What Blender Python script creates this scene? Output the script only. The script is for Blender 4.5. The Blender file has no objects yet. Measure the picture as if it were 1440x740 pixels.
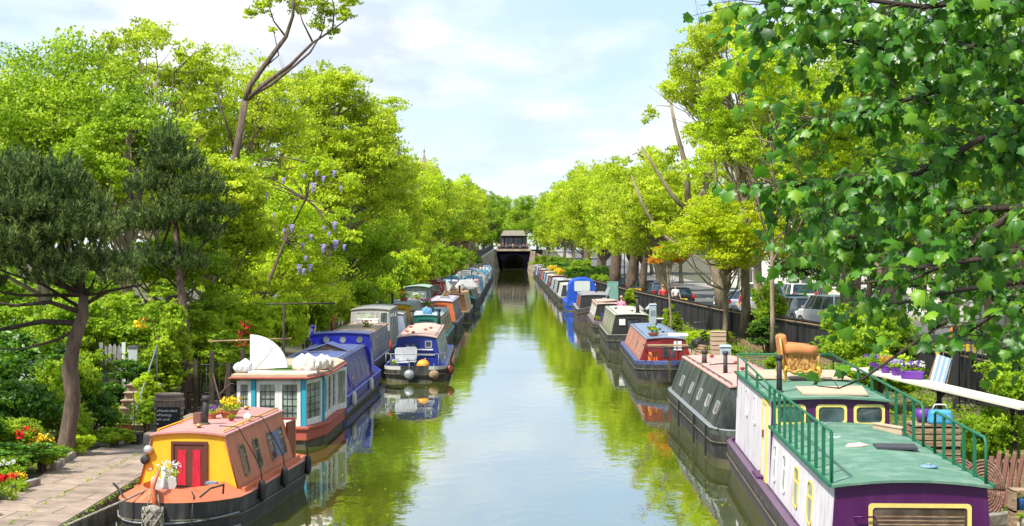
import bpy, bmesh, math, random
import numpy as np
from mathutils import Vector, Matrix
R = math.radians
S = bpy.context.scene
COL = S.collection
rng = np.random.default_rng(7)
random.seed(7)
F, VX, VY, EYE = 2300.0, 722.0, 351.0, 5.0
def px(x, d): return (x - VX) * d / F
def pz(y, d): return EYE - (y - VY) * d / F
def at(x, y, d): return Vector((px(x, d), d, pz(y, d)))
def dz(y, z): return F * (EYE - z) / (y - VY)

# ------------------------------------------------------------ materials
MATS = {}
def _new(name):
    m = bpy.data.materials.new(name); m.use_nodes = True
    nt = m.node_tree; b = nt.nodes['Principled BSDF']
    return m, nt, b
def N(nt, typ, **kw):
    n = nt.nodes.new(typ)
    for k, v in kw.items():
        if k.startswith('i_'):
            n.inputs[k[2:].replace('_', ' ')].default_value = v
        else: setattr(n, k, v)
    return n
def c4(c): return (c[0], c[1], c[2], 1)
def paint(name, col, rough=0.45, dirt=0.25, dirtcol=(0.10, 0.085, 0.06), scale=3.0, bump=0.15, metal=0.0, spec=0.5, streak=True):
    """worn paint: blotchy tone changes, thin streaks of grime, faint bump"""
    if name in MATS: return MATS[name]
    m, nt, b = _new(name); L = nt.links
    tc = N(nt, 'ShaderNodeTexCoord')
    mp = N(nt, 'ShaderNodeMapping'); mp.inputs['Scale'].default_value = (scale, scale, scale * (0.3 if streak else 1))
    L.new(tc.outputs['Object'], mp.inputs['Vector'])
    n1 = N(nt, 'ShaderNodeTexNoise', i_Scale=2.2, i_Detail=8.0, i_Roughness=0.65); L.new(mp.outputs[0], n1.inputs['Vector'])
    n2 = N(nt, 'ShaderNodeTexNoise', i_Scale=0.45, i_Detail=4.0); L.new(tc.outputs['Object'], n2.inputs['Vector'])
    r1 = N(nt, 'ShaderNodeValToRGB'); r1.color_ramp.elements[0].position = 0.46; r1.color_ramp.elements[1].position = 0.74
    L.new(n1.outputs['Fac'], r1.inputs[0])
    mul = N(nt, 'ShaderNodeMath', operation='MULTIPLY'); mul.inputs[1].default_value = dirt; L.new(r1.outputs[0], mul.inputs[0])
    hs = N(nt, 'ShaderNodeHueSaturation'); hs.inputs['Color'].default_value = c4(col)
    mr = N(nt, 'ShaderNodeMapRange'); mr.inputs['To Min'].default_value = 0.72; mr.inputs['To Max'].default_value = 1.28
    L.new(n2.outputs['Fac'], mr.inputs['Value']); L.new(mr.outputs[0], hs.inputs['Value'])
    mx = N(nt, 'ShaderNodeMix', data_type='RGBA'); mx.inputs[7].default_value = c4(dirtcol)
    L.new(mul.outputs[0], mx.inputs[0]); L.new(hs.outputs[0], mx.inputs[6]); L.new(mx.outputs[2], b.inputs['Base Color'])
    rr = N(nt, 'ShaderNodeMapRange'); rr.inputs['To Min'].default_value = max(0.05, rough - 0.12); rr.inputs['To Max'].default_value = min(1, rough + 0.3)
    L.new(n1.outputs['Fac'], rr.inputs['Value']); L.new(rr.outputs[0], b.inputs['Roughness'])
    if bump:
        bp = N(nt, 'ShaderNodeBump', i_Strength=bump, i_Distance=0.01); L.new(n1.outputs['Fac'], bp.inputs['Height']); L.new(bp.outputs[0], b.inputs['Normal'])
    b.inputs['Metallic'].default_value = metal; b.inputs['Specular IOR Level'].default_value = spec
    MATS[name] = m; return m
def leafmat(name, dark, mid, light, trans=0.35, rough=0.5, spec=0.3):
    """leaves: every face has its own tone (attribute rnd), patches of the crown differ too"""
    if name in MATS: return MATS[name]
    m, nt, b = _new(name); L = nt.links
    a = N(nt, 'ShaderNodeAttribute', attribute_name='rnd')
    r = N(nt, 'ShaderNodeValToRGB'); e = r.color_ramp.elements
    e[0].position = 0.0; e[0].color = c4(dark); e[1].position = 1.0; e[1].color = c4(light)
    k = e.new(0.5); k.color = c4(mid)
    L.new(a.outputs['Fac'], r.inputs[0]); L.new(r.outputs[0], b.inputs['Base Color'])
    b.inputs['Roughness'].default_value = rough; b.inputs['Specular IOR Level'].default_value = spec
    t = N(nt, 'ShaderNodeBsdfTranslucent'); hs = N(nt, 'ShaderNodeHueSaturation'); hs.inputs['Value'].default_value = 1.5; hs.inputs['Hue'].default_value = 0.49
    L.new(r.outputs[0], hs.inputs['Color']); L.new(hs.outputs[0], t.inputs['Color'])
    ms = N(nt, 'ShaderNodeMixShader'); ms.inputs[0].default_value = trans
    L.new(b.outputs[0], ms.inputs[1]); L.new(t.outputs[0], ms.inputs[2])
    L.new(ms.outputs[0], nt.nodes['Material Output'].inputs['Surface'])
    MATS[name] = m; return m
def glass(name, col=(0.03, 0.045, 0.05), rough=0.06):
    if name in MATS: return MATS[name]
    m, nt, b = _new(name); L = nt.links
    tc = N(nt, 'ShaderNodeTexCoord'); n = N(nt, 'ShaderNodeTexNoise', i_Scale=3.0, i_Detail=3.0); L.new(tc.outputs['Object'], n.inputs['Vector'])
    r = N(nt, 'ShaderNodeValToRGB'); e = r.color_ramp.elements; e[0].position = 0.4; e[0].color = c4(col); e[1].position = 0.65
    e[1].color = c4([min(1, c * 2.2 + 0.02) for c in col]); L.new(n.outputs['Fac'], r.inputs[0]); L.new(r.outputs[0], b.inputs['Base Color'])
    b.inputs['Roughness'].default_value = rough; b.inputs['Specular IOR Level'].default_value = 0.9
    MATS[name] = m; return m
def bark(name, col, col2, scale=6.0):
    if name in MATS: return MATS[name]
    m, nt, b = _new(name); L = nt.links
    tc = N(nt, 'ShaderNodeTexCoord'); mp = N(nt, 'ShaderNodeMapping'); mp.inputs['Scale'].default_value = (scale, scale, scale * 0.25); L.new(tc.outputs['Object'], mp.inputs['Vector'])
    n = N(nt, 'ShaderNodeTexNoise', i_Scale=1.6, i_Detail=8.0, i_Roughness=0.7); L.new(mp.outputs[0], n.inputs['Vector'])
    r = N(nt, 'ShaderNodeValToRGB'); e = r.color_ramp.elements; e[0].position = 0.35; e[0].color = c4(col); e[1].position = 0.65; e[1].color = c4(col2)
    L.new(n.outputs['Fac'], r.inputs[0]); L.new(r.outputs[0], b.inputs['Base Color']); b.inputs['Roughness'].default_value = 0.9
    bp = N(nt, 'ShaderNodeBump', i_Strength=0.9, i_Distance=0.03); L.new(n.outputs['Fac'], bp.inputs['Height']); L.new(bp.outputs[0], b.inputs['Normal'])
    MATS[name] = m; return m
def twotone(name, ca, cb, scale=2.0, lo=0.4, hi=0.6, rough=0.9, bump=0.5, dist=0.03, detail=9.0, stretch=(1, 1, 1)):
    if name in MATS: return MATS[name]
    m, nt, b = _new(name); L = nt.links
    tc = N(nt, 'ShaderNodeTexCoord'); mp = N(nt, 'ShaderNodeMapping'); mp.inputs['Scale'].default_value = stretch; L.new(tc.outputs['Object'], mp.inputs['Vector'])
    n = N(nt, 'ShaderNodeTexNoise', i_Scale=scale, i_Detail=detail, i_Roughness=0.65); L.new(mp.outputs[0], n.inputs['Vector'])
    r = N(nt, 'ShaderNodeValToRGB'); e = r.color_ramp.elements; e[0].position = lo; e[0].color = c4(ca); e[1].position = hi; e[1].color = c4(cb)
    L.new(n.outputs['Fac'], r.inputs[0]); L.new(r.outputs[0], b.inputs['Base Color']); b.inputs['Roughness'].default_value = rough
    bp = N(nt, 'ShaderNodeBump', i_Strength=bump, i_Distance=dist); L.new(n.outputs['Fac'], bp.inputs['Height']); L.new(bp.outputs[0], b.inputs['Normal'])
    MATS[name] = m; return m
def bricky(name, c1, c2, mortar, scale=1.0, bw=0.9, bh=0.6, ms=0.02, rot=(0, 0, 0), rough=0.9):
    if name in MATS: return MATS[name]
    m, nt, b = _new(name); L = nt.links
    tc = N(nt, 'ShaderNodeTexCoord'); mp = N(nt, 'ShaderNodeMapping'); mp.inputs['Rotation'].default_value = rot; L.new(tc.outputs['Object'], mp.inputs['Vector'])
    br = N(nt, 'ShaderNodeTexBrick', i_Scale=scale); br.inputs['Brick Width'].default_value = bw; br.inputs['Row Height'].default_value = bh; br.inputs['Mortar Size'].default_value = ms
    br.inputs['Color1'].default_value = c4(c1); br.inputs['Color2'].default_value = c4(c2); br.inputs['Mortar'].default_value = c4(mortar); L.new(mp.outputs[0], br.inputs['Vector'])
    n = N(nt, 'ShaderNodeTexNoise', i_Scale=1.7, i_Detail=9.0, i_Roughness=0.7); L.new(tc.outputs['Object'], n.inputs['Vector'])
    mr = N(nt, 'ShaderNodeMapRange'); mr.inputs['From Min'].default_value = .25; mr.inputs['From Max'].default_value = .75; mr.inputs['To Min'].default_value = 0.45; mr.inputs['To Max'].default_value = 1.4; L.new(n.outputs['Fac'], mr.inputs['Value'])
    hs = N(nt, 'ShaderNodeHueSaturation'); L.new(br.outputs['Color'], hs.inputs['Color']); L.new(mr.outputs[0], hs.inputs['Value']); L.new(hs.outputs[0], b.inputs['Base Color'])
    bp = N(nt, 'ShaderNodeBump', i_Strength=0.5, i_Distance=0.02); L.new(n.outputs['Fac'], bp.inputs['Height']); L.new(bp.outputs[0], b.inputs['Normal'])
    b.inputs['Roughness'].default_value = rough; MATS[name] = m; return m

# ------------------------------------------------------------ mesh builder
class G:
    def __init__(s): s.v = []; s.f = []; s.m = []; s.s = []; s.mats = []
    def mi(s, m):
        if m not in s.mats: s.mats.append(m)
        return s.mats.index(m)
    def add(s, vs, fs, m, smooth=False):
        o = len(s.v); i = s.mi(m); s.v += [tuple(v) for v in vs]
        for f in fs: s.f.append(tuple(o + k for k in f)); s.m.append(i); s.s.append(smooth)
        return s
    def box(s, c, d, m, rz=0.0, taper=1.0):
        x, y, z = d[0] / 2, d[1] / 2, d[2] / 2; ca, sa = math.cos(rz), math.sin(rz); vs = []
        for k in (-1, 1):
            t = taper if k > 0 else 1
            for a, b in ((-1, -1), (1, -1), (1, 1), (-1, 1)):
                p, q = a * x * t, b * y * t; vs.append((c[0] + p * ca - q * sa, c[1] + p * sa + q * ca, c[2] + k * z))
        return s.add(vs, [(3, 2, 1, 0), (4, 5, 6, 7), (0, 1, 5, 4), (1, 2, 6, 5), (2, 3, 7, 6), (3, 0, 4, 7)], m)
    def bar(s, a, b, w, h, m, up=(0, 0, 1)):
        a = Vector(a); b = Vector(b); t = (b - a).normalized(); u = t.cross(Vector(up))
        if u.length < 1e-4: u = t.cross(Vector((1, 0, 0)))
        u.normalize(); n = u.cross(t).normalized(); u = u * w / 2; n = n * h / 2
        vs = [a - u - n, a + u - n, a + u + n, a - u + n, b - u - n, b + u - n, b + u + n, b - u + n]
        return s.add(vs, [(3, 2, 1, 0), (4, 5, 6, 7), (0, 1, 5, 4), (1, 2, 6, 5), (2, 3, 7, 6), (3, 0, 4, 7)], m)
    def plate(s, poly, O, U, V, d0, d1, m):
        O, U, V = Vector(O), Vector(U), Vector(V); n = U.cross(V).normalized(); k = len(poly)
        vs = [O + U * p[0] + V * p[1] + n * d0 for p in poly] + [O + U * p[0] + V * p[1] + n * d1 for p in poly]
        fs = [tuple(range(k - 1, -1, -1)), tuple(range(k, 2 * k))] + [(i, (i + 1) % k, k + (i + 1) % k, k + i) for i in range(k)]
        return s.add(vs, fs, m)
    def ring(s, po, pi, O, U, V, d0, d1, m):
        O, U, V = Vector(O), Vector(U), Vector(V); n = U.cross(V).normalized(); k = len(po); vs = []
        for d in (d0, d1):
            for P in (po, pi): vs += [O + U * p[0] + V * p[1] + n * d for p in P]
        fs = []
        for i in range(k):
            j = (i + 1) % k
            fs += [(2 * k + i, 2 * k + j, 3 * k + j, 3 * k + i), (j, i, k + i, k + j), (i, j, 2 * k + j, 2 * k + i), (k + j, k + i, 3 * k + i, 3 * k + j)]
        return s.add(vs, fs, m)
    def tube(s, P, r, m, n=8, smooth=True, caps=True):
        P = [Vector(p) for p in P]; k = len(P)
        if not hasattr(r, '__len__'): r = [r] * k
        vs = []; up = Vector((0.13, 0.31, 0.94)); 
        for i in range(k):
            t = (P[min(i + 1, k - 1)] - P[max(i - 1, 0)])
            t = t.normalized() if t.length > 1e-7 else Vector((0, 0, 1))
            if abs(t.dot(up)) > 0.97: up = Vector((0.9, 0.2, 0.1))
            u = t.cross(up).normalized(); w = t.cross(u).normalized(); up = -w if False else up
            for j in range(n):
                a = 2 * math.pi * j / n; vs.append(P[i] + (u * math.cos(a) + w * math.sin(a)) * r[i])
        fs = [(i * n + j, i * n + (j + 1) % n, (i + 1) * n + (j + 1) % n, (i + 1) * n + j) for i in range(k - 1) for j in range(n)]
        if caps: fs += [tuple(range(n - 1, -1, -1)), tuple((k - 1) * n + j for j in range(n))]
        return s.add(vs, fs, m, smooth)
    def lathe(s, prof, c, m, n=16, smooth=True, axis='z', sx=1.0, sy=1.0):
        vs = []
        for r, z in prof:
            for j in range(n):
                a = 2 * math.pi * j / n; p = (r * math.cos(a) * sx, r * math.sin(a) * sy, z)
                if axis == 'x': p = (p[2], p[0], p[1])
                if axis == 'y': p = (p[0], p[2], p[1])
                vs.append((c[0] + p[0], c[1] + p[1], c[2] + p[2]))
        k = len(prof)
        fs = [(i * n + j, i * n + (j + 1) % n, (i + 1) * n + (j + 1) % n, (i + 1) * n + j) for i in range(k - 1) for j in range(n)]
        fs += [tuple(range(n - 1, -1, -1)), tuple((k - 1) * n + j for j in range(n))]
        return s.add(vs, fs, m, smooth)
    def ball(s, c, r, m, n=12, k=8):
        if not hasattr(r, '__len__'): r = (r, r, r)
        vs = []
        for i in range(k + 1):
            t = math.pi * (0.02 + 0.96 * i / k)
            for j in range(n):
                a = 2 * math.pi * j / n; vs.append((c[0] + r[0] * math.sin(t) * math.cos(a), c[1] + r[1] * math.sin(t) * math.sin(a), c[2] + r[2] * math.cos(t)))
        fs = [(i * n + j, (i + 1) * n + j, (i + 1) * n + (j + 1) % n, i * n + (j + 1) % n) for i in range(k) for j in range(n)]
        fs += [tuple(range(n)), tuple(k * n + j for j in range(n - 1, -1, -1))]
        return s.add(vs, fs, m, True)
    def loft(s, secs, m, closed=False, smooth=False, rows=None, caps=False):
        n = len(secs[0]); o = [p for q in secs for p in q]
        for j in range(n if closed else n - 1):
            fs = [(i * n + j, (i + 1) * n + j, (i + 1) * n + (j + 1) % n, i * n + (j + 1) % n) for i in range(len(secs) - 1)]
            mm = rows[j] if rows else m
            if j == 0: base = len(s.v); s.add(o, fs, mm, smooth)
            else:
                i_ = s.mi(mm)
                for f in fs: s.f.append(tuple(base + q for q in f)); s.m.append(i_); s.s.append(smooth)
        if caps:
            i_ = s.mi(m); L_ = (len(secs) - 1) * n
            s.f.append(tuple(base + q for q in range(n))); s.m.append(i_); s.s.append(False)
            s.f.append(tuple(base + L_ + q for q in range(n - 1, -1, -1))); s.m.append(i_); s.s.append(False)
        return s
    def build(s, name, parent=None, loc=None, bevel=0.0, rz=0.0, fix=True):
        me = bpy.data.meshes.new(name); me.from_pydata(s.v, [], s.f)
        for m in s.mats: me.materials.append(m)
        me.polygons.foreach_set('material_index', s.m); me.polygons.foreach_set('use_smooth', s.s)
        if fix:
            bm = bmesh.new(); bm.from_mesh(me); bmesh.ops.recalc_face_normals(bm, faces=bm.faces); bm.to_mesh(me); bm.free()
        me.update(); o = bpy.data.objects.new(name, me); COL.objects.link(o)
        if parent: o.parent = parent
        if loc is not None: o.location = loc
        o.rotation_euler.z = rz
        if bevel:
            b = o.modifiers.new('bevel', 'BEVEL'); b.width = bevel; b.segments = 2; b.limit_method = 'ANGLE'; b.angle_limit = R(35)
        return o
def tag(o, label=None, cat=None, group=None, kind=None):
    if label: o['label'] = label
    if cat: o['category'] = cat
    if group: o['group'] = group
    if kind: o['kind'] = kind
    return o
def thing(name, label, cat, loc=(0, 0, 0), rz=0.0, group=None):
    o = bpy.data.objects.new(name, None); COL.objects.link(o); o.location = loc; o.rotation_euler.z = rz; o.empty_display_size = 0.2
    return tag(o, label, cat, group)
def kids(o): return [c for c in bpy.data.objects if c.parent == o]
def dup(o, parent=None):
    c = o.copy(); COL.objects.link(c)
    if parent: c.parent = parent
    for ch in list(o.children): dup(ch, c)
    return c
def rrect(w, h, r=0.04, n=3, cx=0, cy=0):
    P = []
    for sx, sy, a0 in ((1, 1, 0), (-1, 1, 90), (-1, -1, 180), (1, -1, 270)):
        for i in range(n + 1):
            a = R(a0 + 90 * i / n); P.append((cx + sx * (w / 2 - r) + r * math.cos(a), cy + sy * (h / 2 - r) + r * math.sin(a)))
    return P
def circ(r, n=16): return [(r * math.cos(2 * math.pi * i / n), r * math.sin(2 * math.pi * i / n)) for i in range(n)]

# ------------------------------------------------------------ numpy leaves
def mesh_np(name, co, fi, mat, attr=None, parent=None, smooth=False):
    k = fi.shape[1]; me = bpy.data.meshes.new(name)
    me.vertices.add(len(co)); me.vertices.foreach_set('co', co.astype(np.float32).ravel())
    me.loops.add(fi.size); me.loops.foreach_set('vertex_index', fi.astype(np.int32).ravel())
    me.polygons.add(len(fi)); me.polygons.foreach_set('loop_start', np.arange(0, fi.size, k, dtype=np.int32))
    if smooth: me.polygons.foreach_set('use_smooth', np.ones(len(fi), dtype=bool))
    me.update(calc_edges=True)
    if attr is not None:
        a = me.attributes.new('rnd', 'FLOAT', 'FACE'); a.data.foreach_set('value', attr.astype(np.float32))
    me.materials.append(mat)
    o = bpy.data.objects.new(name, me); COL.objects.link(o)
    if parent: o.parent = parent
    return o
def unit(v): return v / (np.linalg.norm(v, axis=1, keepdims=True) + 1e-9)
def leaf_geo(P, size, up=0.5, aspect=0.62, out=None, tone=None):
    """one bent diamond (two triangles folded on the midrib) per leaf"""
    n = len(P); nrm = rng.normal(size=(n, 3)); nrm[:, 2] += up
    if out is not None: nrm += out
    nrm = unit(nrm); t = unit(np.cross(nrm, rng.normal(size=(n, 3)))); b = np.cross(nrm, t)
    s = size * rng.uniform(0.65, 1.25, (n, 1)) if not hasattr(size, 'shape') else size[:, None] * rng.uniform(0.65, 1.25, (n, 1))
    v = np.stack([P - t * s * .5, P + b * s * aspect * .5 + nrm * s * .1, P + t * s * .5, P - b * s * aspect * .5 + nrm * s * .1], 1).reshape(-1, 3)
    f = np.arange(4 * n).reshape(n, 4); f = f.reshape(-1)
    f4 = np.arange(4 * n).reshape(n, 4)
    tri = np.concatenate([f4[:, [0, 1, 2]], f4[:, [0, 2, 3]]])
    r = rng.random(n) if tone is None else np.clip(tone, 0, 1)
    return v, tri, np.concatenate([r, r])
SUBS = 26
def blob_pts(C, Rr, n, squash=0.8, shell=0.5):
    """n points over clumps C (k,3) with radii Rr (k,), mostly near their surface; returns points, outward dirs, clump id"""
    w = Rr ** 2; w = w / w.sum(); ids = rng.choice(len(C), n, p=w)
    m = SUBS; sd_ = unit(rng.normal(size=(len(C) * m, 3))); sr = (shell + (1 - shell) * rng.random(len(sd_)) ** 0.7) * rng.uniform(.75, 1.25, len(sd_))
    k = ids * m + rng.integers(0, m, n); loc = rng.normal(size=(n, 3)) * np.array([.17, .17, .10])
    d2 = (sd_[k] * sr[k][:, None] + loc) * Rr[ids][:, None]; d2[:, 2] *= squash
    global SUBTONE; SUBTONE = rng.normal(0, .16, len(sd_))[k]
    return C[ids] + d2, unit(sd_[k] + loc), ids
def foliage(name, C, Rr, n, size, mat, parent=None, squash=0.8, shell=0.45, up=0.4, outw=0.7, aspect=0.62, tonevar=0.35, clip=None):
    C = np.array(C, float); Rr = np.array(Rr, float)
    P, d, ids = blob_pts(C, Rr, n, squash, shell)
    ct = rng.uniform(-tonevar, tonevar, len(C))
    tone = 0.5 + ct[ids] * .6 + SUBTONE + rng.normal(0, 0.18, n)
    if clip is not None:
        k = clip(P); P, d, tone = P[k], d[k], tone[k]
    v, f, a = leaf_geo(P, size, up, aspect, d * outw, tone)
    return mesh_np(name, v, f, mat, a, parent)
def clumps(R0, Rz, hc, k, r0=0.24, r1=0.42, seed=0, bottom=-0.75):
    g = np.random.default_rng(seed); C = []; Q = []
    while len(C) < k:
        d = g.normal(size=3); d /= np.linalg.norm(d)
        if d[2] < bottom: continue
        q = g.uniform(0.35, 1.0) ** 0.7
        rr = R0 * g.uniform(r0, r1); c = d * np.array([R0, R0, Rz]) * q; c *= np.array([1, 1, 1]) * (1 - rr / R0 * 0.35)
        C.append(c + np.array([0, 0, hc])); Q.append(rr)
    return np.array(C), np.array(Q)
def limbs(g, C, base, top, r0, mat, n=6, sub=1.0, rad=None, seed=0, lean=(0, 0)):
    """trunk + one limb to every clump"""
    rd = random.Random(seed); H = top
    def tp(z):
        t = z / H; return Vector((lean[0] * t + 0.12 * math.sin(3 * t + seed), lean[1] * t + 0.1 * math.cos(4 * t + seed) - 0.1, z))
    g.tube([tp(H * i / 8.0) for i in range(9)], [r0 * (1.35 if i == 0 else 1.0 - 0.085 * i) for i in range(9)], mat, max(8, n + 3))
    for c in C:
        c = Vector(c); z0 = min(H * 0.97, max(base, rd.uniform(0.4, 0.85) * c.z)); a = tp(z0); dv = c - a
        m1 = a + dv * 0.35 + Vector((rd.uniform(-.1, .1), rd.uniform(-.1, .1), rd.uniform(-0.12, .02))) * dv.length
        m2 = a + dv * 0.7 + Vector((rd.uniform(-.08, .08), rd.uniform(-.08, .08), rd.uniform(-.05, .08))) * dv.length
        rr = r0 * rd.uniform(0.25, 0.45); g.tube([a, m1, m2, c], [rr, rr * .7, rr * .42, rr * .12], mat, n, caps=False)
        for _ in range(3):
            e = c + Vector((rd.gauss(0, 1), rd.gauss(0, 1), rd.gauss(0, .7))).normalized() * (dv.length * 0.28)
            g.tube([m2, (m2 + e) / 2 + Vector((0, 0, -0.04)) * dv.length, e], [rr * .35, rr * .2, rr * .06], mat, 4, caps=False)
# ------------------------------------------------------------ camera, sun, sky
cam = bpy.data.objects.new('camera', bpy.data.cameras.new('camera')); COL.objects.link(cam); S.camera = cam
cam.location = (0, 0, EYE); cam.rotation_euler = (R(90), 0, 0)
cam.data.sensor_width = 36; cam.data.lens = 36 * F / 1440; cam.data.clip_start = 0.1; cam.data.clip_end = 12000
cam.data.shift_x = -2 / 1440; cam.data.shift_y = -19 / 1440
S.view_settings.view_transform = 'Standard'; S.view_settings.look = 'None'; S.view_settings.gamma = 1; S.view_settings.exposure = 0.84
S.view_settings.use_curve_mapping = False
S.cycles.max_bounces = 9; S.cycles.diffuse_bounces = 5; S.cycles.glossy_bounces = 3; S.cycles.transmission_bounces = 4; S.cycles.transparent_max_bounces = 6
S.cycles.sample_clamp_indirect = 4; S.cycles.use_denoising = True; S.cycles.caustics_reflective = False; S.cycles.caustics_refractive = False
S.render.resolution_x = 1024; S.render.resolution_y = 526
SUN_EL, SUN_AZ = R(54), R(226)     # azimuth clockwise from +Y
sd = Vector((math.sin(SUN_AZ) * math.cos(SUN_EL), math.cos(SUN_AZ) * math.cos(SUN_EL), math.sin(SUN_EL)))
sun = bpy.data.lights.new('sun', 'SUN'); sun.energy = 4.2; sun.angle = R(4); sun.color = (1.0, 0.95, 0.86)
so = bpy.data.objects.new('sun', sun); COL.objects.link(so); so.rotation_euler = (-sd).to_track_quat('-Z', 'Y').to_euler(); so.location = (-20, -30, 60)
W = bpy.data.worlds.new('World'); S.world = W; W.use_nodes = True
nt = W.node_tree; L = nt.links; bg = nt.nodes['Background']; bg.inputs['Strength'].default_value = 0.12
sky = N(nt, 'ShaderNodeTexSky', sky_type='NISHITA'); sky.sun_disc = False; sky.sun_elevation = SUN_EL; sky.sun_rotation = SUN_AZ; sky.air_density = 1.0; sky.dust_density = 0.7; sky.ozone_density = 1.3
tc = N(nt, 'ShaderNodeTexCoord'); sx = N(nt, 'ShaderNodeSeparateXYZ'); L.new(tc.outputs['Generated'], sx.inputs[0])
zz = N(nt, 'ShaderNodeMath', operation='ADD'); zz.inputs[1].default_value = 0.16; zc = N(nt, 'ShaderNodeMath', operation='MAXIMUM'); zc.inputs[1].default_value = 0.0
L.new(sx.outputs['Z'], zc.inputs[0]); L.new(zc.outputs[0], zz.inputs[0])
dx = N(nt, 'ShaderNodeMath', operation='DIVIDE'); dy = N(nt, 'ShaderNodeMath', operation='DIVIDE')
L.new(sx.outputs['X'], dx.inputs[0]); L.new(zz.outputs[0], dx.inputs[1]); L.new(sx.outputs['Y'], dy.inputs[0]); L.new(zz.outputs[0], dy.inputs[1])
cx = N(nt, 'ShaderNodeCombineXYZ'); L.new(dx.outputs[0], cx.inputs[0]); L.new(dy.outputs[0], cx.inputs[1]); cx.inputs[2].default_value = 1.7
cm = N(nt, 'ShaderNodeMapping'); cm.inputs['Location'].default_value = (2.35, 0.4, 0); cm.inputs['Scale'].default_value = (1.25, 0.8, 1); L.new(cx.outputs[0], cm.inputs['Vector'])
cn = N(nt, 'ShaderNodeTexNoise', i_Scale=1.0, i_Detail=10.0, i_Roughness=0.52); cn.inputs['Distortion'].default_value = 0.25; L.new(cm.outputs[0], cn.inputs['Vector'])
cr = N(nt, 'ShaderNodeValToRGB'); cr.color_ramp.elements[0].position = 0.43; cr.color_ramp.elements[1].position = 0.60; L.new(cn.outputs['Fac'], cr.inputs[0])
# the body of the clouds is grey-blue in places, white where thick
cn2 = N(nt, 'ShaderNodeTexNoise', i_Scale=2.3, i_Detail=8.0, i_Roughness=0.55); L.new(cm.outputs[0], cn2.inputs['Vector'])
cr2 = N(nt, 'ShaderNodeValToRGB'); e = cr2.color_ramp.elements; e[0].position = 0.38; e[0].color = (3.7, 4.1, 4.75, 1); e[1].position = 0.54; e[1].color = (5.7, 5.75, 5.8, 1)
L.new(cn2.outputs['Fac'], cr2.inputs[0])
hz = N(nt, 'ShaderNodeMapRange'); hz.inputs['From Min'].default_value = 0.0; hz.inputs['From Max'].default_value = 0.10; hz.inputs['To Min'].default_value = 0.75; hz.inputs['To Max'].default_value = 0.0
L.new(sx.outputs['Z'], hz.inputs['Value'])
mxf = N(nt, 'ShaderNodeMath', operation='MAXIMUM'); L.new(cr.outputs[0], mxf.inputs[0]); L.new(hz.outputs[0], mxf.inputs[1])
mf = N(nt, 'ShaderNodeMath', operation='MULTIPLY'); mf.inputs[1].default_value = 0.93; L.new(mxf.outputs[0], mf.inputs[0])
mx = N(nt, 'ShaderNodeMix', data_type='RGBA'); L.new(mf.outputs[0], mx.inputs[0]); 
skg = N(nt, 'ShaderNodeMix', data_type='RGBA'); skg.inputs[0].default_value = 0.7; skg.inputs[7].default_value = (3.0, 4.0, 5.4, 1)
L.new(sky.outputs[0], skg.inputs[6]); L.new(skg.outputs[2], mx.inputs[6]); L.new(cr2.outputs[0], mx.inputs[7]); L.new(mx.outputs[2], bg.inputs['Color'])

# ------------------------------------------------------------ setting
YT = 396.0
def sstep(a, b, t): t = min(1, max(0, (t - a) / (b - a))); return t * t * (3 - 2 * t)
def roadz(d): return 0.85 + 4.15 * sstep(215, YT - 12, d)
def fx(d): return np.interp(d, [20, 65, 81, 121, 155, 250, 396], [13.6, 12.2, 10.4, 8.6, 7.9, 7.6, 6.9])   # right fence line
def lwall(d): return np.interp(d, [20, 42, 60, 100, 396], [-12.5, -12.5, -11.5, -10.5, -10.0])
m_soil = twotone('soil', (0.035, 0.05, 0.015), (0.12, 0.10, 0.06), 1.3, 0.35, 0.62)
m_stone = twotone('quay_stone', (0.10, 0.09, 0.07), (0.26, 0.23, 0.18), 2.2)
LX, RX = -7.4, 7.45
g = G(); ys = [-60, 0, 20, 26, 30, 34, 38, 42, 46, 52, 60, 70, 80, 95, 110, 130, 155, 180, 215, 240, 265, 290, 315, 340, 365, YT - 12, YT]
def prof(d):
    rz = roadz(d); lw = float(lwall(d)); f = float(fx(d)); sl = 0.48 if d < 300 else 0.48
    Lf = [(-3000, rz), (-60, rz), (lw - 2.2, rz), (lw, min(rz, 0.9 + (rz - 0.85) * 0.5)), (-9.6, 0.56), (-8.9, 0.5), (LX - 0.35, 0.48), (LX - .001, 0.48), (LX, -1.2)]
    Rt = [(RX, -1.2), (RX + .001, 0.46), (RX + 0.35, 0.46), (RX + (f - RX) * .5, 0.52), (f - 0.3, 0.62), (f + 0.2, rz - .1), (f + 1.8, rz), (80, rz), (3000, rz)]
    return [(x, d, z) for x, z in Lf], [(x, d, z) for x, z in Rt]
A = [prof(y) for y in ys]
g.loft([a[0] for a in A], m_soil, rows=[m_soil] * 6 + [m_stone] * 2); g.loft([a[1] for a in A], m_soil, rows=[m_stone] * 2 + [m_soil] * 6)
g.add([(-3000, YT, 5), (3000, YT, 5), (3000, 9000, 5), (-3000, 9000, 5)], [(0, 1, 2, 3)], m_soil)
g.add([(-12, YT + 14, -1.2), (12, YT + 14, -1.2), (12, YT + 14, 5), (-12, YT + 14, 5)], [(0, 1, 2, 3)], m_soil)
tag(g.build('ground', fix=False), kind='structure')
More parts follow.
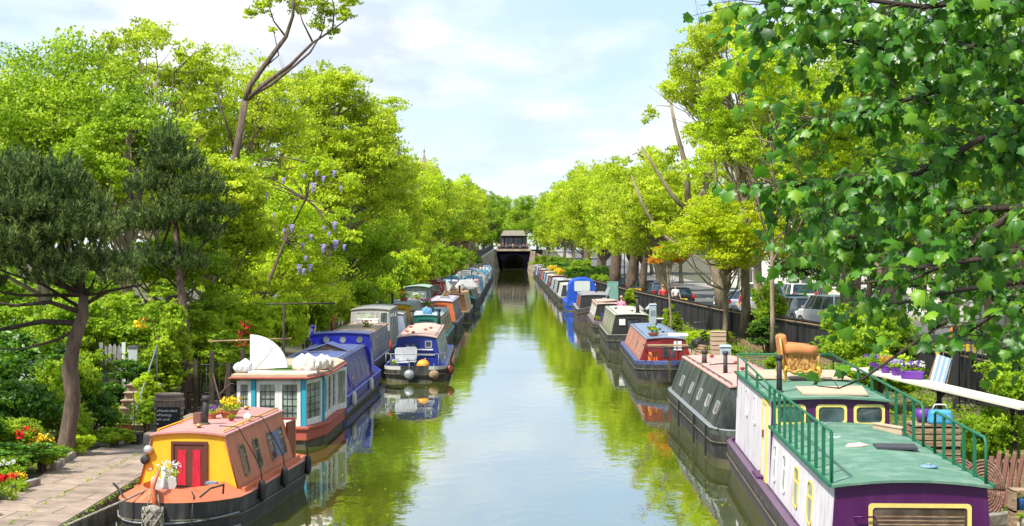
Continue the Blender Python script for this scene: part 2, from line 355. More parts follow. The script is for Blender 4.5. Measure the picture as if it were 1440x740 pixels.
# water
m_w, nt, b = _new('canal_water'); L = nt.links
b.inputs['Base Color'].default_value = (0.040, 0.058, 0.010, 1); b.inputs['Roughness'].default_value = 0.02; b.inputs['IOR'].default_value = 1.5; b.inputs['Specular IOR Level'].default_value = 0.8
tc = N(nt, 'ShaderNodeTexCoord'); mp = N(nt, 'ShaderNodeMapping'); mp.inputs['Scale'].default_value = (1.0, 0.55, 1); L.new(tc.outputs['Object'], mp.inputs['Vector'])
n1 = N(nt, 'ShaderNodeTexNoise', i_Scale=2.6, i_Detail=3.0, i_Roughness=0.5); L.new(mp.outputs[0], n1.inputs['Vector'])
n2 = N(nt, 'ShaderNodeTexNoise', i_Scale=0.35, i_Detail=2.0); L.new(mp.outputs[0], n2.inputs['Vector'])
ad = N(nt, 'ShaderNodeMath', operation='MULTIPLY_ADD'); ad.inputs[1].default_value = 3.0; L.new(n2.outputs['Fac'], ad.inputs[0]); L.new(n1.outputs['Fac'], ad.inputs[2])
bp = N(nt, 'ShaderNodeBump', i_Strength=0.30, i_Distance=0.012); L.new(ad.outputs[0], bp.inputs['Height']); L.new(bp.outputs[0], b.inputs['Normal'])
# green murk drifting in patches
n3 = N(nt, 'ShaderNodeTexNoise', i_Scale=0.22, i_Detail=5.0); L.new(tc.outputs['Object'], n3.inputs['Vector'])
r3 = N(nt, 'ShaderNodeValToRGB'); e = r3.color_ramp.elements; e[0].position = .35; e[0].color = (0.055, 0.070, 0.008, 1); e[1].position = .7; e[1].color = (0.095, 0.110, 0.012, 1)
L.new(n3.outputs['Fac'], r3.inputs[0]); L.new(r3.outputs[0], b.inputs['Base Color'])
gs = N(nt, 'ShaderNodeBsdfGlossy'); gs.inputs['Roughness'].default_value = 0.02; gs.inputs['Color'].default_value = (.95, .97, 1, 1); L.new(bp.outputs[0], gs.inputs['Normal'])
ws = N(nt, 'ShaderNodeMixShader'); ws.inputs[0].default_value = 0.34; L.new(b.outputs[0], ws.inputs[1]); L.new(gs.outputs[0], ws.inputs[2]); L.new(ws.outputs[0], nt.nodes['Material Output'].inputs['Surface'])
g = G(); g.add([(LX - .05, -60, 0), (RX + .05, -60, 0), (RX + .05, YT + 13.9, 0), (LX - .05, YT + 13.9, 0)], [(0, 1, 2, 3)], m_w)
tag(g.build('water', fix=False), kind='structure')
# towpath slabs on the left
m_path = bricky('path_slabs', (0.34, 0.255, 0.19), (0.29, 0.22, 0.165), (0.13, 0.11, 0.07), 1.0, 1.15, 0.8, 0.018, rot=(0, 0, R(4)))
g = G(); pl = [(-9.25, 15), (-9.05, 27), (-9.1, 30), (-9.35, 33), (-9.3, 36), (-8.85, 40), (-8.6, 50), (-8.5, 120)]
for (x0, y0), (x1, y1) in zip(pl, pl[1:]): g.add([(x0, y0, 0.57), (LX - .02, y0, 0.495), (LX - .02, y1, 0.495), (x1, y1, 0.57)], [(0, 1, 2, 3)], m_path)
tag(g.build('path', fix=False), kind='structure')
m_kerbs = twotone('kerb_stone', (0.16, 0.14, 0.11), (0.34, 0.30, 0.25), 5)
g = G()
for x, y, a, l in ((-9.2, 26.3, 2, .95), (-9.17, 27.3, 0, .95), (-9.14, 28.3, -3, .95), (-9.17, 29.3, 3, .95), (-9.1, 30.4, -14, 1.0), (-9.3, 33.3, 8, .95), (-9.38, 34.3, 4, .95), (-9.42, 35.3, -2, .95)):
    g.box((x, y, 0.60), (0.13, l, 0.17), m_kerbs, R(a))
tag(g.build('path_kerb', bevel=0.012), kind='structure')
m_dirtpath = twotone('dirt_path', (0.22, 0.16, 0.11), (0.36, 0.28, 0.20), 2.0)
g = G()
for y0, y1, w in ((18, 26, 1.0), (26, 32, .95), (32, 60, .7), (60, 120, .6)): g.add([(RX + .0, y0, .472), (RX + w, y0, .475), (RX + w, y1, .475), (RX + .0, y1, .472)], [(0, 1, 2, 3)], m_dirtpath)
tag(g.build('towpath', fix=False), kind='structure')
m_asph = twotone('asphalt', (0.085, 0.085, 0.088), (0.14, 0.138, 0.135), 1.2, 0.3, 0.7, 0.9, 0.2, 0.01)
m_pave = bricky('pavement_slabs', (0.30, 0.28, 0.25), (0.26, 0.245, 0.22), (0.14, 0.13, 0.11), 1.0, 0.9, 0.6, 0.012)
ys2 = [20, 40, 60, 81, 100, 121, 155, 180, 215, 240, 265, 290, 315, 340, 365, YT - 12, YT]
def strip(name, mat, xa, xb, up, y0=20):
    g = G(); g.loft([[(xa(d), d, roadz(d) + up), (xb(d), d, roadz(d) + up)] for d in ys2 if d >= y0], mat); return tag(g.build(name, fix=False), kind='structure')
strip('road', m_asph, lambda d: float(fx(d)) + 4.0, lambda d: float(fx(d)) + 13.0, 0.004)
strip('pavement', m_pave, lambda d: float(fx(d)) + 1.85, lambda d: float(fx(d)) + 3.85, 0.10)
strip('pavement', m_pave, lambda d: float(fx(d)) + 13.1, lambda d: float(fx(d)) + 15.6, 0.10)
strip('road', m_asph, lambda d: float(lwall(d)) - 14.0, lambda d: float(lwall(d)) - 4.6, 0.004)
strip('pavement', m_pave, lambda d: float(lwall(d)) - 4.5, lambda d: float(lwall(d)) - 2.6, 0.10)
for s_, w in ((1, lambda d: float(fx(d)) + 3.92), (1, lambda d: float(fx(d)) + 13.05), (-1, lambda d: float(lwall(d)) - 4.55)):
    g = G(); 
    g.loft([[(w(d) - .07, d, roadz(d) - .02), (w(d) - .07, d, roadz(d) + .12), (w(d) + .07, d, roadz(d) + .12), (w(d) + .07, d, roadz(d) - .02)] for d in ys2], m_kerbs)
    tag(g.build('kerb', fix=False), kind='structure')
m_white = paint('road_paint', (0.75, 0.75, 0.72), 0.7)
g = G()
for y in range(44, 300, 6):
    x = float(fx(y)) + 8.4; g.box((x, y, roadz(y) + .008), (0.1, 3, 0.004), m_white)
tag(g.build('road_marking'), kind='structure')

# ------------------------------------------------------------ tunnel mouth and the cafe above it
m_navy = paint('portal_navy', (0.0025, 0.0035, 0.010), 0.9, 0.15, (0.012, 0.012, 0.02), 0.6, spec=.1)
m_cream = paint('stucco_cream', (0.72, 0.66, 0.52), 0.8, 0.3, (0.3, 0.27, 0.2), 0.6)
m_dark = twotone('tunnel_black', (0.006, 0.006, 0.008), (0.016, 0.015, 0.015), 0.8)  # near-black lining of the tunnel barrel
m_sand = twotone('wing_wall_stone', (0.24, 0.19, 0.13), (0.42, 0.35, 0.25), 0.7)
m_iron = paint('black_iron', (0.012, 0.012, 0.014), 0.5, 0.2)
T = thing('tunnel_portal', 'dark navy canal tunnel mouth with pale stone ledge and stone wing walls', 'tunnel', (0, YT, 0))
g = G(); r_, hw_, cz = 2.75, 4.1, .95
arch = [(-r_, -1.0)] + [(r_ * math.cos(a), cz + r_ * math.sin(a)) for a in [math.pi - math.pi * i / 16 for i in range(17)]] + [(r_, -1.0)]
outer = [(-hw_ + .9, -1.0)] + [(-hw_ + .5 * (1 - i / 8) , -1.0 + 5.6 * (i / 8)) for i in range(1, 9)] + [(0, 4.6)] + [(hw_ - .5 * (1 - i / 8), -1.0 + 5.6 * (i / 8)) for i in range(8, 0, -1)] + [(hw_ - .9, -1)]
outer = outer[:19]
while len(outer) < len(arch): outer.append(outer[-1])
vs = [(x, -0.6, z) for x, z in arch] + [(x, -0.6, z) for x, z in outer]; k = len(arch)
g.add(vs, [(i, i + 1, k + i + 1, k + i) for i in range(k - 1)], m_navy)
g.loft([[(x, -0.6, z) for x, z in arch], [(x, 13, z) for x, z in arch]], m_dark); g.build('portal_wall', T, fix=False)
g = G(); g.tube([(r_ * math.cos(a) * 1.07, -0.65, cz + r_ * 1.07 * math.sin(a)) for a in [math.pi - math.pi * i / 16 for i in range(17)]], 0.14, m_navy, 6); g.build('arch_ring', T)
g = G(); g.box((0, -0.55, 4.85), (8.6, 1.0, 0.5), m_sand); g.build('ledge', T, bevel=.03)
for s_ in (-1, 1):
    g = G(); g.plate([(s_ * 4.15, 4.6), (s_ * 3.2, -1), (s_ * 4.9, -1), (s_ * 5.3, 4.6)], (0, -1.2, 0), (1, 0, 0), (0, 0, 1), -0.9, 0.2, m_sand); g.build('pier', T)
g = G(); g.plate([(5.1, -1), (5.1, 4.3), (7.2, 3.6), (9, 3.2), (9, -1)], (0, -0.7, 0), (1, 0, 0), (0, 0, 1), -0.4, 0.2, m_sand); g.build('wing_wall', T)
Lw = thing('retaining_wall', 'pale stone retaining wall rising to the left of the tunnel mouth', 'wall', (0, 0, 0))
g = G(); pts = [(-9.0, 300, 1.6), (-8.6, 325, 2.0), (-7.6, 350, 2.9), (-6.2, 372, 4.0), (-5.0, 388, 4.9), (-4.9, 395.5, 5.0)]
g.loft([[(x + .5, y, -1), (x + .3, y, z), (x - .3, y, z), (x - .3, y, -1)] for x, y, z in pts], m_sand); g.build('stone_face', Lw)
g = G(); g.loft([[(x + .36, y, z), (x + .36, y, z + .16), (x - .36, y, z + .16), (x - .36, y, z)] for x, y, z in pts], m_cream); g.build('coping', Lw)
Rf = thing('ramp_fence', 'dark curving fence that climbs the ramp beside the tunnel mouth', 'fence', (0, 0, 0))
g = G(); g.loft([[(x + .05, y, z + .17), (x + .05, y, z + 1.35), (x - .05, y, z + 1.35), (x - .05, y, z + .17)] for x, y, z in pts], m_iron); g.build('panel', Rf)
for i in range(len(pts) - 1):
    (xa, ya, za), (xb, yb, zb) = pts[i], pts[i + 1]
    for t in (0, .5): g = G(); g.box((xa + (xb - xa) * t, ya + (yb - ya) * t, za + (zb - za) * t + .85), (.14, .14, 1.35), m_iron); g.build('post', Rf)
g = G(); g.loft([[(-7.2, y, -.5), (x, y, -.5), (x, y, .35), (-7.2, y, .35)] for x, y in ((-6.4, 300), (-5.9, 330), (-5.4, 360), (-4.2, 380), (-3.3, 394.5))], m_sand)
tag(g.build('quay_ledge'), kind='structure')
g = G(); g.loft([[(7.2, y, -.5), (x, y, -.5), (x, y, .35), (7.2, y, .35)] for x, y in ((6.2, 300), (5.5, 360), (3.6, 394.5))], m_sand)
tag(g.build('quay_ledge'), kind='structure')
C_ = thing('cafe_building', 'cafe pavilion with cream roof and open terrace above the tunnel mouth', 'cafe', (0, YT + .2, 5))
m_cglass = glass('cafe_glass', (0.02, 0.03, 0.035)); m_charc = paint('charcoal_paint', (0.03, 0.032, 0.04), 0.6)
g = G(); g.box((0, 6.5, 1.75), (6.6, 5, 3.5), m_charc); g.build('wall', C_)
g = G(); g.plate([(-3.1, 3.35), (3.0, 3.35), (2.5, 4.6), (-2.4, 4.6)], (0, 0, 0), (1, 0, 0), (0, 0, 1), -9, 0.1, paint('canvas_roof', (.42, .38, .30), .9, .4)); g.build('roof', C_)
for i in range(6):
    g = G(); g.box((-2.7 + i * 1.08, 3.95, 1.8), (.9, .06, 2.2), m_cglass); w = g.build('window', C_)
    g = G(); g.ring(rrect(1.0, 2.3, .02, 1), rrect(.86, 2.14, .02, 1), (-2.7 + i * 1.08, 3.9, 1.8), (1, 0, 0), (0, 0, 1), -.04, .06, m_charc); g.build('frame', w)
for x in (-3, -1, 1, 2.9): g = G(); g.box((x, .15, 1.7), (.12, .12, 3.3), m_charc); g.build('column', C_)
B_ = thing('balcony_railing', 'black iron terrace railing on the ledge above the tunnel', 'railing', (0, YT - .5, 5.1))
g = G(); g.bar((-4.1, 0, 1.1), (4.1, 0, 1.1), .08, .06, m_iron); g.bar((-4.1, 0, .15), (4.1, 0, .15), .05, .05, m_iron); g.build('rail', B_)
g = G()
for i in range(70): g.bar((-4.1 + i * .119, 0, .1), (-4.1 + i * .119, 0, 1.1), .04, .04, m_iron)
g.build('balusters', B_)
m_rose = [leafmat('blossom_' + n, tuple(c * .5 for c in c_), c_, tuple(min(1, c * 1.2) for c in c_), .2) for n, c_ in (('pink', (.75, .3, .4)), ('white', (.8, .8, .78)), ('red', (.65, .02, .02)), ('yellow', (.85, .62, .03)), ('purple', (.25, .08, .45)), ('lilac', (.60, .50, .82)), ('orange', (.85, .3, .05)))]
MF = dict(zip(('pink', 'white', 'red', 'yellow', 'purple', 'lilac', 'orange'), m_rose))
ML = dict(
    plane=leafmat('leaf_plane', (0.17, 0.25, 0.010), (0.40, 0.52, 0.022), (0.64, 0.72, 0.06), .52),
    lime=leafmat('leaf_lime', (0.18, 0.31, 0.010), (0.42, 0.57, 0.020), (0.64, 0.74, 0.05), .52),
    bright=leafmat('leaf_bright', (0.10, 0.20, 0.008), (0.26, 0.41, 0.015), (0.48, 0.60, 0.04), .45),
    mid=leafmat('leaf_mid', (0.10, 0.20, 0.010), (0.25, 0.41, 0.018), (0.44, 0.58, 0.04), .52),
    ivy=leafmat('leaf_ivy', (0.026, 0.075, 0.006), (0.070, 0.19, 0.010), (0.18, 0.36, 0.02), .38, .4, .5),
    pine=leafmat('needle', (0.030, 0.065, 0.020), (0.075, 0.135, 0.035), (0.28, 0.36, 0.08), .25),
    gold=leafmat('leaf_gold', (0.24, 0.37, 0.008), (0.44, 0.55, 0.012), (0.68, 0.68, 0.03), .5),
    orange=leafmat('leaf_orange', (0.30, 0.22, 0.01), (0.55, 0.28, 0.02), (0.72, 0.40, 0.03), .45),
    maple=leafmat('leaf_maple', (0.020, 0.085, 0.006), (0.065, 0.22, 0.010), (0.24, 0.44, 0.02), .42, .42, .5),
    dark=leafmat('leaf_dark', (0.012, 0.035, 0.006), (0.03, 0.075, 0.010), (0.07, 0.14, 0.02), .3))
BK = dict(plane=bark('bark_plane', (0.13, 0.10, 0.06), (0.34, 0.28, 0.18), 3), brown=bark('bark_brown', (0.06, 0.04, 0.028), (0.17, 0.12, 0.085), 5), dark=bark('bark_dark', (0.02, 0.015, 0.012), (0.07, 0.05, 0.035), 5))
# ------------------------------------------------------------ trees
def tree(label, x, d, Rc, Rz, hc, tr, k, n, size, leaf, bk='plane', seed=1, group=None, name='tree', z0=None, r0=.24, r1=.42, squash=.8, base=2.0, shell=.45, up=.4, lean=(0, 0), stretch=1.0):
    z = z0 if z0 is not None else roadz(d) - .1
    T = thing(name, label, 'tree', (x, d, z), 0, group)
    C, Q = clumps(Rc, Rz, hc - z, k, r0, r1, seed); C[:, 0] += lean[0]; C[:, 1] *= stretch
    g = G(); limbs(g, C, base, hc - z + Rz * .3, tr, BK[bk], seed=seed, lean=(lean[0] * .6, 0)); g.build('trunk', T, fix=False)
    foliage('crown', C, Q, n, size, ML[leaf], T, squash, shell, up)
    return T
GL = 'plane trees in the row along the left bank'; GR = 'plane trees in the row along the right bank'
# left bank, near to far
tree('tall bright green tree behind the dark pine at the far left edge', -14.8, 52, 4.2, 3.7, 7.9, .28, 46, 45000, 0.139, 'bright', seed=3)
tree('bright spreading tree just right of the dark pine crown, front of the left bank trees', -11.6, 49, 2.3, 1.9, 8.0, .16, 26, 19500, 0.131, 'bright', seed=12, r0=.2, r1=.36)
tree('airy high tree with sky showing through, behind the bright maple on the left', -15.6, 71, 4.0, 4.2, 11.0, .24, 52, 30000, 0.156, 'plane', seed=5, r0=.12, r1=.24)
tree('yellow green tree in front of the bare limbed tree, hiding its foot', -10.6, 57, 2.7, 3.3, 5.7, .2, 34, 33000, 0.131, 'plane', seed=14, r0=.18, r1=.3)
tree('bushy green tree above the rose hedge on the left bank', -10.8, 52, 2.2, 2.3, 4.2, .14, 30, 27000, 0.115, 'bright', seed=15, r0=.18, r1=.3, base=1.0)
tree('yellow green tree between the airy high tree and the bare limbed tree', -12.4, 74, 3.4, 4.4, 9.8, .22, 40, 30000, 0.148, 'plane', seed=6)
tree('large full plane tree right of the bare limbed tree on the left bank', -9.6, 84, 4.2, 5.2, 9.9, .35, 80, 75000, 0.156, 'plane', seed=8, r0=.15, r1=.28)
tree('low leafy tree leaning out over the blue boat with portholes', -9.9, 66, 3.1, 2.6, 4.9, .18, 40, 31500, 0.148, 'lime', seed=9, base=1.2)
tree('lower green tree hanging over the moored boats beside the large plane tree', -9.2, 92, 3.4, 3.2, 5.4, .22, 40, 33000, 0.180, 'mid', seed=10, base=1.0)
tree('round plane tree with yellow green crown, next behind the large full plane', -10.6, 112, 5.0, 5.6, 9.3, .36, 70, 54000, 0.189, 'plane', seed=11, r0=.14, r1=.27)
LT = [(128, -9.6, 4.2, 4.6, 7.4, 'lime'), (150, -10.4, 4.9, 5.0, 8.2, 'plane'), (172, -9.8, 4.6, 5.0, 8.6, 'mid'), (200, -9.4, 4.8, 5.5, 9.2, 'plane'), (228, -9.0, 4.8, 5.6, 9.6, 'lime'), (258, -8.6, 4.6, 5.6, 9.8, 'plane'), (288, -8.0, 4.5, 5.6, 10.6, 'plane'), (318, -8.4, 4.2, 5.4, 11.4, 'mid'), (352, -8.2, 4.0, 5.0, 12.0, 'plane'), (384, -9.2, 4.4, 5.6, 12.4, 'mid')]
RT = [(141, 12.2, 5.2, 4.9, 8.8, 'plane'), (162, 11.6, 4.9, 5.0, 8.9, 'lime'), (184, 10.8, 5.2, 5.6, 9.6, 'plane'), (210, 10.6, 5.0, 5.6, 9.8, 'plane'), (238, 10.2, 5.4, 6.0, 10.6, 'lime'), (270, 9.6, 5.2, 5.8, 10.6, 'plane'), (304, 9.0, 4.8, 5.6, 11.0, 'plane'), (340, 8.2, 4.4, 5.4, 11.6, 'mid'), (372, 8.4, 4.2, 5.4, 11.2, 'plane')]
def proto(leaf, seed, n=36000, size=.041):
    C, Q = clumps(1, 1, 0, 70, .13, .27, seed); g = G(); limbs(g, [c + np.array([0, 0, 1.75]) for c in C], .55, 2.0, .07, BK['plane'], seed=seed)
    t = g.build('trunk', fix=False); c = foliage('crown', C + np.array([0, 0, 1.75]), Q, n, size, ML[leaf]); return t, c
PR = {(l, s): proto(l, 40 + s + 7 * i) for i, l in enumerate(('plane', 'lime', 'mid')) for s in (0, 1)}
PUSED = set()
def far_tree(i, d, x, Rc, Rz, hc, leaf, label, group, z0=None):
    z = z0 if z0 is not None else roadz(d) - .1
    T = thing('tree', label, 'tree', (x, d, z), 0, group); k = (leaf, i % 2)
    sz = (hc - z) / 1.75
    for o in PR[k]:
        c = o if k not in PUSED else o.copy()
        if k in PUSED: COL.objects.link(c)
        c.parent = T; c.scale = (Rc, Rc, sz if c.name.startswith('trunk') else Rz)
        if c.name.startswith('crown'): c.location.z = (hc - z) - 1.75 * Rz
        else: c.scale = (sz * .9, sz * .9, sz)
        c.rotation_euler.z = 0
    PUSED.add(k); T.rotation_euler.z = R(137 * i % 360); return T
ordl = ['third', 'fourth', 'fifth', 'sixth', 'seventh', 'eighth', 'ninth', 'tenth', 'eleventh', 'twelfth']
for i, (d, x, a, b_, h, l) in enumerate(LT): far_tree(i, d, x, a, b_ + .5, h + .5, l, 'leafy plane tree, %s crown along the left bank counting towards the tunnel' % ordl[i], GL)
for i, (d, x, a, b_, h, l) in enumerate(RT): far_tree(i + 3, d, x, a, b_ + 1.1, h - .2, l, 'leafy plane tree, %s crown along the right bank counting towards the tunnel' % ordl[i], GR)
for i, (d, x, a, b_, h) in enumerate([(432, -7.5, 5.5, 6.5, 15), (455, 3, 5, 6.5, 14.2), (440, 10, 6, 6.5, 13.6), (520, -4, 8, 8, 15), (412, -12, 5, 5.5, 11.4), (414, 11.5, 4.5, 5, 10.6), (424, 5.5, 4, 4.5, 12.4), (423, -5.8, 3.4, 4, 12.2), (418, -9, 4, 4.6, 8.6), (419, 9, 4, 4.6, 8.4), (416, 16, 4.6, 4.6, 8.4), (417, -17, 4.6, 4.6, 8.4), (428, -1, 5, 3.6, 8.8)]):
    far_tree(i, d, x, a, b_, h, 'mid', 'distant green tree rising beyond the cafe roof', 'trees beyond the tunnel', 5)
# second row across the right road and behind the left road
for i, (d, x, a, b_, h, l) in enumerate([(84, 24, 5, 5, 7.5, 'mid'), (108, 24, 5, 5, 7.5, 'mid'), (135, 23, 5, 5, 8, 'mid'), (165, 21.5, 5, 5.2, 8, 'mid'), (200, 21, 5.5, 5.5, 8, 'plane'), (245, 20, 6, 6, 9, 'mid')]):
    far_tree(i + 1, d, x, a, b_, h, l, 'shaded green garden tree across the road behind the parked cars', 'garden trees across the right road')
for i, (d, x, a, b_, h, l) in enumerate([(78, -27, 5, 4.6, 7.4, 'mid'), (105, -22, 5, 5, 8.5, 'plane'), (140, -19, 5, 5, 8.5, 'mid'), (185, -17, 5, 5, 8.5, 'plane'), (240, -16, 5, 5.5, 9.5, 'mid')]):
    far_tree(i + 2, d, x, a, b_, h, l, 'green street tree behind the left bank row', 'trees behind the left road')
# right bank near trees
tree('tall open tree with high sparse crown against the sky on the right', 10.7, 76, 3.7, 5.0, 13.2, .24, 60, 31500, 0.156, 'plane', seed=21, r0=.12, r1=.25)
tree('light leafy tree filling the gap left of the maple boughs', 10.7, 67, 3.2, 4.4, 10.4, .11, 50, 36000, 0.139, 'lime', seed=29, r0=.14, r1=.28)
tree('full light green tree behind the golden one on the right bank', 13.2, 88, 3.9, 4.6, 9.4, .3, 34, 36000, 0.180, 'lime', seed=22)
tree('leafy green tree behind the nearest branches at the upper right', 16.2, 70, 4.6, 5.4, 9.4, .42, 38, 39000, 0.164, 'bright', seed=23)
tree('dark green tree above the garden fence at the right edge', 13.5, 44, 4.0, 3.4, 8.0, .3, 30, 33000, 0.139, 'mid', seed=24)
tree('light green plane tree between the golden tree and the pollard', 10.8, 118, 4.0, 4.0, 7.6, .4, 32, 30000, 0.197, 'plane', seed=25)
tree('small golden yellow maple over the black fence', 9.6, 75, 3.3, 1.9, 5.7, .14, 44, 28500, 0.131, 'gold', seed=26, base=1.0, squash=.55, up=.9, r0=.16, r1=.3)
tree('young orange leaved maple beside the black fence', 7.9, 83, 1.1, .8, 4.7, .07, 14, 4500, 0.107, 'orange', seed=27, base=1.0, squash=.45)
# bare limbed trees drawn from their limbs
def limb_tree(label, d, x0, y0, z0, limbsd, tufts, leaf, bk, n, size, name='tree'):
    base = Vector((px(x0, d), d, z0)); T = thing(name, label, 'tree', base)
    g = G()
    for path, r_a, r_b in limbsd:
        P = [at(a, b, d + (c if len(q) > 2 else 0)) - base for q in path for a, b, c in [q if len(q) > 2 else (q[0], q[1], 0)]]
        k = len(P); g.tube(P, [r_a + (r_b - r_a) * i / (k - 1) for i in range(k)], BK[bk], 9)
    g.build('trunk', T, fix=False)
    C = [at(a, b, d + c) - base for a, b, c, r in tufts]; foliage('crown', C, [t[3] for t in tufts], n, size, ML[leaf], T, .8, .25, .3)
    return T
limb_tree('tall tree with bare forked grey limbs and small tufts of leaves against the sky', 60, 318, 440, .8, [
    ([(318, 480), (322, 400), (330, 300), (332, 215), (345, 142)], .21, .12), ([(345, 142), (352, 120), (378, 84), (402, 52), (412, 22), (413, -10)], .12, .05),
    ([(345, 142), (372, 118), (408, 92), (440, 60), (468, 42), (492, 24)], .10, .015), ([(350, 135), (380, 120), (415, 92), (436, 74), (452, 48), (458, 20)], .075, .012),
    ([(402, 52), (385, 30), (378, 8)], .04, .02), ([(372, 95), (392, 78), (384, 40)], .035, .015), ([(440, 60), (425, 30), (418, 5)], .04, .015), ([(468, 42), (470, 10), (465, -10)], .035, .015), ([(332, 215), (310, 150), (303, 110)], .05, .02)],
    [(372, 6, 0, .45), (395, -10, .3, .5), (418, 8, .5, .45), (442, -6, -.4, .5), (462, 14, 0, .5), (484, 20, .3, .42), (448, 34, 0, .35), (470, 44, .2, .28), (492, -2, 0, .45), (384, 42, 0, .18), (302, 118, .3, .45), (352, 18, .2, .3), (430, -14, 0, .5), (480, -12, 0, .4)], 'plane', 'brown', 6000, .12)
limb_tree('pollarded plane tree with bare sawn limbs and shoots, above the black fence', 98, 1015, 430, .7, [
    ([(1016, 436), (1012, 400), (1003, 365), (985, 330), (968, 300)], .42, .26), ([(968, 300), (966, 240), (950, 180), (940, 128)], .22, .07),
    ([(985, 330), (950, 345), (925, 325), (905, 290), (888, 248)], .18, .06), ([(968, 300), (945, 275), (920, 235), (902, 206)], .16, .06), ([(975, 305), (990, 270), (1003, 215), (1004, 160), (1002, 120)], .26, .08),
    ([(990, 300), (1000, 268), (990, 240), (986, 196)], .16, .06), ([(1000, 340), (1035, 300), (1046, 240), (1052, 215)], .28, .14), ([(905, 222), (895, 215), (889, 218)], .06, .03), ([(945, 150), (925, 148), (912, 160)], .03, .01), ([(1003, 215), (1030, 170), (1045, 110)], .1, .03)],
    [(915, 158, 0, .5), (908, 170, 0, .3), (1005, 110, 0, 1.4), (1045, 100, .5, 1.5), (1045, 205, .5, 1.3), (985, 190, 1, 1.0), (1000, 240, 1.5, 1.1), (940, 250, 2, 1.0), (910, 260, 2, .9), (985, 150, .5, .9), (1060, 260, 1, 1.4), (1020, 330, 1.4, 1.2), (960, 330, 1.5, .9), (930, 225, 1.8, .8), (930, 290, 1.5, 1.0), (950, 210, .8, .6), (1000, 290, -.8, .8), (985, 240, -.6, .6), (900, 280, 1, .7), (1030, 290, 0, 1.2)], 'plane', 'plane', 20000, .18)
for i, (a, b_, dd, r_) in enumerate([(1198, 446, 72, .48)]):
    limb_tree('thick plane trunk beside the silver cars, crown lost in the leaves above', dd, a, b_, .7, [([(a, b_ + 10), (a - 2, b_ - 40), (a + 3, b_ - 100), (a + 6, b_ - 200)], r_ * 1.1, r_ * .7)], [(a, b_ - 240, 0, 2.6), (a + 50, b_ - 290, 0, 2.5), (a - 50, b_ - 300, 0, 2.4)], 'mid', 'plane', 9000, .2)
TD = [(890, 412, 146, .55, 'second thick brown trunk behind the black fence beyond the yellow box'), (866, 402, 168, .6, 'thick dark trunk behind the black fence, right of the blue canopy boat'), (846, 398, 196, .6, 'pale plane trunk standing behind the blue canopy boat'), (905, 414, 124, .3, 'slim trunk carrying the orange leaves by the fence'), (826, 394, 228, .6, 'plane trunk between the blue canopy and the white van down the road')]
for a, b_, dd, r_, lb in TD:
    limb_tree(lb, dd, a, b_, .7, [([(a, b_ + 12), (a - 1, b_ - 20), (a + 2, b_ - 52), (a, b_ - 90)], r_ * 1.15, r_ * .7), ([(a, b_ - 40), (a - 14, b_ - 70), (a - 26, b_ - 100)], r_ * .5, r_ * .2), ([(a, b_ - 44), (a + 16, b_ - 72), (a + 24, b_ - 110)], r_ * .5, r_ * .2)],
              [(a, b_ - 130, 0, 2.6), (a - 24, b_ - 112, 0, 2.2), (a + 26, b_ - 118, 0, 2.2)], 'plane', 'brown', 6000, .26)
# pines
def needles(name, P, dirs, parent, per=24, ln=.14, w=.016):
    n = len(P); P = np.repeat(P, per, 0); D = np.repeat(dirs, per, 0); m = len(P)
    d = unit(D * 1.1 + rng.normal(size=(m, 3)) * .55); P = P + D * rng.uniform(-.12, .12, (m, 1)); s = unit(np.cross(d, rng.normal(size=(m, 3)))) * w
    ln = ln * rng.uniform(.7, 1.2, (m, 1)); v = np.stack([P - s, P + s, P + d * ln], 1).reshape(-1, 3); tone = np.clip(np.repeat(rng.uniform(.1, .65, n), per) + rng.normal(0, .15, m) + d[:, 2] * .2, 0, 1)
    return mesh_np(name, v, np.arange(3 * m).reshape(m, 3), ML['pine'], tone, parent)
def pine(label, d, trunk, limbsd, ell, nt, seed, rz_=.5):
    base = Vector((px(trunk[0][0], d), d, .5)); T = thing('pine_tree', label, 'tree', base); g = G()
    P = [at(a, b, d) - base for a, b, r in trunk]; g.tube(P, [t[2] for t in trunk], BK['brown'], 12)
    for path, ra, rb in limbsd:
        Q = [at(a, b, d + c) - base for a, b, c in path]; g.tube(Q, [ra + (rb - ra) * i / (len(Q) - 1) for i in range(len(Q))], BK['dark'], 6)
    C = np.array([at(a, b, d + c) - base for a, b, c, r in ell]); Rr = np.array([e_[3] for e_ in ell]); top = Vector(P[-1])
    for c in C[::1]:
        m_ = top.lerp(Vector(c), .5) - Vector((0, 0, .12)); g.tube([top, m_, Vector(c)], [.05, .03, .012], BK['dark'], 5)
    g.build('trunk', T, fix=False)
    w = Rr ** 3; ids = rng.choice(len(C), nt, p=w / w.sum()); dr = unit(rng.normal(size=(nt, 3))); dr[:, 2] = np.where(dr[:, 2] < -.1, -dr[:, 2] * .3, dr[:, 2]); off = dr * (Rr[ids] * rng.random(nt) ** .33)[:, None]; off[:, 2] *= rz_
    dirs = unit(dr * .5 + np.array([0, 0, .9])); needles('crown', C[ids] + off, dirs, T)
    return T
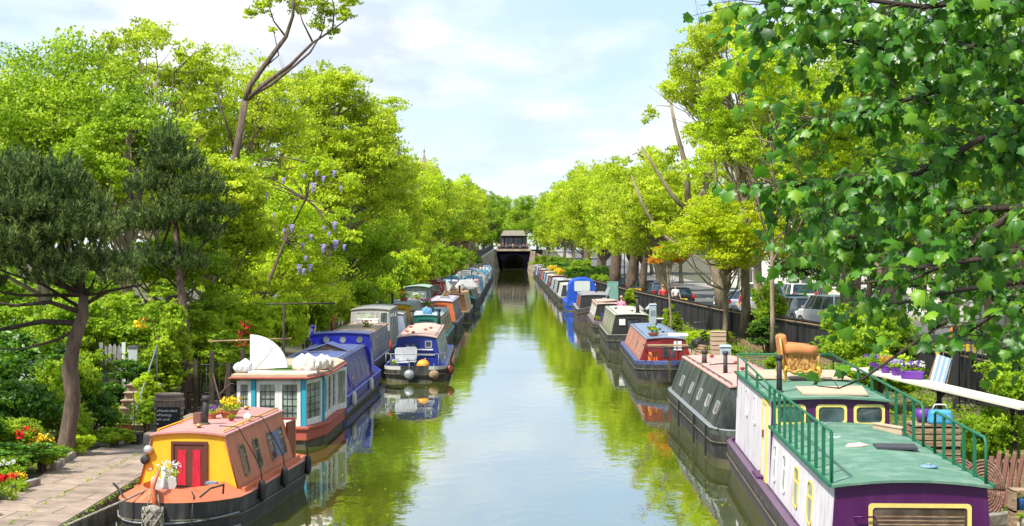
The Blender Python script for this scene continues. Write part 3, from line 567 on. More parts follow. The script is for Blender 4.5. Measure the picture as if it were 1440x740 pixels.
pine('dark umbrella pine with curved bare trunk beside the left path', 35, [(84, 668, .24), (90, 640, .19), (97, 600, .175), (103, 560, .165), (98, 520, .175), (104, 480, .15), (116, 445, .13), (118, 415, .1)],
     [([(112, 455, 0), (60, 452, .2), (10, 462, .4), (-30, 470, .5)], .07, .03), ([(116, 440, 0), (70, 425, -.3), (20, 430, -.5), (-30, 420, -.5)], .06, .02), ([(117, 430, 0), (150, 410, .2), (200, 400, .3)], .05, .02), ([(110, 462, 0), (80, 478, 0), (30, 492, .2), (-10, 490, .2)], .04, .015), ([(116, 435, 0), (60, 400, .5), (0, 380, .8)], .05, .02)],
     [(20, 300, 0, 1.35), (-50, 330, .3, 1.3), (90, 330, 0, 1.2), (140, 375, .2, .9), (60, 260, .2, 1.0), (-20, 250, .4, 1.0), (40, 370, -.5, 1.0), (-60, 400, 0, 1.0), (110, 290, .6, .8), (160, 395, -.3, .5), (10, 340, -.9, 1.0), (80, 395, -.6, .7)], 3300, 31, .75)
pine('second dark pine with brownish lower twigs, behind the umbrella pine', 46, [(262, 600, .16), (262, 480, .14), (256, 420, .12), (250, 370, .1), (246, 300, .06)],
     [([(254, 400, 0), (280, 350, 0), (320, 310, 0)], .04, .02), ([(254, 410, 0), (215, 370, .2), (190, 340, .3)], .04, .02)],
     [(235, 200, 0, .6), (250, 235, 0, .8), (215, 265, .2, .8), (280, 270, 0, .8), (305, 300, .2, .6), (200, 320, 0, .8), (245, 310, -.3, .9), (290, 330, .2, .7), (215, 370, 0, .7), (260, 375, 0, .7), (230, 225, .4, .7)], 1700, 33, .9)
# ------------------------------------------------------------ near sycamore maple over the right side
LEAF = np.array([(0, 0), (.20, -.04), (.44, -.06), (.42, .14), (.56, .34), (.38, .42), (.32, .60), (.17, .62), (0, .92), (-.17, .62), (-.32, .60), (-.38, .42), (-.56, .34), (-.42, .14), (-.44, -.06), (-.20, -.04)])
def maple_leaves(name, P, T_, size, parent):
    """P attachment points, T_ pointing direction of each blade; blades droop and fold along the midrib"""
    n = len(P); t = unit(T_); nr = rng.normal(size=(n, 3)) * .55 + np.array([-.15, -.45, 1.0]); nr = unit(nr - t * (nr * t).sum(1, keepdims=True)); s = np.cross(t, nr)
    k = len(LEAF); sz = size * rng.uniform(.5, 1.35, (n, 1, 1))
    fold = rng.uniform(.15, .7, (n, 1)); u = LEAF[None, :, 0]; v_ = LEAF[None, :, 1]
    hgt = -np.abs(u) * fold - (v_ ** 2) * rng.uniform(.1, .75, (n, 1))
    V = P[:, None, :] + sz * (s[:, None, :] * u[..., None] + t[:, None, :] * v_[..., None] + nr[:, None, :] * hgt[..., None])
    ctr = P[:, None, :] + sz * (t[:, None, :] * .33); V = np.concatenate([ctr, V], 1).reshape(-1, 3)
    o = (np.arange(n) * (k + 1))[:, None]; f = np.concatenate([o + np.array([[0, i + 1, (i + 1) % k + 1]]) for i in range(k)], 0) if False else np.stack([np.stack([np.zeros(k, int), np.arange(1, k + 1), np.roll(np.arange(1, k + 1), -1)], 1)] * n) + o[:, :, None]
    tone = np.clip(rng.normal(.48, .22, n), 0, 1); return mesh_np(name, V, f.reshape(-1, 3), ML['maple'], np.repeat(tone, k), parent)
MT = thing('maple_tree', 'large leaved dark green maple hanging over the near right boat', 'tree', (7.2, 10.0, .5))
base = MT.location.copy(); g = G()
g.tube([Vector((0, 0, 0)), Vector((-.1, .1, 3)), Vector((-.5, .2, 6)), Vector((-1.2, .4, 8.5))], [.3, .24, .18, .1], BK['dark'], 12)
BG_ = [((1620, 40, 11), (1500, 60, 11), (1400, 62, 11), (1280, 76, 10.8), (1180, 55, 10.6), (1095, 62, 10.6)), ((1640, 150, 12), (1500, 160, 12), (1350, 120, 12), (1240, 150, 12), (1170, 170, 12), (1125, 165, 12)),
       ((1620, 170, 10.2), (1440, 185, 10), (1380, 195, 9.8), (1290, 245, 9.8), (1180, 255, 10), (1085, 262, 10)), ((1640, 300, 13), (1500, 290, 13), (1380, 295, 13), (1300, 305, 13), (1230, 325, 13), (1170, 345, 13)),
       ((1640, 330, 11), (1500, 335, 11), (1400, 362, 11), (1300, 375, 11), (1240, 395, 11), (1190, 402, 11)), ((1600, 20, 9.5), (1450, -10, 9.5), (1300, 10, 9.5), (1180, -5, 9.5), (1080, 8, 9.8)),
       ((1600, 400, 9.2), (1480, 430, 9.2), (1400, 440, 9.2), (1345, 480, 9.3)), ((1600, 230, 9), (1480, 260, 9), (1390, 325, 9), (1330, 372, 9), (1280, 395, 9)), ((1620, 90, 14), (1480, 110, 14), (1350, 40, 14), (1240, 30, 14)),
       ((1640, 240, 14), (1500, 220, 14), (1340, 215, 14), (1240, 290, 14), (1160, 310, 14)), ((1600, 460, 12), (1500, 465, 12), (1440, 480, 12), (1400, 495, 12)), ((1600, 350, 14), (1450, 395, 14), (1340, 410, 14), (1270, 425, 14), (1225, 440, 14))]
LP, LD = [], []
rd = random.Random(5)
def spray(a, dirv, ln, nl, g, r=.006):
    dirv = dirv.normalized(); e = a + dirv * ln + Vector((0, 0, -.12 * ln)); g.tube([a, a.lerp(e, .5) + Vector((0, 0, .03)), e], [r, r * .7, r * .4], BK['dark'], 4, caps=False)
    for i in range(nl):
        t = .25 + .75 * (i + rd.random()) / nl; p = a.lerp(e, t); q = (dirv + Vector((rd.gauss(0, .9), rd.gauss(0, .9), rd.gauss(-.35, .5)))).normalized()
        pe = p + q * .05 + Vector((0, 0, .01)); LP.append(pe); LD.append(q + Vector((0, 0, -.55)))
for bi, b_ in enumerate(BG_):
    P = [at(*q) - base for q in b_]; k = len(P); g.tube(P, [.03 + (.006 - .03) * i / (k - 1) for i in range(k)], BK['dark'], 7)
    for i in range(k - 1):
        sg = P[i + 1] - P[i]; m = int(sg.length / (.022 if b_[-1][1] < 390 else .045))
        for j in range(m):
            p = P[i] + sg * (j + rd.random()) / m; t = sg.normalized(); t = t * .6 + Vector((rd.gauss(0, .7), rd.gauss(0, .8), rd.gauss(0, .62)))
            spray(p, t, rd.uniform(.2, .6), rd.randint(5, 9), g, .004)
# thin dangling twig over the boat roof
tw = [at(1330, 452, 9.6) - base, at(1272, 492, 9.6) - base, at(1215, 532, 9.5) - base, at(1180, 546, 9.5) - base, at(1150, 543, 9.5) - base]; g.tube(tw, [.012, .010, .007, .005, .003], BK['dark'], 5)
for p in tw: spray(p, Vector((-.3, 0, .25)), .12, 2, g, .003)
# limbs that carry the boughs from the trunk outside the frame
for b_ in BG_:
    p = at(*b_[0]) - base; q0 = Vector((-.3, .2, min(8, max(2.5, p.z - .8)))); q1 = (p + Vector((-.3, .2, p.z - .4))) / 2; g.tube([q0, q1, q1.lerp(p, .55), p], [.10, .06, .042, .031], BK['dark'], 8)
    for j in range(34):
        t = rd.random(); c_ = q1.lerp(p, t); spray(c_, Vector((rd.gauss(-.2, .8), rd.gauss(0, .8), rd.gauss(.1, .7))), rd.uniform(.3, .7), rd.randint(5, 9), g, .005)
g.build('trunk', MT, fix=False)
maple_leaves('crown', np.array([list(v) for v in LP]), np.array([list(v) for v in LD]), .084, MT)
print('maple leaves', len(LP))
C2 = [(-5.2 + 2.0 * i + rd.uniform(-.4, .4), -7 + 3.0 * j + rd.uniform(-.5, .5), 7.6 + rd.uniform(0, 1.6) + max(0, (3 - j)) * .3) for i in range(4) for j in range(4)]
foliage('added_shade_crown', C2, [1.25] * len(C2), 9000, .17, ML['maple'], MT, .5)  # unseen leaves added above the frame, sunward, to shade the boughs below
# ------------------------------------------------------------ bushes and hedges
BSH = {}
def bushmesh(leaf, v, n=9500, size=.083):
    k = (leaf, v); tall = v >= 10
    if k not in BSH:
        C, Q = clumps(.85, 1.55, 1.5, 44, .2, .38, 60 + v * 3, -.6) if tall else clumps(.85, .7, .75, 24, .22, .42, 60 + v * 3, -.3); n = n * 2 if tall else n; o = foliage('foliage', C, Q, n, size, ML[leaf], None, .85, .4, .3); BSH[k] = [o, False]
    return BSH[k]
def bush(label, x, d, z, rx, ry, h, leaf='mid', v=0, group=None, cat='bush', name='bush', rot=None, stem=True):
    tall = h / (.5 * (rx + ry)) > 2.0; v = v + 10 if tall else v; sc = max(rx, ry) / 1.0
    e_ = bushmesh(leaf, v); o = e_[0]
    if e_[1]: o = o.copy(); COL.objects.link(o)
    e_[1] = True; T = thing(name, label, cat, (x, d, z), 0, group); o.parent = T; o.scale = (rx, ry, h / (3.1 if tall else 1.45)); o.rotation_euler.z = rng.uniform(0, 6.28) if rot is None else rot
    if stem:
        g = G()
        for i in range(5):
            a = 1.25 * i; g.tube([(0.04 * math.cos(a), .04 * math.sin(a), -.05), (.2 * rx * math.cos(a), .2 * ry * math.sin(a), h * .4), (.5 * rx * math.cos(a), .5 * ry * math.sin(a), h * .75)], [.035, .025, .01], BK['brown'], 5, caps=False)
        g.build('stem', T, fix=False)
    return T
BL = [ # label, px, d, z, rx, ry, h, leaf, v
 ('dark ivy covered hedge behind the pine trunk at the left edge', -12.8, 38.5, .5, 2.3, 1.5, 2.3, 'ivy', 0), ('dark ivy mound left of the pine trunk', -11.3, 36.6, .5, 1.5, 1.2, 1.7, 'ivy', 1),
 ('bright ivy mound right of the pine trunk', -10.55, 38.6, .5, 1.0, 1.0, 2.0, 'bright', 1), ('dense dark shrub left of the garden steps', -9.9, 38.4, .5, .7, .8, 1.15, 'ivy', 2), ('leafy climber over the garden gate', -12.3, 46, 1.2, 1.6, 1.2, 2.7, 'mid', 0),
 ('light green climber right of the garden steps', -9.25, 41.3, .5, .42, .5, 1.6, 'lime', 1), ('leafy green mass above the garden steps', -10.6, 49, .8, 1.9, 1.4, 3.4, 'bright', 2), ('rambling rose hedge behind the blackboard barrel', -9.1, 47, .5, 1.3, 1.1, 2.9, 'bright', 0),
 ('yellow green shrub behind the white paper fan', -9.3, 54, .5, 1.7, 1.5, 3.4, 'lime', 2), ('climber behind the white houseboat roof', -8.6, 51, .5, 1.0, 1.0, 2.1, 'mid', 1), ('lime green shrub left of the blue boat portholes', -8.7, 60, .5, 1.5, 1.6, 3.0, 'lime', 0),
 ('soft green shrub behind the grey cabin boat', -8.9, 70, .5, 1.5, 1.8, 3.0, 'bright', 1), ('pale wispy shrub overhanging the grey cabin boat', -8.5, 78, .5, 1.5, 1.8, 2.9, 'plane', 2), ('round green shrub beside the yellow ended boat', -8.5, 87, .5, 1.6, 2.0, 3.1, 'mid', 0),
 ('lime shrub hanging above the dark green cruiser', -8.6, 98, .5, 1.9, 2.2, 3.9, 'lime', 1), ('green shrub beyond the dark green cruiser', -8.6, 110, .5, 2.0, 2.4, 4.2, 'bright', 2), ('loose shrub behind the maroon cabin', -8.6, 124, .5, 2.1, 2.6, 4.6, 'lime', 0),
 ('dark leafy shrub at the far left edge above the parked cars', -18.2, 58, .8, 2.2, 2, 2.3, 'mid', 2)]
BL += [('low hedge behind the left trees beside the far road', -14.2, 104, .8, 2.2, 3.5, 3.2, 'mid', 1), ('leafy shrub at the foot of the garden steps', -9.75, 39.3, .5, .42, .4, .75, 'bright', 1), ('green fern mass beside the oak barrel', -8.95, 39.9, .5, .38, .4, 1.0, 'mid', 2), ('tall hedge behind the ivy mounds at the left edge', -14.2, 44, .6, 2.2, 1.5, 2.5, 'ivy', 1), ('green hedge behind the garden gate', -13.2, 48.5, .8, 2.2, 1.4, 2.6, 'mid', 1), ('bright climber hedge between the gate and the steps', -11.6, 44.6, .8, 1.0, .9, 2.5, 'bright', 0), ('dense climber above the wall lantern', -11.0, 46.2, .8, 1.3, 1.1, 3.2, 'mid', 2),
 ('green climbing hedge behind the oak barrel', -9.7, 44.5, .5, 1.1, .9, 2.6, 'bright', 2), ('dark hedge below the rambling roses', -10.2, 43.2, .5, .8, .7, 1.7, 'ivy', 0), ('leafy hedge left of the white houseboat', -8.7, 48.6, .5, 1.0, 1.0, 2.2, 'mid', 0), ('tall green hedge behind the white paper fan', -9.9, 57, .5, 1.6, 1.4, 3.9, 'bright', 1),
 ('ivy tumbling over the flower bed at the left edge', -11.6, 33.5, .5, 1.2, 1.3, 1.5, 'ivy', 0), ('bright shrub in front of the ivy, left of the steps', -10.25, 37.2, .5, .75, .6, 1.35, 'bright', 2), ('small leafy shrub by the pine foot', -9.75, 36.6, .5, .45, .45, .7, 'mid', 1),
 ('tall hedge behind the second pine trunk', -9.5, 44.8, .5, .9, .8, 3.5, 'bright', 1), ('dark mass of climber left of the garden gate', -11.9, 42.6, .6, .9, .8, 2.2, 'ivy', 1), ('hedge hiding the wall beyond the left cars', -25, 74, .8, 4.6, 2.2, 4.2, 'mid', 0), ('second hedge beyond the left cars, nearer the pine trunk', -19.5, 73, .8, 3, 2.2, 3.6, 'mid', 1), ('low bright plant on the kerb below the pine', -9.55, 34.0, .5, .34, .4, .45, 'bright', 1), ('dark low plant between the cushion plant and the flowers', -9.75, 31.6, .5, .45, .6, .55, 'mid', 2), ('broad bright plant at the foot of the pine', -9.45, 35.4, .5, .4, .5, .5, 'lime', 0), ('spreading green plant behind the geraniums', -10.4, 34.4, .5, .7, .7, 1.0, 'bright', 1),
 ('dark hedge behind the off road car', 26.5, 92, .8, 2.6, 6, 4.6, 'ivy', 1), ('dark hedge behind the white van', 25.5, 108, .8, 2.6, 7, 5.0, 'ivy', 2), ('dark hedge behind the red topped person', 24.2, 128, .8, 2.6, 9, 5.2, 'ivy', 0), ('dark hedge at the back of the right road near the villa', 26.5, 74, .8, 2.4, 6, 4.4, 'mid', 0)]
for q in BL: bush(q[0], *q[1:7], leaf=q[7], v=q[8])
for i, (x, d) in enumerate(((-8, 404), (-14, 405), (-21, 405), (8.2, 404), (14, 405), (21, 405))): bush('hedge at street level beside the tunnel cafe', x, d, 5, 3.6, 2, 5.2, 'mid', i % 3, 'hedges beside the tunnel cafe')
for i, d in enumerate((138, 152, 168, 184, 202, 222, 244, 268, 292)): bush('green waterside shrub in the far part of the left bank', -8.7 + .15 * (i % 3), d, .5, 2.0, 3.6, 4.2 + (i % 3) * .5, ('lime', 'plane', 'mid')[i % 3], i % 3, 'far shrubs of the left bank')
for i, (d, x) in enumerate(((160, 8.3), (180, 8.2), (202, 8.3), (225, 8.0), (250, 8.0), (276, 7.9), (300, 7.8), (325, 7.4), (350, 7.2), (375, 6.9))): bush('dark green shrub in the far part of the right bank', x, d, .5, 1.1, 4.2, 2.2 + (i % 3) * .6, ('mid', 'ivy', 'bright')[i % 3], i % 3, 'far shrubs of the right bank')
bush('wiry overgrown shrub climbing over the black fence', 11.2, 72, .5, .95, .8, 3.6, 'mid', 1); bush('ivy clump at the foot of the overgrown fence shrub', 10.7, 69.5, .5, .9, .7, 1.7, 'ivy', 0)
bush('fresh green bush by the fence beside the grey boat power post', 8.15, 84, .5, .62, .7, 1.75, 'bright', 2); bush('small green bush beside the yellow box on the fence', 8.0, 112, .5, .6, .7, 1.9, 'mid', 0)
bush('low weeds along the wooden bench', 8.9, 76, .5, .8, 1.5, .8, 'lime', 1); bush('low green plants under the picket edging', 8.6, 66, .5, .6, 1.3, .6, 'bright', 2)
bush('white flowering bush behind the gold armchair', 9.0, 55, .5, .6, .7, 1.3, 'mid', 1); bush('leafy bush under the long white plank', 10.0, 45, .5, 1.7, 1.5, 1.7, 'bright', 1)
bush('dense green bush beyond the far end of the plank', 11.2, 52, .6, 2.0, 2.0, 2.6, 'mid', 2); bush('dark fern bush behind the wicker chair', 9.3, 31.5, .5, .9, .9, 1.5, 'mid', 0)
bush('small bright green shrub in the right corner', 7.85, 24.4, .5, .30, .3, .5, 'bright', 0); bush('spiky green plant beside the wooden crates', 7.75, 28.0, .5, .42, .5, .72, 'mid', 2)
bush('lower dark bush at the right edge behind the iron gate', 12.6, 40, .6, 1.6, 1.4, 1.9, 'mid', 1)
bush('clipped round green shrub at the bottom left corner', -8.95, 27.2, .5, .33, .33, .5, 'bright', 1); bush('feathery green cushion plant beside the path kerb', -9.45, 32.8, .5, .40, .40, .62, 'bright', 0); bush('broad leaved green plant where the kerb ends', -9.0, 36.9, .5, .45, .6, .5, 'bright', 2)
bush('sprawling dark plant in the flower bed under the ivy', -10.2, 32.0, .5, .9, 1.6, .75, 'ivy', 2); bush('low green foliage at the left edge of the flower bed', -10.1, 29.2, .5, .6, .9, .6, 'mid', 1)
# flowers in the bed, clipped to small plants with their own heads
def flowers(label, x, d, z, r, h, colr, nf=14, fs=.05, leaf='mid', cat='flowers', name='flowering_plant', nl=260, parent=None):
    T = parent or thing(name, label, cat, (x, d, z)); n0 = rng
    foliage('leaves', [(0, 0, h * .4)], [r * .9], nl, .07, ML[leaf], T, h / r * .45, .3)
    P = np.array([(r * .8 * math.cos(a) * q, r * .8 * math.sin(a) * q, h * (.75 + .25 * (1 - q)) + rd.uniform(-.03, .03)) for a, q in [(rd.uniform(0, 6.28), rd.random() ** .6) for _ in range(nf)]])
    PP = np.repeat(P, 14, 0) + rng.normal(0, fs * .42, (nf * 14, 3)); v, f, a = leaf_geo(PP, fs * .8, .6, .9); mesh_np('blossoms', v, f, MF[colr], a, T); return T
for lb, a, b_, d, r, h, c_, nf, fs in [('scarlet geranium heads tall in the left flower bed', 42, 640, 34, .35, .8, 'red', 6, .09), ('red flower clump at the left edge beside the round shrub', 6, 700, 29, .28, .5, 'red', 8, .09), ('yellow lilies above the feathery cushion plant', 60, 668, 34.2, .3, .6, 'yellow', 14, .07), ('small pale yellow flowers near the kerb corner', 22, 690, 30, .26, .4, 'yellow', 16, .045),
        ('yellow flowers right of the pine trunk', 98, 645, 35.5, .25, .5, 'yellow', 9, .07), ('orange red flowers beside the scarlet geraniums', 52, 655, 33.4, .3, .55, 'orange', 7, .07), ('pale yellow flowers beside the red clump', 10, 668, 31, .3, .5, 'white', 12, .04)]:
    flowers(lb, px(a, d), d, .52, r, h, c_, nf, fs)
def blooms(name_label, pts, colr, fs, per=12, size=.05, cat='flowers', name='rose_blooms', group=None):
    for lb, x, y, d in pts:
        T = thing(name, lb, cat, at(x, y, d), 0, group); PP = rng.normal(0, fs, (per, 3)); v, f, a = leaf_geo(PP, size, .3, .9); mesh_np('blossoms', v, f, MF[colr], a, T)
        g = G(); g.tube([(0, .25, -.3), (0, .12, -.1), (0, 0, 0)], .008, BK['brown'], 4); g.build('stem', T)
blooms('', [('large yellow rose bloom high on the climber above the gate', 196, 457, 43.9)], 'yellow', .07, 26, .12)
blooms('', [('small pale rose bloom right of the yellow one', 234, 452, 45.6), ('small peach bloom above the steps', 205, 448, 46)], 'orange', .05, 16, .09)
blooms('', [('red rose cluster at the top of the rambling hedge', 340, 470, 49.5), ('red rose cluster beside the white paper fan', 336, 481, 49.2), ('red rose spray left of the fan above the rail', 345, 456, 50)], 'red', .1, 22, .09)
# wisteria hanging from the plane trees
WT = thing('wisteria', 'lilac wisteria climbing through the left bank trees in hanging racemes', 'climber', (-9.8, 62, .6)); wb = WT.location.copy(); g = G()
WP = [(334, 268), (342, 285), (352, 262), (402, 330), (412, 316), (424, 342), (432, 360), (418, 372), (440, 330), (452, 344), (462, 326), (470, 338), (482, 344), (446, 240), (458, 248), (468, 240), (478, 262), (430, 245), (400, 322), (428, 378), (438, 372), (414, 290), (372, 270), (398, 250), (352, 232), (344, 248), (455, 318), (470, 312), (388, 300), (440, 258)]
vine = [at(360, 520, 61), at(365, 430, 61), at(400, 340, 60.5), at(430, 280, 61), at(440, 230, 62)]; g.tube([v - wb for v in vine], [.09, .08, .06, .05, .03], BK['brown'], 7)
for x, y in WP: p = at(x, y - 6, 60.8) - wb; q = min((v - wb for v in vine), key=lambda v: (v - p).length); g.tube([q, (p + q) / 2 + Vector((0, 0, .2)), p], [.03, .02, .008], BK['brown'], 4, caps=False)
g.build('stem', WT, fix=False)
k = 260; t = rng.random((k, 1)); PP = np.concatenate([rng.normal(0, .07, (k, 2)) * (1 - t * .8), -t * .5], 1); v, f, a = leaf_geo(PP, .075, 0, .9); r0_ = mesh_np('blossom_raceme', v, f, MF['lilac'], a, WT)
for i, (x, y) in enumerate(WP):
    o = r0_ if i == 0 else r0_.copy()
    if i: COL.objects.link(o); o.parent = WT
    o.location = at(x + rd.uniform(-3, 3), y, 60.6 + rd.uniform(-.3, .3)) - wb; s_ = rd.uniform(.35, .75); o.scale = (s_, s_, s_)
foliage('leaves', [at(x + rd.uniform(-14, 14), y - 10, 61.3) - wb for x, y in WP], [.5] * len(WP), 7000, .13, ML['lime'], WT, .6, .2)
# ------------------------------------------------------------ boats
def P_(n, c, **k): return paint(n, c, **k)
m_black = P_('blacking', (0.016, 0.016, 0.017), rough=.6, dirt=.6, dirtcol=(0.16, 0.15, 0.12), scale=2)
m_tide = P_('tide_line', (0.075, 0.065, 0.04), rough=.8, dirt=.7, dirtcol=(0.2, 0.18, 0.11), scale=2)
m_wood = twotone('weathered_wood', (0.20, 0.13, 0.07), (0.38, 0.27, 0.16), 4, stretch=(1, 1, 6))
m_ply = twotone('plywood', (0.45, 0.31, 0.20), (0.56, 0.42, 0.30), 2, .3, .7, .8, .1)
m_rope = twotone('rope', (0.16, 0.14, 0.11), (0.42, 0.38, 0.31), 30, bump=.8)
m_winframe = P_('aluminium_frame', (0.55, 0.55, 0.53), rough=.35, metal=.6)
m_brass = P_('brass', (0.6, 0.42, 0.15), rough=.3, metal=.9)
m_fend = P_('black_rubber', (0.012, 0.012, 0.013), rough=.5, dirt=.3)
m_g = glass('boat_glass'); m_gl = glass('pale_glass', (0.14, 0.16, 0.15)); m_curt = twotone('net_curtain', (0.42, 0.42, 0.38), (0.60, 0.60, 0.55), 5, stretch=(8, 8, 1))
m_steel = P_('grey_steel', (0.30, 0.32, 0.34), rough=.45, metal=.3); m_wht = P_('white_gloss', (0.78, 0.78, 0.76), rough=.4, dirt=.3)
def cmat(c, rough=.42, dirt=.3):
    n = 'paint_%02d%02d%02d_%d' % (int(c[0] * 99), int(c[1] * 99), int(c[2] * 99), int(rough * 10)); return P_(n, c, rough=rough, dirt=dirt)
def rfm(c): return cmat(c, .75, .45)
def hull_fn(B, L, near, far, bl=2.2, ex=.45):
    def h(y):
        w = B / 2
        for e, yy in ((near, y), (far, L - y)):
            if e == 'bow': w = min(w, max(.05, B / 2 * (min(1, max(0, yy) / bl)) ** ex))
            else: t = min(1, max(0, yy) / .75); w = min(w, max(.12, B / 2 * (.45 + .55 * math.sqrt(max(0, 1 - (1 - t) ** 2)))))
        return w
    return h
def hull(T, B, L, zg, near, far, mats, well=None, bulw=None, bl=2.2, ex=.45, sheer=.26):
    """mats: low, main, stripe, gun, deck"""
    hf = hull_fn(B, L, near, far, bl, ex)
    ys = sorted(set([0, .04, .12, .25, .45, .7, 1.0, 1.4, 1.8, 2.2, 2.8] + [L - q for q in (0, .04, .12, .25, .45, .75, 1.1, 1.6, 2.2)] + list(np.linspace(3, L - 2.5, 5)) + ([well[0] - .001, well[0], well[1], well[1] + .001] if well else [])))
    rows, secs = [mats[0], mats[1], mats[1], mats[2], mats[3], mats[3], mats[4], mats[4]], []
    for s_ in (-1, 1):
        secs = []
        for y in ys:
            w = hf(y); sh = 0
            if near == 'bow': sh += sheer * max(0, 1 - y / 2.8) ** 2
            if far == 'bow': sh += sheer * max(0, 1 - (L - y) / 2.8) ** 2
            z = zg + sh; q = (y * .985 + .007 * L)
            inn = max(.02, w - .09); bh = 0
            if bulw and bulw[2] <= y <= bulw[3]: inn = max(.02, w - bulw[1]); bh = bulw[0]
            zf = z - .42 if well and well[0] <= y <= well[1] else z - .012 + (0 if not bh else bh * .0)
            c = y + ((.35 * max(0, 1 - y / 1.5)) if near == 'bow' else 0) - ((.35 * max(0, 1 - (L - y) / 1.5)) if far == 'bow' else 0)
            secs.append([(s_ * w * .86, c, -.3), (s_ * w * .95, q, .11), (s_ * w * .985, y, z - .34), (s_ * w, y, z - .13), (s_ * (w + .012), y, z), (s_ * (w - .03), y, z + .02), (s_ * inn, y, z + .02 + bh), (s_ * max(.015, inn - .02), y, zf + (bh * .2)), (0, y, zf + (bh * .2))])
        g = G() if s_ == -1 else g
        g.loft(secs, mats[0], rows=rows, smooth=False)
    for idx, y in ((0, 0), (-1, L)):
        q = secs[idx][:7]; g.add([(-abs(p[0]), p[1], p[2]) for p in q] + [(abs(p[0]), p[1], p[2]) for p in q[::-1]], [(i, i + 1, 12 - i, 13 - i) for i in range(6)], mats[0] if (near if idx == 0 else far) == 'bow' else mats[1])
    o = g.build('hull', T)
    g = G()   # rubbing strake
    for s_ in (-1, 1):
        P = [(s_ * (hf(y) + .012), y, zg - .30 + (sheer * max(0, 1 - y / 2.8) ** 2 if near == 'bow' else 0) + (sheer * max(0, 1 - (L - y) / 2.8) ** 2 if far == 'bow' else 0)) for y in ys]
        g.tube(P, .022, mats[0], 6)
    g.build('rubbing_strake', T); return hf
def cabin(T, y0, y1, zb, h, cb, ct, side, end, roof, ncam=.07, over=.05, rail=True, railm=None, band=None, name='cabin', rake=0.0, roofname='roof'):
    g = G(); NS = 8
    def arc(y, grow=0, dz_=0): return [(-(ct + grow) + 2 * (ct + grow) * i / NS, y, zb + h + dz_ + ncam * (1 - (2 * i / NS - 1) ** 2)) for i in range(NS + 1)]
    for s_ in (-1, 1):
        g.add([(s_ * cb, y0, zb), (s_ * cb, y1, zb), (s_ * ct, y1, zb + h), (s_ * ct, y0 + rake, zb + h)], [(0, 1, 2, 3)], side)
    for y, r_ in ((y0, rake), (y1, 0)):
        A = [(x, y + r_, z) for x, _, z in arc(y)]; n = len(A); g.add([(-cb, y, zb), (cb, y, zb)] + A[::-1], [tuple(range(n + 2))], end)
    g.add([(-cb, y0, zb), (cb, y0, zb), (cb, y1, zb), (-cb, y1, zb)], [(3, 2, 1, 0)], side)
    o = g.build(name, T, bevel=0)
    g = G(); a0, a1 = arc(y0 - over + rake, over * .6, .004), arc(y1 + over, over * .6, .004); b0, b1 = [(x, y, z + .035) for x, y, z in a0], [(x, y, z + .035) for x, y, z in a1]; n = len(a0)
    g.add(a0 + a1 + b0 + b1, [(i, i + 1, n + i + 1, n + i) for i in range(n - 1)] + [(2 * n + i, 3 * n + i, 3 * n + i + 1, 2 * n + i + 1) for i in range(n - 1)] + [(i, 2 * n + i, 2 * n + i + 1, i + 1) for i in range(n - 1)] + [(n + i, n + i + 1, 3 * n + i + 1, 3 * n + i) for i in range(n - 1)] + [(0, n, 3 * n, 2 * n), (n - 1, 3 * n - 1, 4 * n - 1, 2 * n - 1)], roof)
    r_ = g.build(roofname, T)
    if rail:
        for s_ in (-1, 1):
            g = G(); X = s_ * (ct - .06); g.tube([(X, y0 + .15, zb + h + .10), (X, y1 - .15, zb + h + .10)], .014, railm or roof, 6)
            k = max(2, int((y1 - y0) / 1.2))
            for i in range(k + 1): y = y0 + .15 + (y1 - y0 - .3) * i / k; g.box((X, y, zb + h + .06), (.02, .05, .09), railm or roof)
            g.build('handrail', T)
    if band:
        for s_ in (-1, 1):
            U = Vector((0, s_, 0)); V = Vector((-s_ * (cb - ct), 0, h)).normalized()
            g = G()
            bz0, bz1, bm, ys_ = band
            for ya, yb in ys_: g.plate([((ya) * s_, bz0), ((yb) * s_, bz0), ((yb) * s_, bz1), ((ya) * s_, bz1)][::s_], Vector((s_ * cb, 0, zb)), U, V, .003, .010, bm)
            g.build('side_panel', T)
    return dict(y0=y0, y1=y1, zb=zb, h=h, cb=cb, ct=ct, T=T, rake=rake, ncam=ncam)
def side_win(c, s_, y, t, w, h, kind='rect', fm=None, gm=None, fw=.035, curtain=None, split=False):
    """t = height of window centre up the wall (m)"""
    T = c['T']; U = Vector((0, s_, 0)); V = Vector((-s_ * (c['cb'] - c['ct']), 0, c['h'])).normalized(); O = Vector((s_ * c['cb'], y, c['zb'])) + V * t
    po = circ(w / 2 + fw) if kind == 'port' else rrect(w + 2 * fw, h + 2 * fw, min(w, h) * .22, 3); pi_ = circ(w / 2) if kind == 'port' else rrect(w, h, min(w, h) * .18, 3)
    g = G(); g.ring(po, pi_, O, U, V, -.01, .02, fm or m_winframe)
    if split: g.plate([(-w / 2, h * .12), (w / 2, h * .12), (w / 2, h * .18), (-w / 2, h * .18)], O, U, V, .004, .016, fm or m_winframe)
    f = g.build('window', T)
    g = G(); g.plate(pi_, O, U, V, -.012, .006, gm or m_g); g.build('pane', f); 
    return f
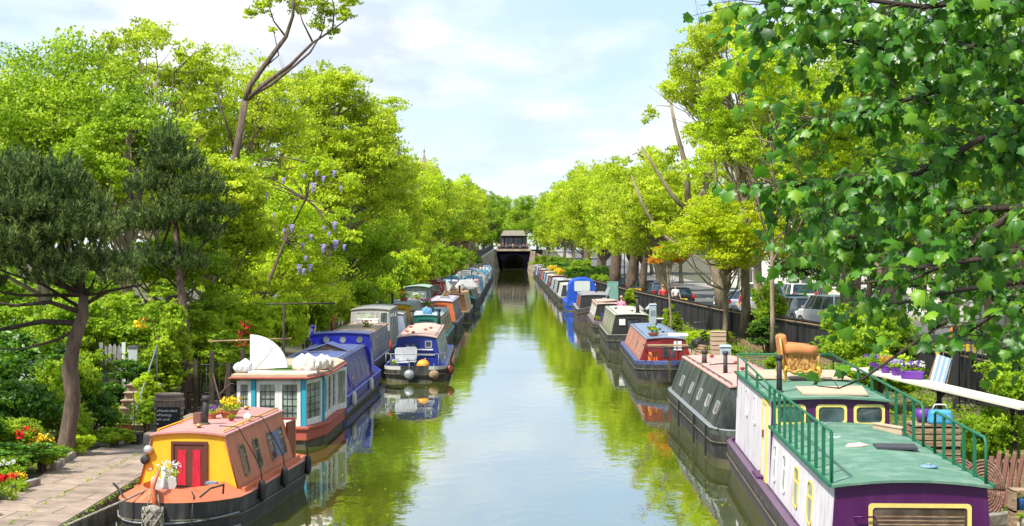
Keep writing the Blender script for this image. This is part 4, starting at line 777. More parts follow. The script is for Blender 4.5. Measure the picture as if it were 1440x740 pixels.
def end_win(c, x, z, w, h, kind='rect', fm=None, gm=None, fw=.035, y=None, far=False, r=None):
    T = c['T']; sgn = -1 if far else 1; U = Vector((sgn, 0, 0)); rk = c['rake'] * (z - c['zb']) / c['h']; O = Vector((x, (c['y1'] if far else c['y0'] + rk) if y is None else y, z)); V = Vector((0, c['rake'] if not far else 0, c['h'])).normalized()
    r = r or min(w, h) * .22
    po = circ(w / 2 + fw) if kind == 'port' else rrect(w + 2 * fw, h + 2 * fw, r, 3); pi_ = circ(w / 2) if kind == 'port' else rrect(w, h, r * .85, 3)
    g = G(); g.ring(po, pi_, O, U, V, -.01, .022, fm or m_winframe); f = g.build('window', T)
    g = G(); g.plate(pi_, O, U, V, -.012, .006, gm or m_g); g.build('pane', f); return f
def end_door(c, x, w, h, m, pm=None, y=None, two=True, z0=None, hm=None):
    T = c['T']; z0 = c['zb'] + .02 if z0 is None else z0; y = c['y0'] if y is None else y
    V = Vector((0, c['rake'], c['h'])).normalized()
    g = G(); g.plate([(-w / 2, 0), (w / 2, 0), (w / 2, h), (-w / 2, h)], (x, y, z0), (1, 0, 0), V, -.01, .02, m)
    g.ring([(-w / 2 - .05, -.0), (w / 2 + .05, -.0), (w / 2 + .05, h + .05), (-w / 2 - .05, h + .05)], [(-w / 2, .03), (w / 2, .03), (w / 2, h), (-w / 2, h)], (x, y, z0), (1, 0, 0), V, -.01, .04, hm or m)
    f = g.build('door', T)
    if pm:
        for s_ in ((-1, 1) if two else (0,)):
            g = G(); ww = w * .26 if two else w * .6; xx = s_ * w * .24; g.plate([(xx - ww / 2, h * .10), (xx + ww / 2, h * .10), (xx + ww / 2, h * .88), (xx - ww / 2, h * .88)], (x, y, z0), (1, 0, 0), V, .018, .028, pm); g.build('pane', f)
    return f
def chimney(T, x, y, z, h=.5, r=.055, m=None, cap=True, lean=0):
    m = m or m_black; g = G(); g.tube([(x, y, z - .02), (x + lean * .5, y, z + h / 2), (x + lean, y, z + h)], [r * 1.15, r, r], m, 12)
    g.lathe([(r * 1.8, 0), (r * 1.8, .03), (r * 1.1, .05)], (x, y, z - .01), m, 12)
    if cap: g.lathe([(r * 1.25, 0), (r * 1.35, .04), (r * 1.25, .09)], (x + lean, y, z + h), m, 12)
    g.build('chimney', T)
def vent(T, x, y, z, m=None, r=.07):
    m = m or m_brass; g = G(); g.lathe([(r * .5, 0), (r * .5, .04), (r, .045), (r * .9, .075), (r * .4, .095)], (x, y, z - .01), m, 12); g.build('vent', T)
def hatch(T, x, y, z, w, l, m, h=.07, peak=0):
    g = G()
    if peak: g.add([(x - w / 2, y - l / 2, z), (x + w / 2, y - l / 2, z), (x + w / 2, y + l / 2, z), (x - w / 2, y + l / 2, z), (x, y - l / 2, z + peak), (x, y + l / 2, z + peak)], [(0, 1, 4), (1, 2, 5, 4), (2, 3, 5), (3, 0, 4, 5), (3, 2, 1, 0)], m)
    else: g.box((x, y, z + h / 2), (w, l, h), m)
    g.build('hatch', T, bevel=.01)
def boatT(label, x, d, dxdy=0., name='narrowboat', cat='boat', group=None): return thing(name, label, cat, (x, d, 0), -math.atan(dxdy), group)
def roofz(c, x=0): return c['zb'] + c['h'] + c['ncam'] * (1 - (x / c['ct']) ** 2) + .038
def world(T, p): return Matrix.Translation(T.location) @ Matrix.Rotation(T.rotation_euler.z, 4, 'Z') @ Vector(p)
# loose things that lie on boats
def fender(T, p, lb, m=None, l=.42, r=.075, ang=0):
    e_ = thing('fender', lb, 'fender', world(T, p), T.rotation_euler.z); m = m or m_fend
    g = G(); g.lathe([(r * .3, -l), (r * .8, -l + .05), (r, -l * .75), (r, -l * .3), (r * .8, -.06), (r * .3, 0)], (0, 0, 0), m, 12); g.build('bumper', e_)
    g = G(); g.tube([(0, 0, -.02), (-.02 if p[0] > 0 else .02, 0, .15), (-.10 if p[0] > 0 else .10, 0, .3)], .012, m_fend, 5); g.build('rope', e_)
def pot(T, p, lb, potm, col, r=.14, h=.16, nf=12, world_=None, leaf='mid'):
    loc = world(T, p) if T else Vector(p); e_ = thing('flower_pot', lb, 'flower pot', loc)
    g = G(); g.lathe([(r * .7, 0), (r, h), (r * 1.06, h), (r * 1.06, h * .86), (r * .98, h * .84), (r * .9, h * .9), (.01, h * .88)], (0, 0, 0), potm, 14, False); g.build('pot', e_, fix=False)
    foliage('leaves', [(0, 0, h + r * .5)], [r * 1.25], 170, r * .42, ML[leaf], e_, .7, .2)
    if col:
        Q = [(rd.gauss(0, r * .65), rd.gauss(0, r * .65), h + r * rd.uniform(.8, 1.45)) for _ in range(nf)]; PP = np.repeat(np.array(Q), 12, 0) + rng.normal(0, r * .12, (nf * 12, 3)); v, f, a = leaf_geo(PP, r * .26, .5, .9); mesh_np('blossoms', v, f, MF[col], a, e_)
    return e_
def bags(loc, lb, n, mat, s=.25, seed=0):
    q = random.Random(seed); e_ = thing('plastic_bag', lb, 'bag', loc)
    g = G()
    for i in range(n):
        cx_, cy_ = q.uniform(-s, s) * .8, q.uniform(-s, s) * .8; rr = s * q.uniform(.55, .8); k = 10; vs = []
        for a in range(k + 1):
            t = math.pi * a / k
            for b in range(14):
                ph = 2 * math.pi * b / 14; w = rr * (1 + .10 * math.sin(5 * ph + i + a) + q.uniform(-.04, .04)) * math.sin(max(.04, t)) ** .8; vs.append((cx_ + w * math.cos(ph), cy_ + w * math.sin(ph), max(0, rr * .85 + rr * .95 * math.cos(t) + (rr * .22 if a == 0 else 0))))
        g.add(vs, [(a * 14 + b, a * 14 + (b + 1) % 14, (a + 1) * 14 + (b + 1) % 14, (a + 1) * 14 + b) for a in range(k) for b in range(14)], mat, False)
    g.build('plastic_sheet', e_, fix=False); return e_
def box_thing(name, lb, cat, loc, dims, m, rz=0, m2=None, lid=True, slats=0):
    e_ = thing(name, lb, cat, loc, rz); w, l, h = dims; g = G(); t = .02
    if slats:
        for i in range(slats):
            z = h * (i + .5) / slats; hh = h / slats * .78
            for s_ in (-1, 1): g.box((0, s_ * (l / 2 - t / 2), z), (w, t, hh), m); g.box((s_ * (w / 2 - t / 2), 0, z), (t, l - 2 * t - .004, hh), m)
        for a in (-1, 1):
            for b in (-1, 1): g.box((a * (w / 2 - .045), b * (l / 2 - .045), h / 2), (.04, .04, h - .01), m)
        g.box((0, 0, .02), (w - .05, l - .05, .02), m)
    else:
        for s_ in (-1, 1): g.box((0, s_ * (l / 2 - t / 2), h / 2), (w, t, h), m); g.box((s_ * (w / 2 - t / 2), 0, h / 2), (t, l - 2 * t - .002, h), m)
        g.box((0, 0, .015), (w - .05, l - .05, .02), m)
    g.build('body', e_)
    if lid: g = G(); g.box((0, 0, h + .015), (w + .03, l + .03, .03), m2 or m); g.build('lid', e_, bevel=.006)
    return e_
def logs(loc, lb, n, rz=0):
    e_ = thing('firewood_pile', lb, 'firewood', loc, rz); g = G(); k = 0; row = n
    z = .06
    while row > 0:
        for i in range(row): g.tube([((i - row / 2) * .125 + rd.uniform(-.01, .01), -.22 + rd.uniform(-.03, .03), z), ((i - row / 2) * .125, .22 + rd.uniform(-.03, .03), z)], rd.uniform(.05, .062), m_wood, 7)
        z += .105; row -= 1
    g.build('logs', e_)
def bicycle(loc, lb, rz, m):
    e_ = thing('bicycle', lb, 'bicycle', loc, rz)
    for y in (-.5, .5):
        g = G(); g.tube([(0, y + .33 * math.cos(a), .34 + .33 * math.sin(a)) for a in [2 * math.pi * i / 20 for i in range(21)]], .018, m_fend, 5); w = g.build('wheel', e_)
        g = G()
        for i in range(10): a = math.pi * i / 5; g.tube([(0, y, .34), (0, y + .32 * math.cos(a), .34 + .32 * math.sin(a))], .003, m_steel, 3)
        g.build('spokes', w)
    g = G()
    for a, b in (((0, -.5, .34), (0, -.15, .78)), ((0, -.15, .78), (0, .38, .80)), ((0, -.05, .36), (0, .38, .76)), ((0, -.05, .36), (0, -.18, .84)), ((0, -.5, .34), (0, -.05, .36)), ((0, .5, .34), (0, .36, .92))): g.tube([a, b], .018, m, 6)
    g.build('frame', e_); g = G(); g.box((0, -.19, .88), (.13, .24, .05), m_fend); g.build('saddle', e_); g = G(); g.tube([(-.25, .30, .96), (0, .36, .95), (.25, .30, .96)], .013, m_steel, 6); g.build('handlebar', e_)
def aframe(T, x, y, z): pass

# ---------- L1 orange boat
OR = cmat((0.62, 0.16, 0.065), .4, .12); m_orr = cmat((0.56, 0.18, 0.095), .4, .4); m_yel = cmat((0.84, 0.43, 0.014), .4, .22); m_pinkroof = rfm((0.50, 0.24, 0.21)); m_redw = cmat((0.22, 0.04, 0.025), .4, .1)
m_redcurt = twotone('red_curtain', (0.35, 0.006, 0.02), (0.65, 0.02, 0.05), 6, stretch=(9, 1, .6))
L1 = boatT('orange and yellow narrowboat with dusty pink roof moored at the left path', -5.98, 27.35, .09)
hull(L1, 2.15, 7.6, .64, 'bow', 'stern', (m_tide, m_black, m_black, OR, OR), bulw=(.2, .42, 0.0, 1.95), well=(1.0, 1.86), bl=1.35, ex=.36, sheer=.12)
c = cabin(L1, 1.9, 6.3, .64, 1.02, .92, .66, m_orr, m_yel, m_pinkroof, ncam=.06, railm=m_yel, over=.06)
g = G(); g.tube([(-.93, 1.88, .66), (-.67, 1.88, 1.62)], .016, m_redw, 5); g.build('corner_trim', L1); g = G(); g.tube([(.93, 1.88, .66), (.67, 1.88, 1.62)], .016, m_redw, 5); g.build('corner_trim', L1)
end_door(c, .02, .56, .84, P_('mahogany', (.10, .028, .016), rough=.45, dirt=.2), m_redcurt, z0=.68)
for y, w in ((2.75, .36), (3.75, .34), (4.85, .34), (5.75, .34)): side_win(c, 1, y, .52, w, .52, fm=m_wood, gm=m_g, split=True, fw=.03)
for y in (2.9, 4.3, 5.6): side_win(c, -1, y, .52, .34, .5, fm=m_wood)
g = G(); U = Vector((0, 1, 0)); V = Vector((-(c['cb'] - c['ct']), 0, c['h'])).normalized(); g.plate([(-.22, -.25), (.22, -.25), (.22, .25), (-.22, .25)], Vector((c['cb'], 5.3, c['zb'])) + V * .52, U, V, .004, .02, cmat((.12, .17, .33))); g.build('shutter', L1)
g = G()
for s_ in (-1, 1): g.box((s_ * .78, 6.6, 1.05), (.04, .7, .8), m_redw); g.box((s_ * .78, 6.95, 1.05), (.05, .05, .85), OR)
g.bar((-.8, 6.95, 1.46), (.8, 6.95, 1.46), .05, .05, m_redw); g.build('stern_frame', L1)
g = G()
for s_ in (-1, 1): g.box((s_ * .985, 4.2, .70), (.06, 4.5, .10), OR)
g.build('side_coaming', L1)
for y_ in (2.4, 4.9, 5.8): vent(L1, .05, y_, roofz(c))
chimney(L1, -.02, 3.0, roofz(c), .44, .06, lean=.03)
g = G(); g.box((-.18, 3.15, roofz(c) + .1), (.14, .2, .2), P_('rusty_box', (.16, .07, .05))); g.build('vent_box', L1)
g = G(); g.lathe([(.03, 0), (.08, .02), (.08, .08), (.03, .10)], (-.72, 1.80, 1.42), m_winframe, 16, axis='y'); g.build('head_lamp', L1)
g = G(); g.lathe([(.03, 0), (.08, .02), (.08, .09), (.03, .1)], (-.78, 1.80, 1.24), m_black, 14, axis='y'); g.build('horn', L1)
g = G(); g.box((-.62, 1.88, .70), (.08, .02, .07), cmat((.2, .32, .42))); g.build('socket', L1)
g = G(); g.box((.55, 1.45, .90), (.2, .14, .04), cmat((.16, .22, .32))); g.build('deck_tray', L1)
g = G(); g.tube([(0, .02, .5), (0, -.06, .85), (-.02, -.10, 1.05), (.02, .0, 1.22), (.02, .1, 1.28)], [.045, .045, .04, .03, .025], OR, 10); g.build('stem_post', L1)
for x in (-.95, .95):
    g = G(); g.tube([(x * .95, .9, .8), (x * 1.02, .7, .98), (x * .85, .45, .95), (x * .7, .3, .82)], .018, m_black, 6); g.build('grab_rail', L1)
g = G()
for zz, a in ((.42, 0.02), (.20, 0.05)):
    hf = hull_fn(2.15, 7.6, 'bow', 'stern', 1.35, .36); g.tube([(s * (hf(y) + a), y - .02, zz) for s, y in [(-1, 1.3), (-1, .7), (-1, .3), (-1, .08), (0, -.03), (1, .08), (1, .3), (1, .7), (1, 1.3)]], .016, m_steel, 5)
g.build('hull_rail', L1)
e_ = thing('rope_fender', 'knotted grey rope fender hanging from the bow of the orange boat', 'fender', world(L1, (.0, -.16, .62)))
g = G(); g.lathe([(.05, .13), (.12, .10), (.16, .0), (.17, -.13), (.13, -.24), (.05, -.29)], (0, 0, 0), m_rope, 14, sy=.6)
for i in range(7):
    for s_ in (-1, 1): g.tube([((.172 * math.cos(a + s_ * t)) , .105 * math.sin(a + s_ * t), .1 - .34 * t / 1.6) for t in [.2 * k for k in range(9)] for a in [i * .9]], .016, m_rope, 4)
g.build('knot', e_); g = G(); g.tube([(-.1, .05, .1), (-.06, .1, .3)], .014, m_rope, 5); g.tube([(.1, .05, .1), (.06, .1, .3)], .014, m_rope, 5); g.build('rope', e_)
e_ = thing('swan_planter', 'white swan shaped planter of white flowers on the orange boat bow', 'planter', world(L1, (.02, .42, .93))); e_.scale = (.8, .8, .8)
g = G(); 
for s_ in (-1, 1): g.plate([(0, 0), (.16, -.02), (.25, .12), (.24, .26), (.15, .32), (.04, .24)], (s_ * .02, -.05, -.02), (s_, 0, 0), (0, -.2, 1), -.03, .03, m_wht)
g.build('wings', e_); g = G(); g.tube([(0, -.08, -.05), (0, -.12, .1), (.01, -.13, .25), (.01, -.12, .42)], [.05, .045, .05, .055], m_wht, 10); g.ball((.01, -.13, .44), .06, m_wht); g.build('neck', e_)
g = G(); g.lathe([(.12, -.05), (.16, .16), (.15, .16), (.13, .0)], (0, .1, 0), m_wht, 12); g.build('tub', e_)
foliage('leaves', [(.05, .1, .32)], [.24], 420, .05, ML['mid'], e_, .8, .2); Q = np.array([(rd.gauss(.1, .16), rd.gauss(.05, .1), rd.uniform(.3, .58)) for _ in range(34)]); PP = np.repeat(Q, 10, 0) + rng.normal(0, .018, (340, 3)); v, f, a = leaf_geo(PP, .035, .5, .9); mesh_np('blossoms', v, f, MF['white'], a, e_)
fender(L1, (1.14, 2.7, .80), 'black fender hanging nearest the bow of the orange boat'); fender(L1, (1.14, 4.5, .80), 'black fender hanging mid side of the orange boat'); fender(L1, (1.12, 6.7, .75), 'black fender hanging at the stern of the orange boat')
e_ = thing('mooring_rope', 'grey mooring line from the orange boat bow down to the path', 'rope', world(L1, (-.2, .35, .95))); g = G(); g.tube([(0, 0, 0), (-.5, -.5, -.2), (-1.1, -1.3, -.42)], .022, m_rope, 6); g.build('line', e_)
e_ = thing('bow_rope', 'thin black rope over the bow deck of the orange boat', 'rope', world(L1, (.15, .5, .92))); g = G(); g.tube([(-.1, .3, .02), (.22, .2, .02), (.38, -.15, -.10), (.40, -.42, -.28), (.4, -.46, -.7)], .014, m_fend, 5); g.build('line', e_)
for i, y in enumerate((2.75, 4.55)):
    e_ = thing('fender_rope', ('first', 'second')[i] + ' long black fender line over the orange boat side, counting from the bow', 'rope', world(L1, (.5, y - .25, roofz(c) + .01))); g = G(); g.tube([(-.1, 0, .02), (.24, .0, .0), (.42, .1, -.35), (.62, .25, -.78)], .010, m_fend, 5); g.build('line', e_)
m_terra = P_('terracotta', (.42, .13, .06), rough=.8); m_purplepot = P_('purple_plastic', (.13, .03, .30), rough=.4, dirt=.05)
pot(L1, (.12, 4.2, roofz(c)), 'terracotta bowl of yellow pansies on the orange boat roof', m_terra, 'yellow', .17, .13, 26)
pot(L1, (-.16, 4.0, roofz(c)), 'small purple flowers in a brown pot on the orange boat roof', m_terra, 'purple', .1, .1, 14)
pot(L1, (.30, 3.7, roofz(c)), 'little red pot on the orange boat roof edge', cmat((.4, .03, .03)), None, .06, .05)
e_ = thing('driftwood_branch', 'bare twisted branch ornament on the orange boat roof', 'branch', world(L1, (-.25, 4.9, roofz(c)))); g = G()
g.tube([(0, 0, 0), (.02, 0, .25), (-.06, 0, .5), (-.14, .02, .8)], [.03, .025, .018, .006], BK['brown'], 6); g.tube([(-.02, 0, .35), (.1, 0, .5), (.12, 0, .75), (.2, 0, .95)], [.02, .015, .01, .004], BK['brown'], 5); g.tube([(.1, 0, .5), (.22, 0, .6), (.34, 0, .58)], [.012, .01, .004], BK['brown'], 5); g.lathe([(.10, 0), (.12, .1), (.0, .1)], (0, 0, 0), m_terra, 12); g.build('wood', e_)
bags(world(L1, (.45, 3.9, roofz(c) - .02)), 'small crumpled white bag on the orange boat roof', 1, m_wht, .13, 2)

# ---------- L2 white floating houseboat with chamfered corner
m_teal = cmat((0.02, 0.33, 0.45), .4, .1); m_rust = P_('rust_red', (0.40, 0.085, 0.05), rough=.6, dirt=.35); m_hwht = P_('houseboat_white', (0.74, 0.74, 0.70), rough=.5, dirt=.4, scale=2)
H = thing('houseboat', 'white panelled houseboat with teal posts on a rust red hull', 'houseboat', (0, 41.4, 0))
FPo = [(-7.0, 0), (-5.30, 0), (-4.98, 1.3), (-4.93, 5.2), (-5.3, 6.4), (-7.0, 6.4)]
def off(poly, d):
    n = len(poly); out = []
    for i in range(n):
        p0, p1, p2 = Vector(poly[i - 1]), Vector(poly[i]), Vector(poly[(i + 1) % n]); e1 = (p1 - p0).normalized(); e2 = (p2 - p1).normalized(); n1 = Vector((e1.y, -e1.x)); n2 = Vector((e2.y, -e2.x)); b = (n1 + n2); b = b / (1 + n1.dot(n2)); out.append(tuple(p1 + b * d))
    return out
def prism(poly, z0, z1, m, g): g.plate(poly, (0, 0, 0), (1, 0, 0), (0, 1, 0), z0, z1, m); return g
g = prism(off(FPo, .06), -.3, .16, m_tide, G()); g.build('hull', H); g = prism(off(FPo, .12), .16, .50, m_rust, G()); g.build('hull_side', H, bevel=.03)
g = prism(off(FPo, .17), .44, .52, m_rust, G()); g.build('gunwale', H, bevel=.02)
g = prism(off(FPo, -.05), .50, 1.72, m_hwht, G()); g.build('wall', H)
g = prism(off(FPo, .20), 1.735, 1.775, m_rust, G()); g.build('roof_edge', H, bevel=.02); g = prism(off(FPo, .12), 1.78, 1.84, m_ply, G()); g.build('roof', H)
def hpanel(p, q, t0, t1, cols=(0, 1), teal0=False, teal1=False, open_=0):
    """a glazed panel between fractions of an edge: white frame, leaded pane"""
    p, q = Vector(p), Vector(q); e = (q - p).normalized(); Lg = (q - p).length; a, b = t0 * Lg, t1 * Lg; w = b - a; O = Vector((p.x, p.y, 0)) + Vector((e.x, e.y, 0)) * (a + w / 2) + Vector((0, 0, 1.12))
    U = Vector((e.x, e.y, 0))
    if open_:
        O = O - U * (w / 2); U = (Matrix.Rotation(-open_, 4, 'Z') @ U); O = O + U * (w / 2)
    g = G(); g.ring([(-w / 2, -.6), (w / 2, -.6), (w / 2, .56), (-w / 2, .56)], [(-w / 2 + .09, -.44), (w / 2 - .09, -.44), (w / 2 - .09, .46), (-w / 2 + .09, .46)], O, U, (0, 0, 1), -.06 if not open_ else -.02, .012 + .004 * (int(t0 * 10) % 2), m_hwht); f = g.build('window', H, bevel=.006)
    g = G(); g.plate([(-w / 2 + .09, -.44), (w / 2 - .09, -.44), (w / 2 - .09, .46), (-w / 2 + .09, .46)], O, U, (0, 0, 1), -.052 if not open_ else -.012, -.03 if not open_ else .004, m_curtg); g.build('pane', f)
    g = G()
    for i in range(1, 3): x = -w / 2 + .09 + (w - .18) * i / 3; g.bar(O + U * x + Vector((0, 0, -.44)) + U.cross(Vector((0, 0, 1))) * -.022, O + U * x + Vector((0, 0, .46)) + U.cross(Vector((0, 0, 1))) * -.022, .012, .012, m_iron)
    for i in range(1, 5): z = -.44 + .9 * i / 5; g.bar(O + U * (-w / 2 + .09) + Vector((0, 0, z)) + U.cross(Vector((0, 0, 1))) * -.022, O + U * (w / 2 - .09) + Vector((0, 0, z)) + U.cross(Vector((0, 0, 1))) * -.022, .012, .012, m_iron)
    g.build('leading', f)
m_curtg = glass('curtained_glass', (0.16, 0.19, 0.16), .15)
E = [(FPo[i], FPo[(i + 1) % 6]) for i in range(6)]
for t0, t1 in ((0.0, .22), (.29, .62), (.62, .95)): hpanel(*E[0], t0, t1)
for t0, t1 in ((.06, .95),): hpanel(*E[1], t0, t1)
for t0, t1 in ((.02, .24), (.26, .48), (.5, .72)): hpanel(*E[2], t0, t1)
hpanel(*E[2], .74, .96, open_=.22)
for p in (Vector(FPo[0]) + Vector((.42, 0)), Vector(FPo[1]), Vector(FPo[2])): g = G(); g.box((p.x, p.y + .01, 1.11), (.11, .10, 1.22), m_teal); g.build('teal_post', H)
m_astro = twotone('artificial_turf', (0.05, 0.11, 0.01), (0.12, 0.20, 0.03), 20)
tag(G().plate([(-6.35, .8), (-5.4, .8), (-5.3, 2.9), (-6.2, 2.9)], (0, 41.4, 0), (1, 0, 0), (0, 1, 0), 1.842, 1.865, m_astro).build('turf_mat'), 'green artificial turf mat on the white houseboat roof', 'mat')
g = G().box((-5.9, 41.8, 1.87), (1.75, .12, .05), m_wht); tag(g.build('roof_plank'), 'white plank lying along the houseboat roof edge', 'plank')
fan = thing('roof_panel', 'big white quarter circle panel standing on the houseboat roof', 'panel', (-6.82, 43.0, 1.84)); g = G()
PT = [(0, 0)] + [(1.02 * math.cos(a), .92 * math.sin(a)) for a in [R(4 + 86 * i / 14) for i in range(15)]]
g.plate(PT, (-.1, 0, 0), (1, -.2, 0), (-.02, .12, 1), -.05, 0.02, P_('panel_white', (.66, .66, .65), rough=.6, dirt=.12)); g.build('sheet', fan, bevel=.01)
g = G(); g.tube([(0, -.06, 0), (.36, -.10, .44), (.46, -.12, .68)], .008, m_rope, 4); g.build('cord', fan)
m_bag = P_('bag_white', (.72, .66, .58), rough=.5, dirt=.35, dirtcol=(.55, .3, .15), scale=4); m_bagb = P_('bag_pale_blue', (.6, .68, .72), rough=.4, dirt=.1)
bags((-5.3, 42.2, 1.86), 'heap of white plastic bags at the front corner of the houseboat roof', 5, m_bag, .30, 1); bags((-5.1, 43.0, 1.86), 'pale plastic bags behind the heap on the houseboat roof', 4, m_bag, .26, 5)
bags((-6.95, 41.75, 1.86), 'pale blue plastic bag on the left end of the houseboat roof', 2, m_bagb, .22, 8); 
fender_ = None
# ---------- L3 blue boat with portholes
m_blue = P_('deep_blue', (0.010, 0.018, 0.33), rough=.3, dirt=.06, scale=2); m_blueR = P_('blue_deck', (0.075, 0.10, 0.25), rough=.6, dirt=.3, scale=2, dirtcol=(.2, .22, .3)); m_blueS = P_('blue_side', (0.05, 0.055, 0.30), rough=.25, dirt=.15, dirtcol=(.3, .3, .45), scale=2)
B3 = boatT('deep blue narrowboat with three portholes in its raised far cabin', -6.12, 48.0, .01)
hull(B3, 2.4, 13.6, .62, 'stern', 'bow', (m_tide, m_blue, m_blue, m_blue, m_blue), sheer=.2)
c = cabin(B3, .5, 9.2, .60, 1.02, 1.08, .84, m_blueS, m_blue, m_blueR, ncam=.05, railm=m_steel, rake=.22)
g = G(); g.plate([(.46, -.32), (.46, .55), (-.0, .55), (-.46, .30), (-.46, -.32)][::-1], (1.15, 1.2, 1.0), (0, 1, 0), (-.25, 0, 1), -.01, .0, m_blue)
for y, w in ((2.6, .22), (3.7, .30), (5.2, .26), (6.6, .26), (7.8, .26)): side_win(c, 1, y, .55, w, .5 if w > .25 else .75, fm=m_steel if w > .25 else m_blue, gm=m_gl)
g = G(); g.tube([(.78, 1.0, 1.73), (.78, 5.5, 1.73)], .018, m_steel, 6); g.build('roof_pole', B3)
g = G(); g.add([(-.62, 5.3, roofz(c) - .02), (.62, 5.3, roofz(c) - .02), (0, 5.3, roofz(c) + .20), (-.62, 6.5, roofz(c) - .02), (.62, 6.5, roofz(c) - .02), (0, 6.5, roofz(c) + .20)], [(0, 1, 2), (5, 4, 3)], m_wood)
g.add([(-.70, 5.2, roofz(c) - .02), (0, 5.2, roofz(c) + .235), (0, 6.6, roofz(c) + .235), (-.7, 6.6, roofz(c) - .02), (.70, 5.2, roofz(c) - .02), (.7, 6.6, roofz(c) - .02)], [(0, 1, 2, 3), (1, 4, 5, 2)], m_blueR); g.build('skylight', B3, fix=False)
c2 = cabin(B3, 9.2, 10.1, .62, 1.40, 1.08, 1.0, m_blueS, m_blue, m_blueR, ncam=.06, rail=False, name='raised_cabin', roofname='raised_roof')
for x in (-.5, .08, .66): end_win(c2, x - .02, 1.86, .24, .24, 'port', fm=m_blue, gm=m_gl, fw=.02)
chimney(B3, -1.0, 8.9, 1.85, .42, .055, m_blue, lean=.05); chimney(B3, -1.05, 1.9, 1.72, .2, .06, m_steel)
for y, lb in ((1.5, 'white fender at the near end of the deep blue boat'), (6.9, 'white fender further back on the deep blue boat')): fender(B3, (1.28, y, .72), lb, P_('fender_cream', (.66, .6, .48), rough=.7), .46, .085)
g = G(); g.box((-.6, 12.6, .8), (.05, .05, .3), m_blue); g.build('cleat', B3)
# ---------- L4 grey wheelhouse boat, inside L5
m_gry = cmat((.30, .29, .27), .6); m_tan = rfm((.46, .34, .24)); m_lil = cmat((.15, .14, .26), .35)
B4 = boatT('lilac sided narrowboat with tan roof and grey wheelhouse, behind the blue boat', -6.35, 62.6, .0)
hull(B4, 2.05, 17, .70, 'stern', 'bow', (m_tide, m_lil, m_lil, m_lil, m_gry))
c = cabin(B4, .6, 9.5, .7, 1.0, .9, .78, m_lil, m_gry, m_tan, railm=m_tan)
for y in (1.8, 3.8, 5.8, 7.8): side_win(c, 1, y, .55, .5, .4)
c2 = cabin(B4, 9.6, 15, .7, 1.6, .92, .84, m_gry, m_gry, rfm((.3, .3, .28)), rail=False, name='wheelhouse', roofname='wheelhouse_roof', rake=.3)
end_win(c2, -.2, 1.95, .9, .5, gm=glass('wheel_glass', (.25, .27, .22))); end_win(c2, .62, 1.95, .3, .5)
for y in (10.8, 12.2, 13.6): side_win(c2, 1, y, 1.15, .9, .5, gm=m_gl)
box_thing('cushion_box', 'pale padded seat box on the tan roof below the grey wheelhouse', 'box', world(B4, (0, 8.6, roofz(c))), (.95, .6, .14), m_wht, 0)
g = G(); g.tube([(-.85, 3.2, 1.7), (-.85, 3.2, 2.2)], .02, m_rust, 6); g.ball((-.85, 3.2, 2.25), .09, m_rust); g.build('finial', B4)
# ---------- L5 blue and white boat with chairs in its open bow
m_navy2 = cmat((.012, .03, .22), .3, .1); m_paleg = P_('pale_green_side', (.30, .36, .28), rough=.3, dirt=.4, dirtcol=(.1, .12, .1)); m_pink = rfm((.66, .42, .35)); m_ivory = cmat((.62, .62, .52), .4)
B5 = boatT('blue and white narrowboat with pink roof and chairs in its open front deck', -3.72, 61.6, -.015)
hull(B5, 2.35, 14, .60, 'stern', 'stern', (m_tide, m_black, m_ivory, m_navy2, m_navy2), well=(.3, 1.8))
c = cabin(B5, 1.9, 12.4, .58, .98, .95, .75, m_paleg, m_navy2, m_pink, ncam=.09, railm=m_pink)
for y in (3, 5, 7, 9, 11): side_win(c, 1, y, .55, .8, .42, fm=m_wht, gm=m_gl)
end_win(c, .45, 1.32, .2, .2); end_door(c, -.25, .5, .8, m_navy2, m_gl, z0=.62)
g = G(); g.box((.25, 1.84, 1.12), (.75, .03, .05), m_wht); g.box((.35, 1.86, .92), (.7, .02, .05), m_wht); g.build('sill_stripe', B5)
g = G(); g.tube([(-1.05, 1.7, 1.02), (-1.12, .6, 1.05), (-.9, .15, 1.05), (0, .0, 1.05), (.9, .15, 1.05), (1.12, .6, 1.05), (1.05, 1.7, 1.02)], .02, m_steel, 6)
for x, y in ((-1.12, .6), (-.9, .15), (0, 0.0), (.9, .15), (1.12, .6)): g.tube([(x, y, .6), (x, y, 1.05)], .015, m_steel, 5)
g.build('deck_rail', B5)
for (x, y), m in zip(((-.5, 4.5), (.2, 5.5), (.35, 7.2), (-.2, 3.2), (-.55, 8.5)), [m_rust] * 5): vent(B5, x, y, roofz(c, x), m, .09)
chimney(B5, -.62, 11.2, roofz(c, .6), .62, .075); chimney(B5, .55, 11.8, roofz(c, .5), .6, .07)
def chair(loc, lb, m, rz=0):
    e_ = thing('folding_chair', lb, 'chair', loc, rz); g = G(); g.box((0, 0, .44), (.46, .42, .04), m); g.build('seat', e_, bevel=.01)
    g = G(); g.plate(rrect(.48, .5, .1), (0, .22, .74), (1, 0, 0), (0, .2, 1), -.02, .02, m); g.build('backrest', e_)
    for x in (-.2, .2):
        for a, b in (((x, -.2, 0), (x, .12, .44)), ((x, .2, 0), (x, -.1, .44))): g = G(); g.tube([a, b], .014, m_steel, 5); g.build('leg', e_)
        g = G(); g.tube([(x, .18, .44), (x, .2, .62), (x, -.16, .62), (x, -.18, .44)], .014, m, 5); g.build('armrest', e_)
m_chair = cmat((.55, .58, .60), .5)
chair(world(B5, (-.22, 1.25, .26)), 'light grey garden chair against the cabin in the blue white boat bow', m_chair); chair(world(B5, (-.5, .75, .26)), 'second grey garden chair, nearer the rail of the blue white boat', m_chair, .3)
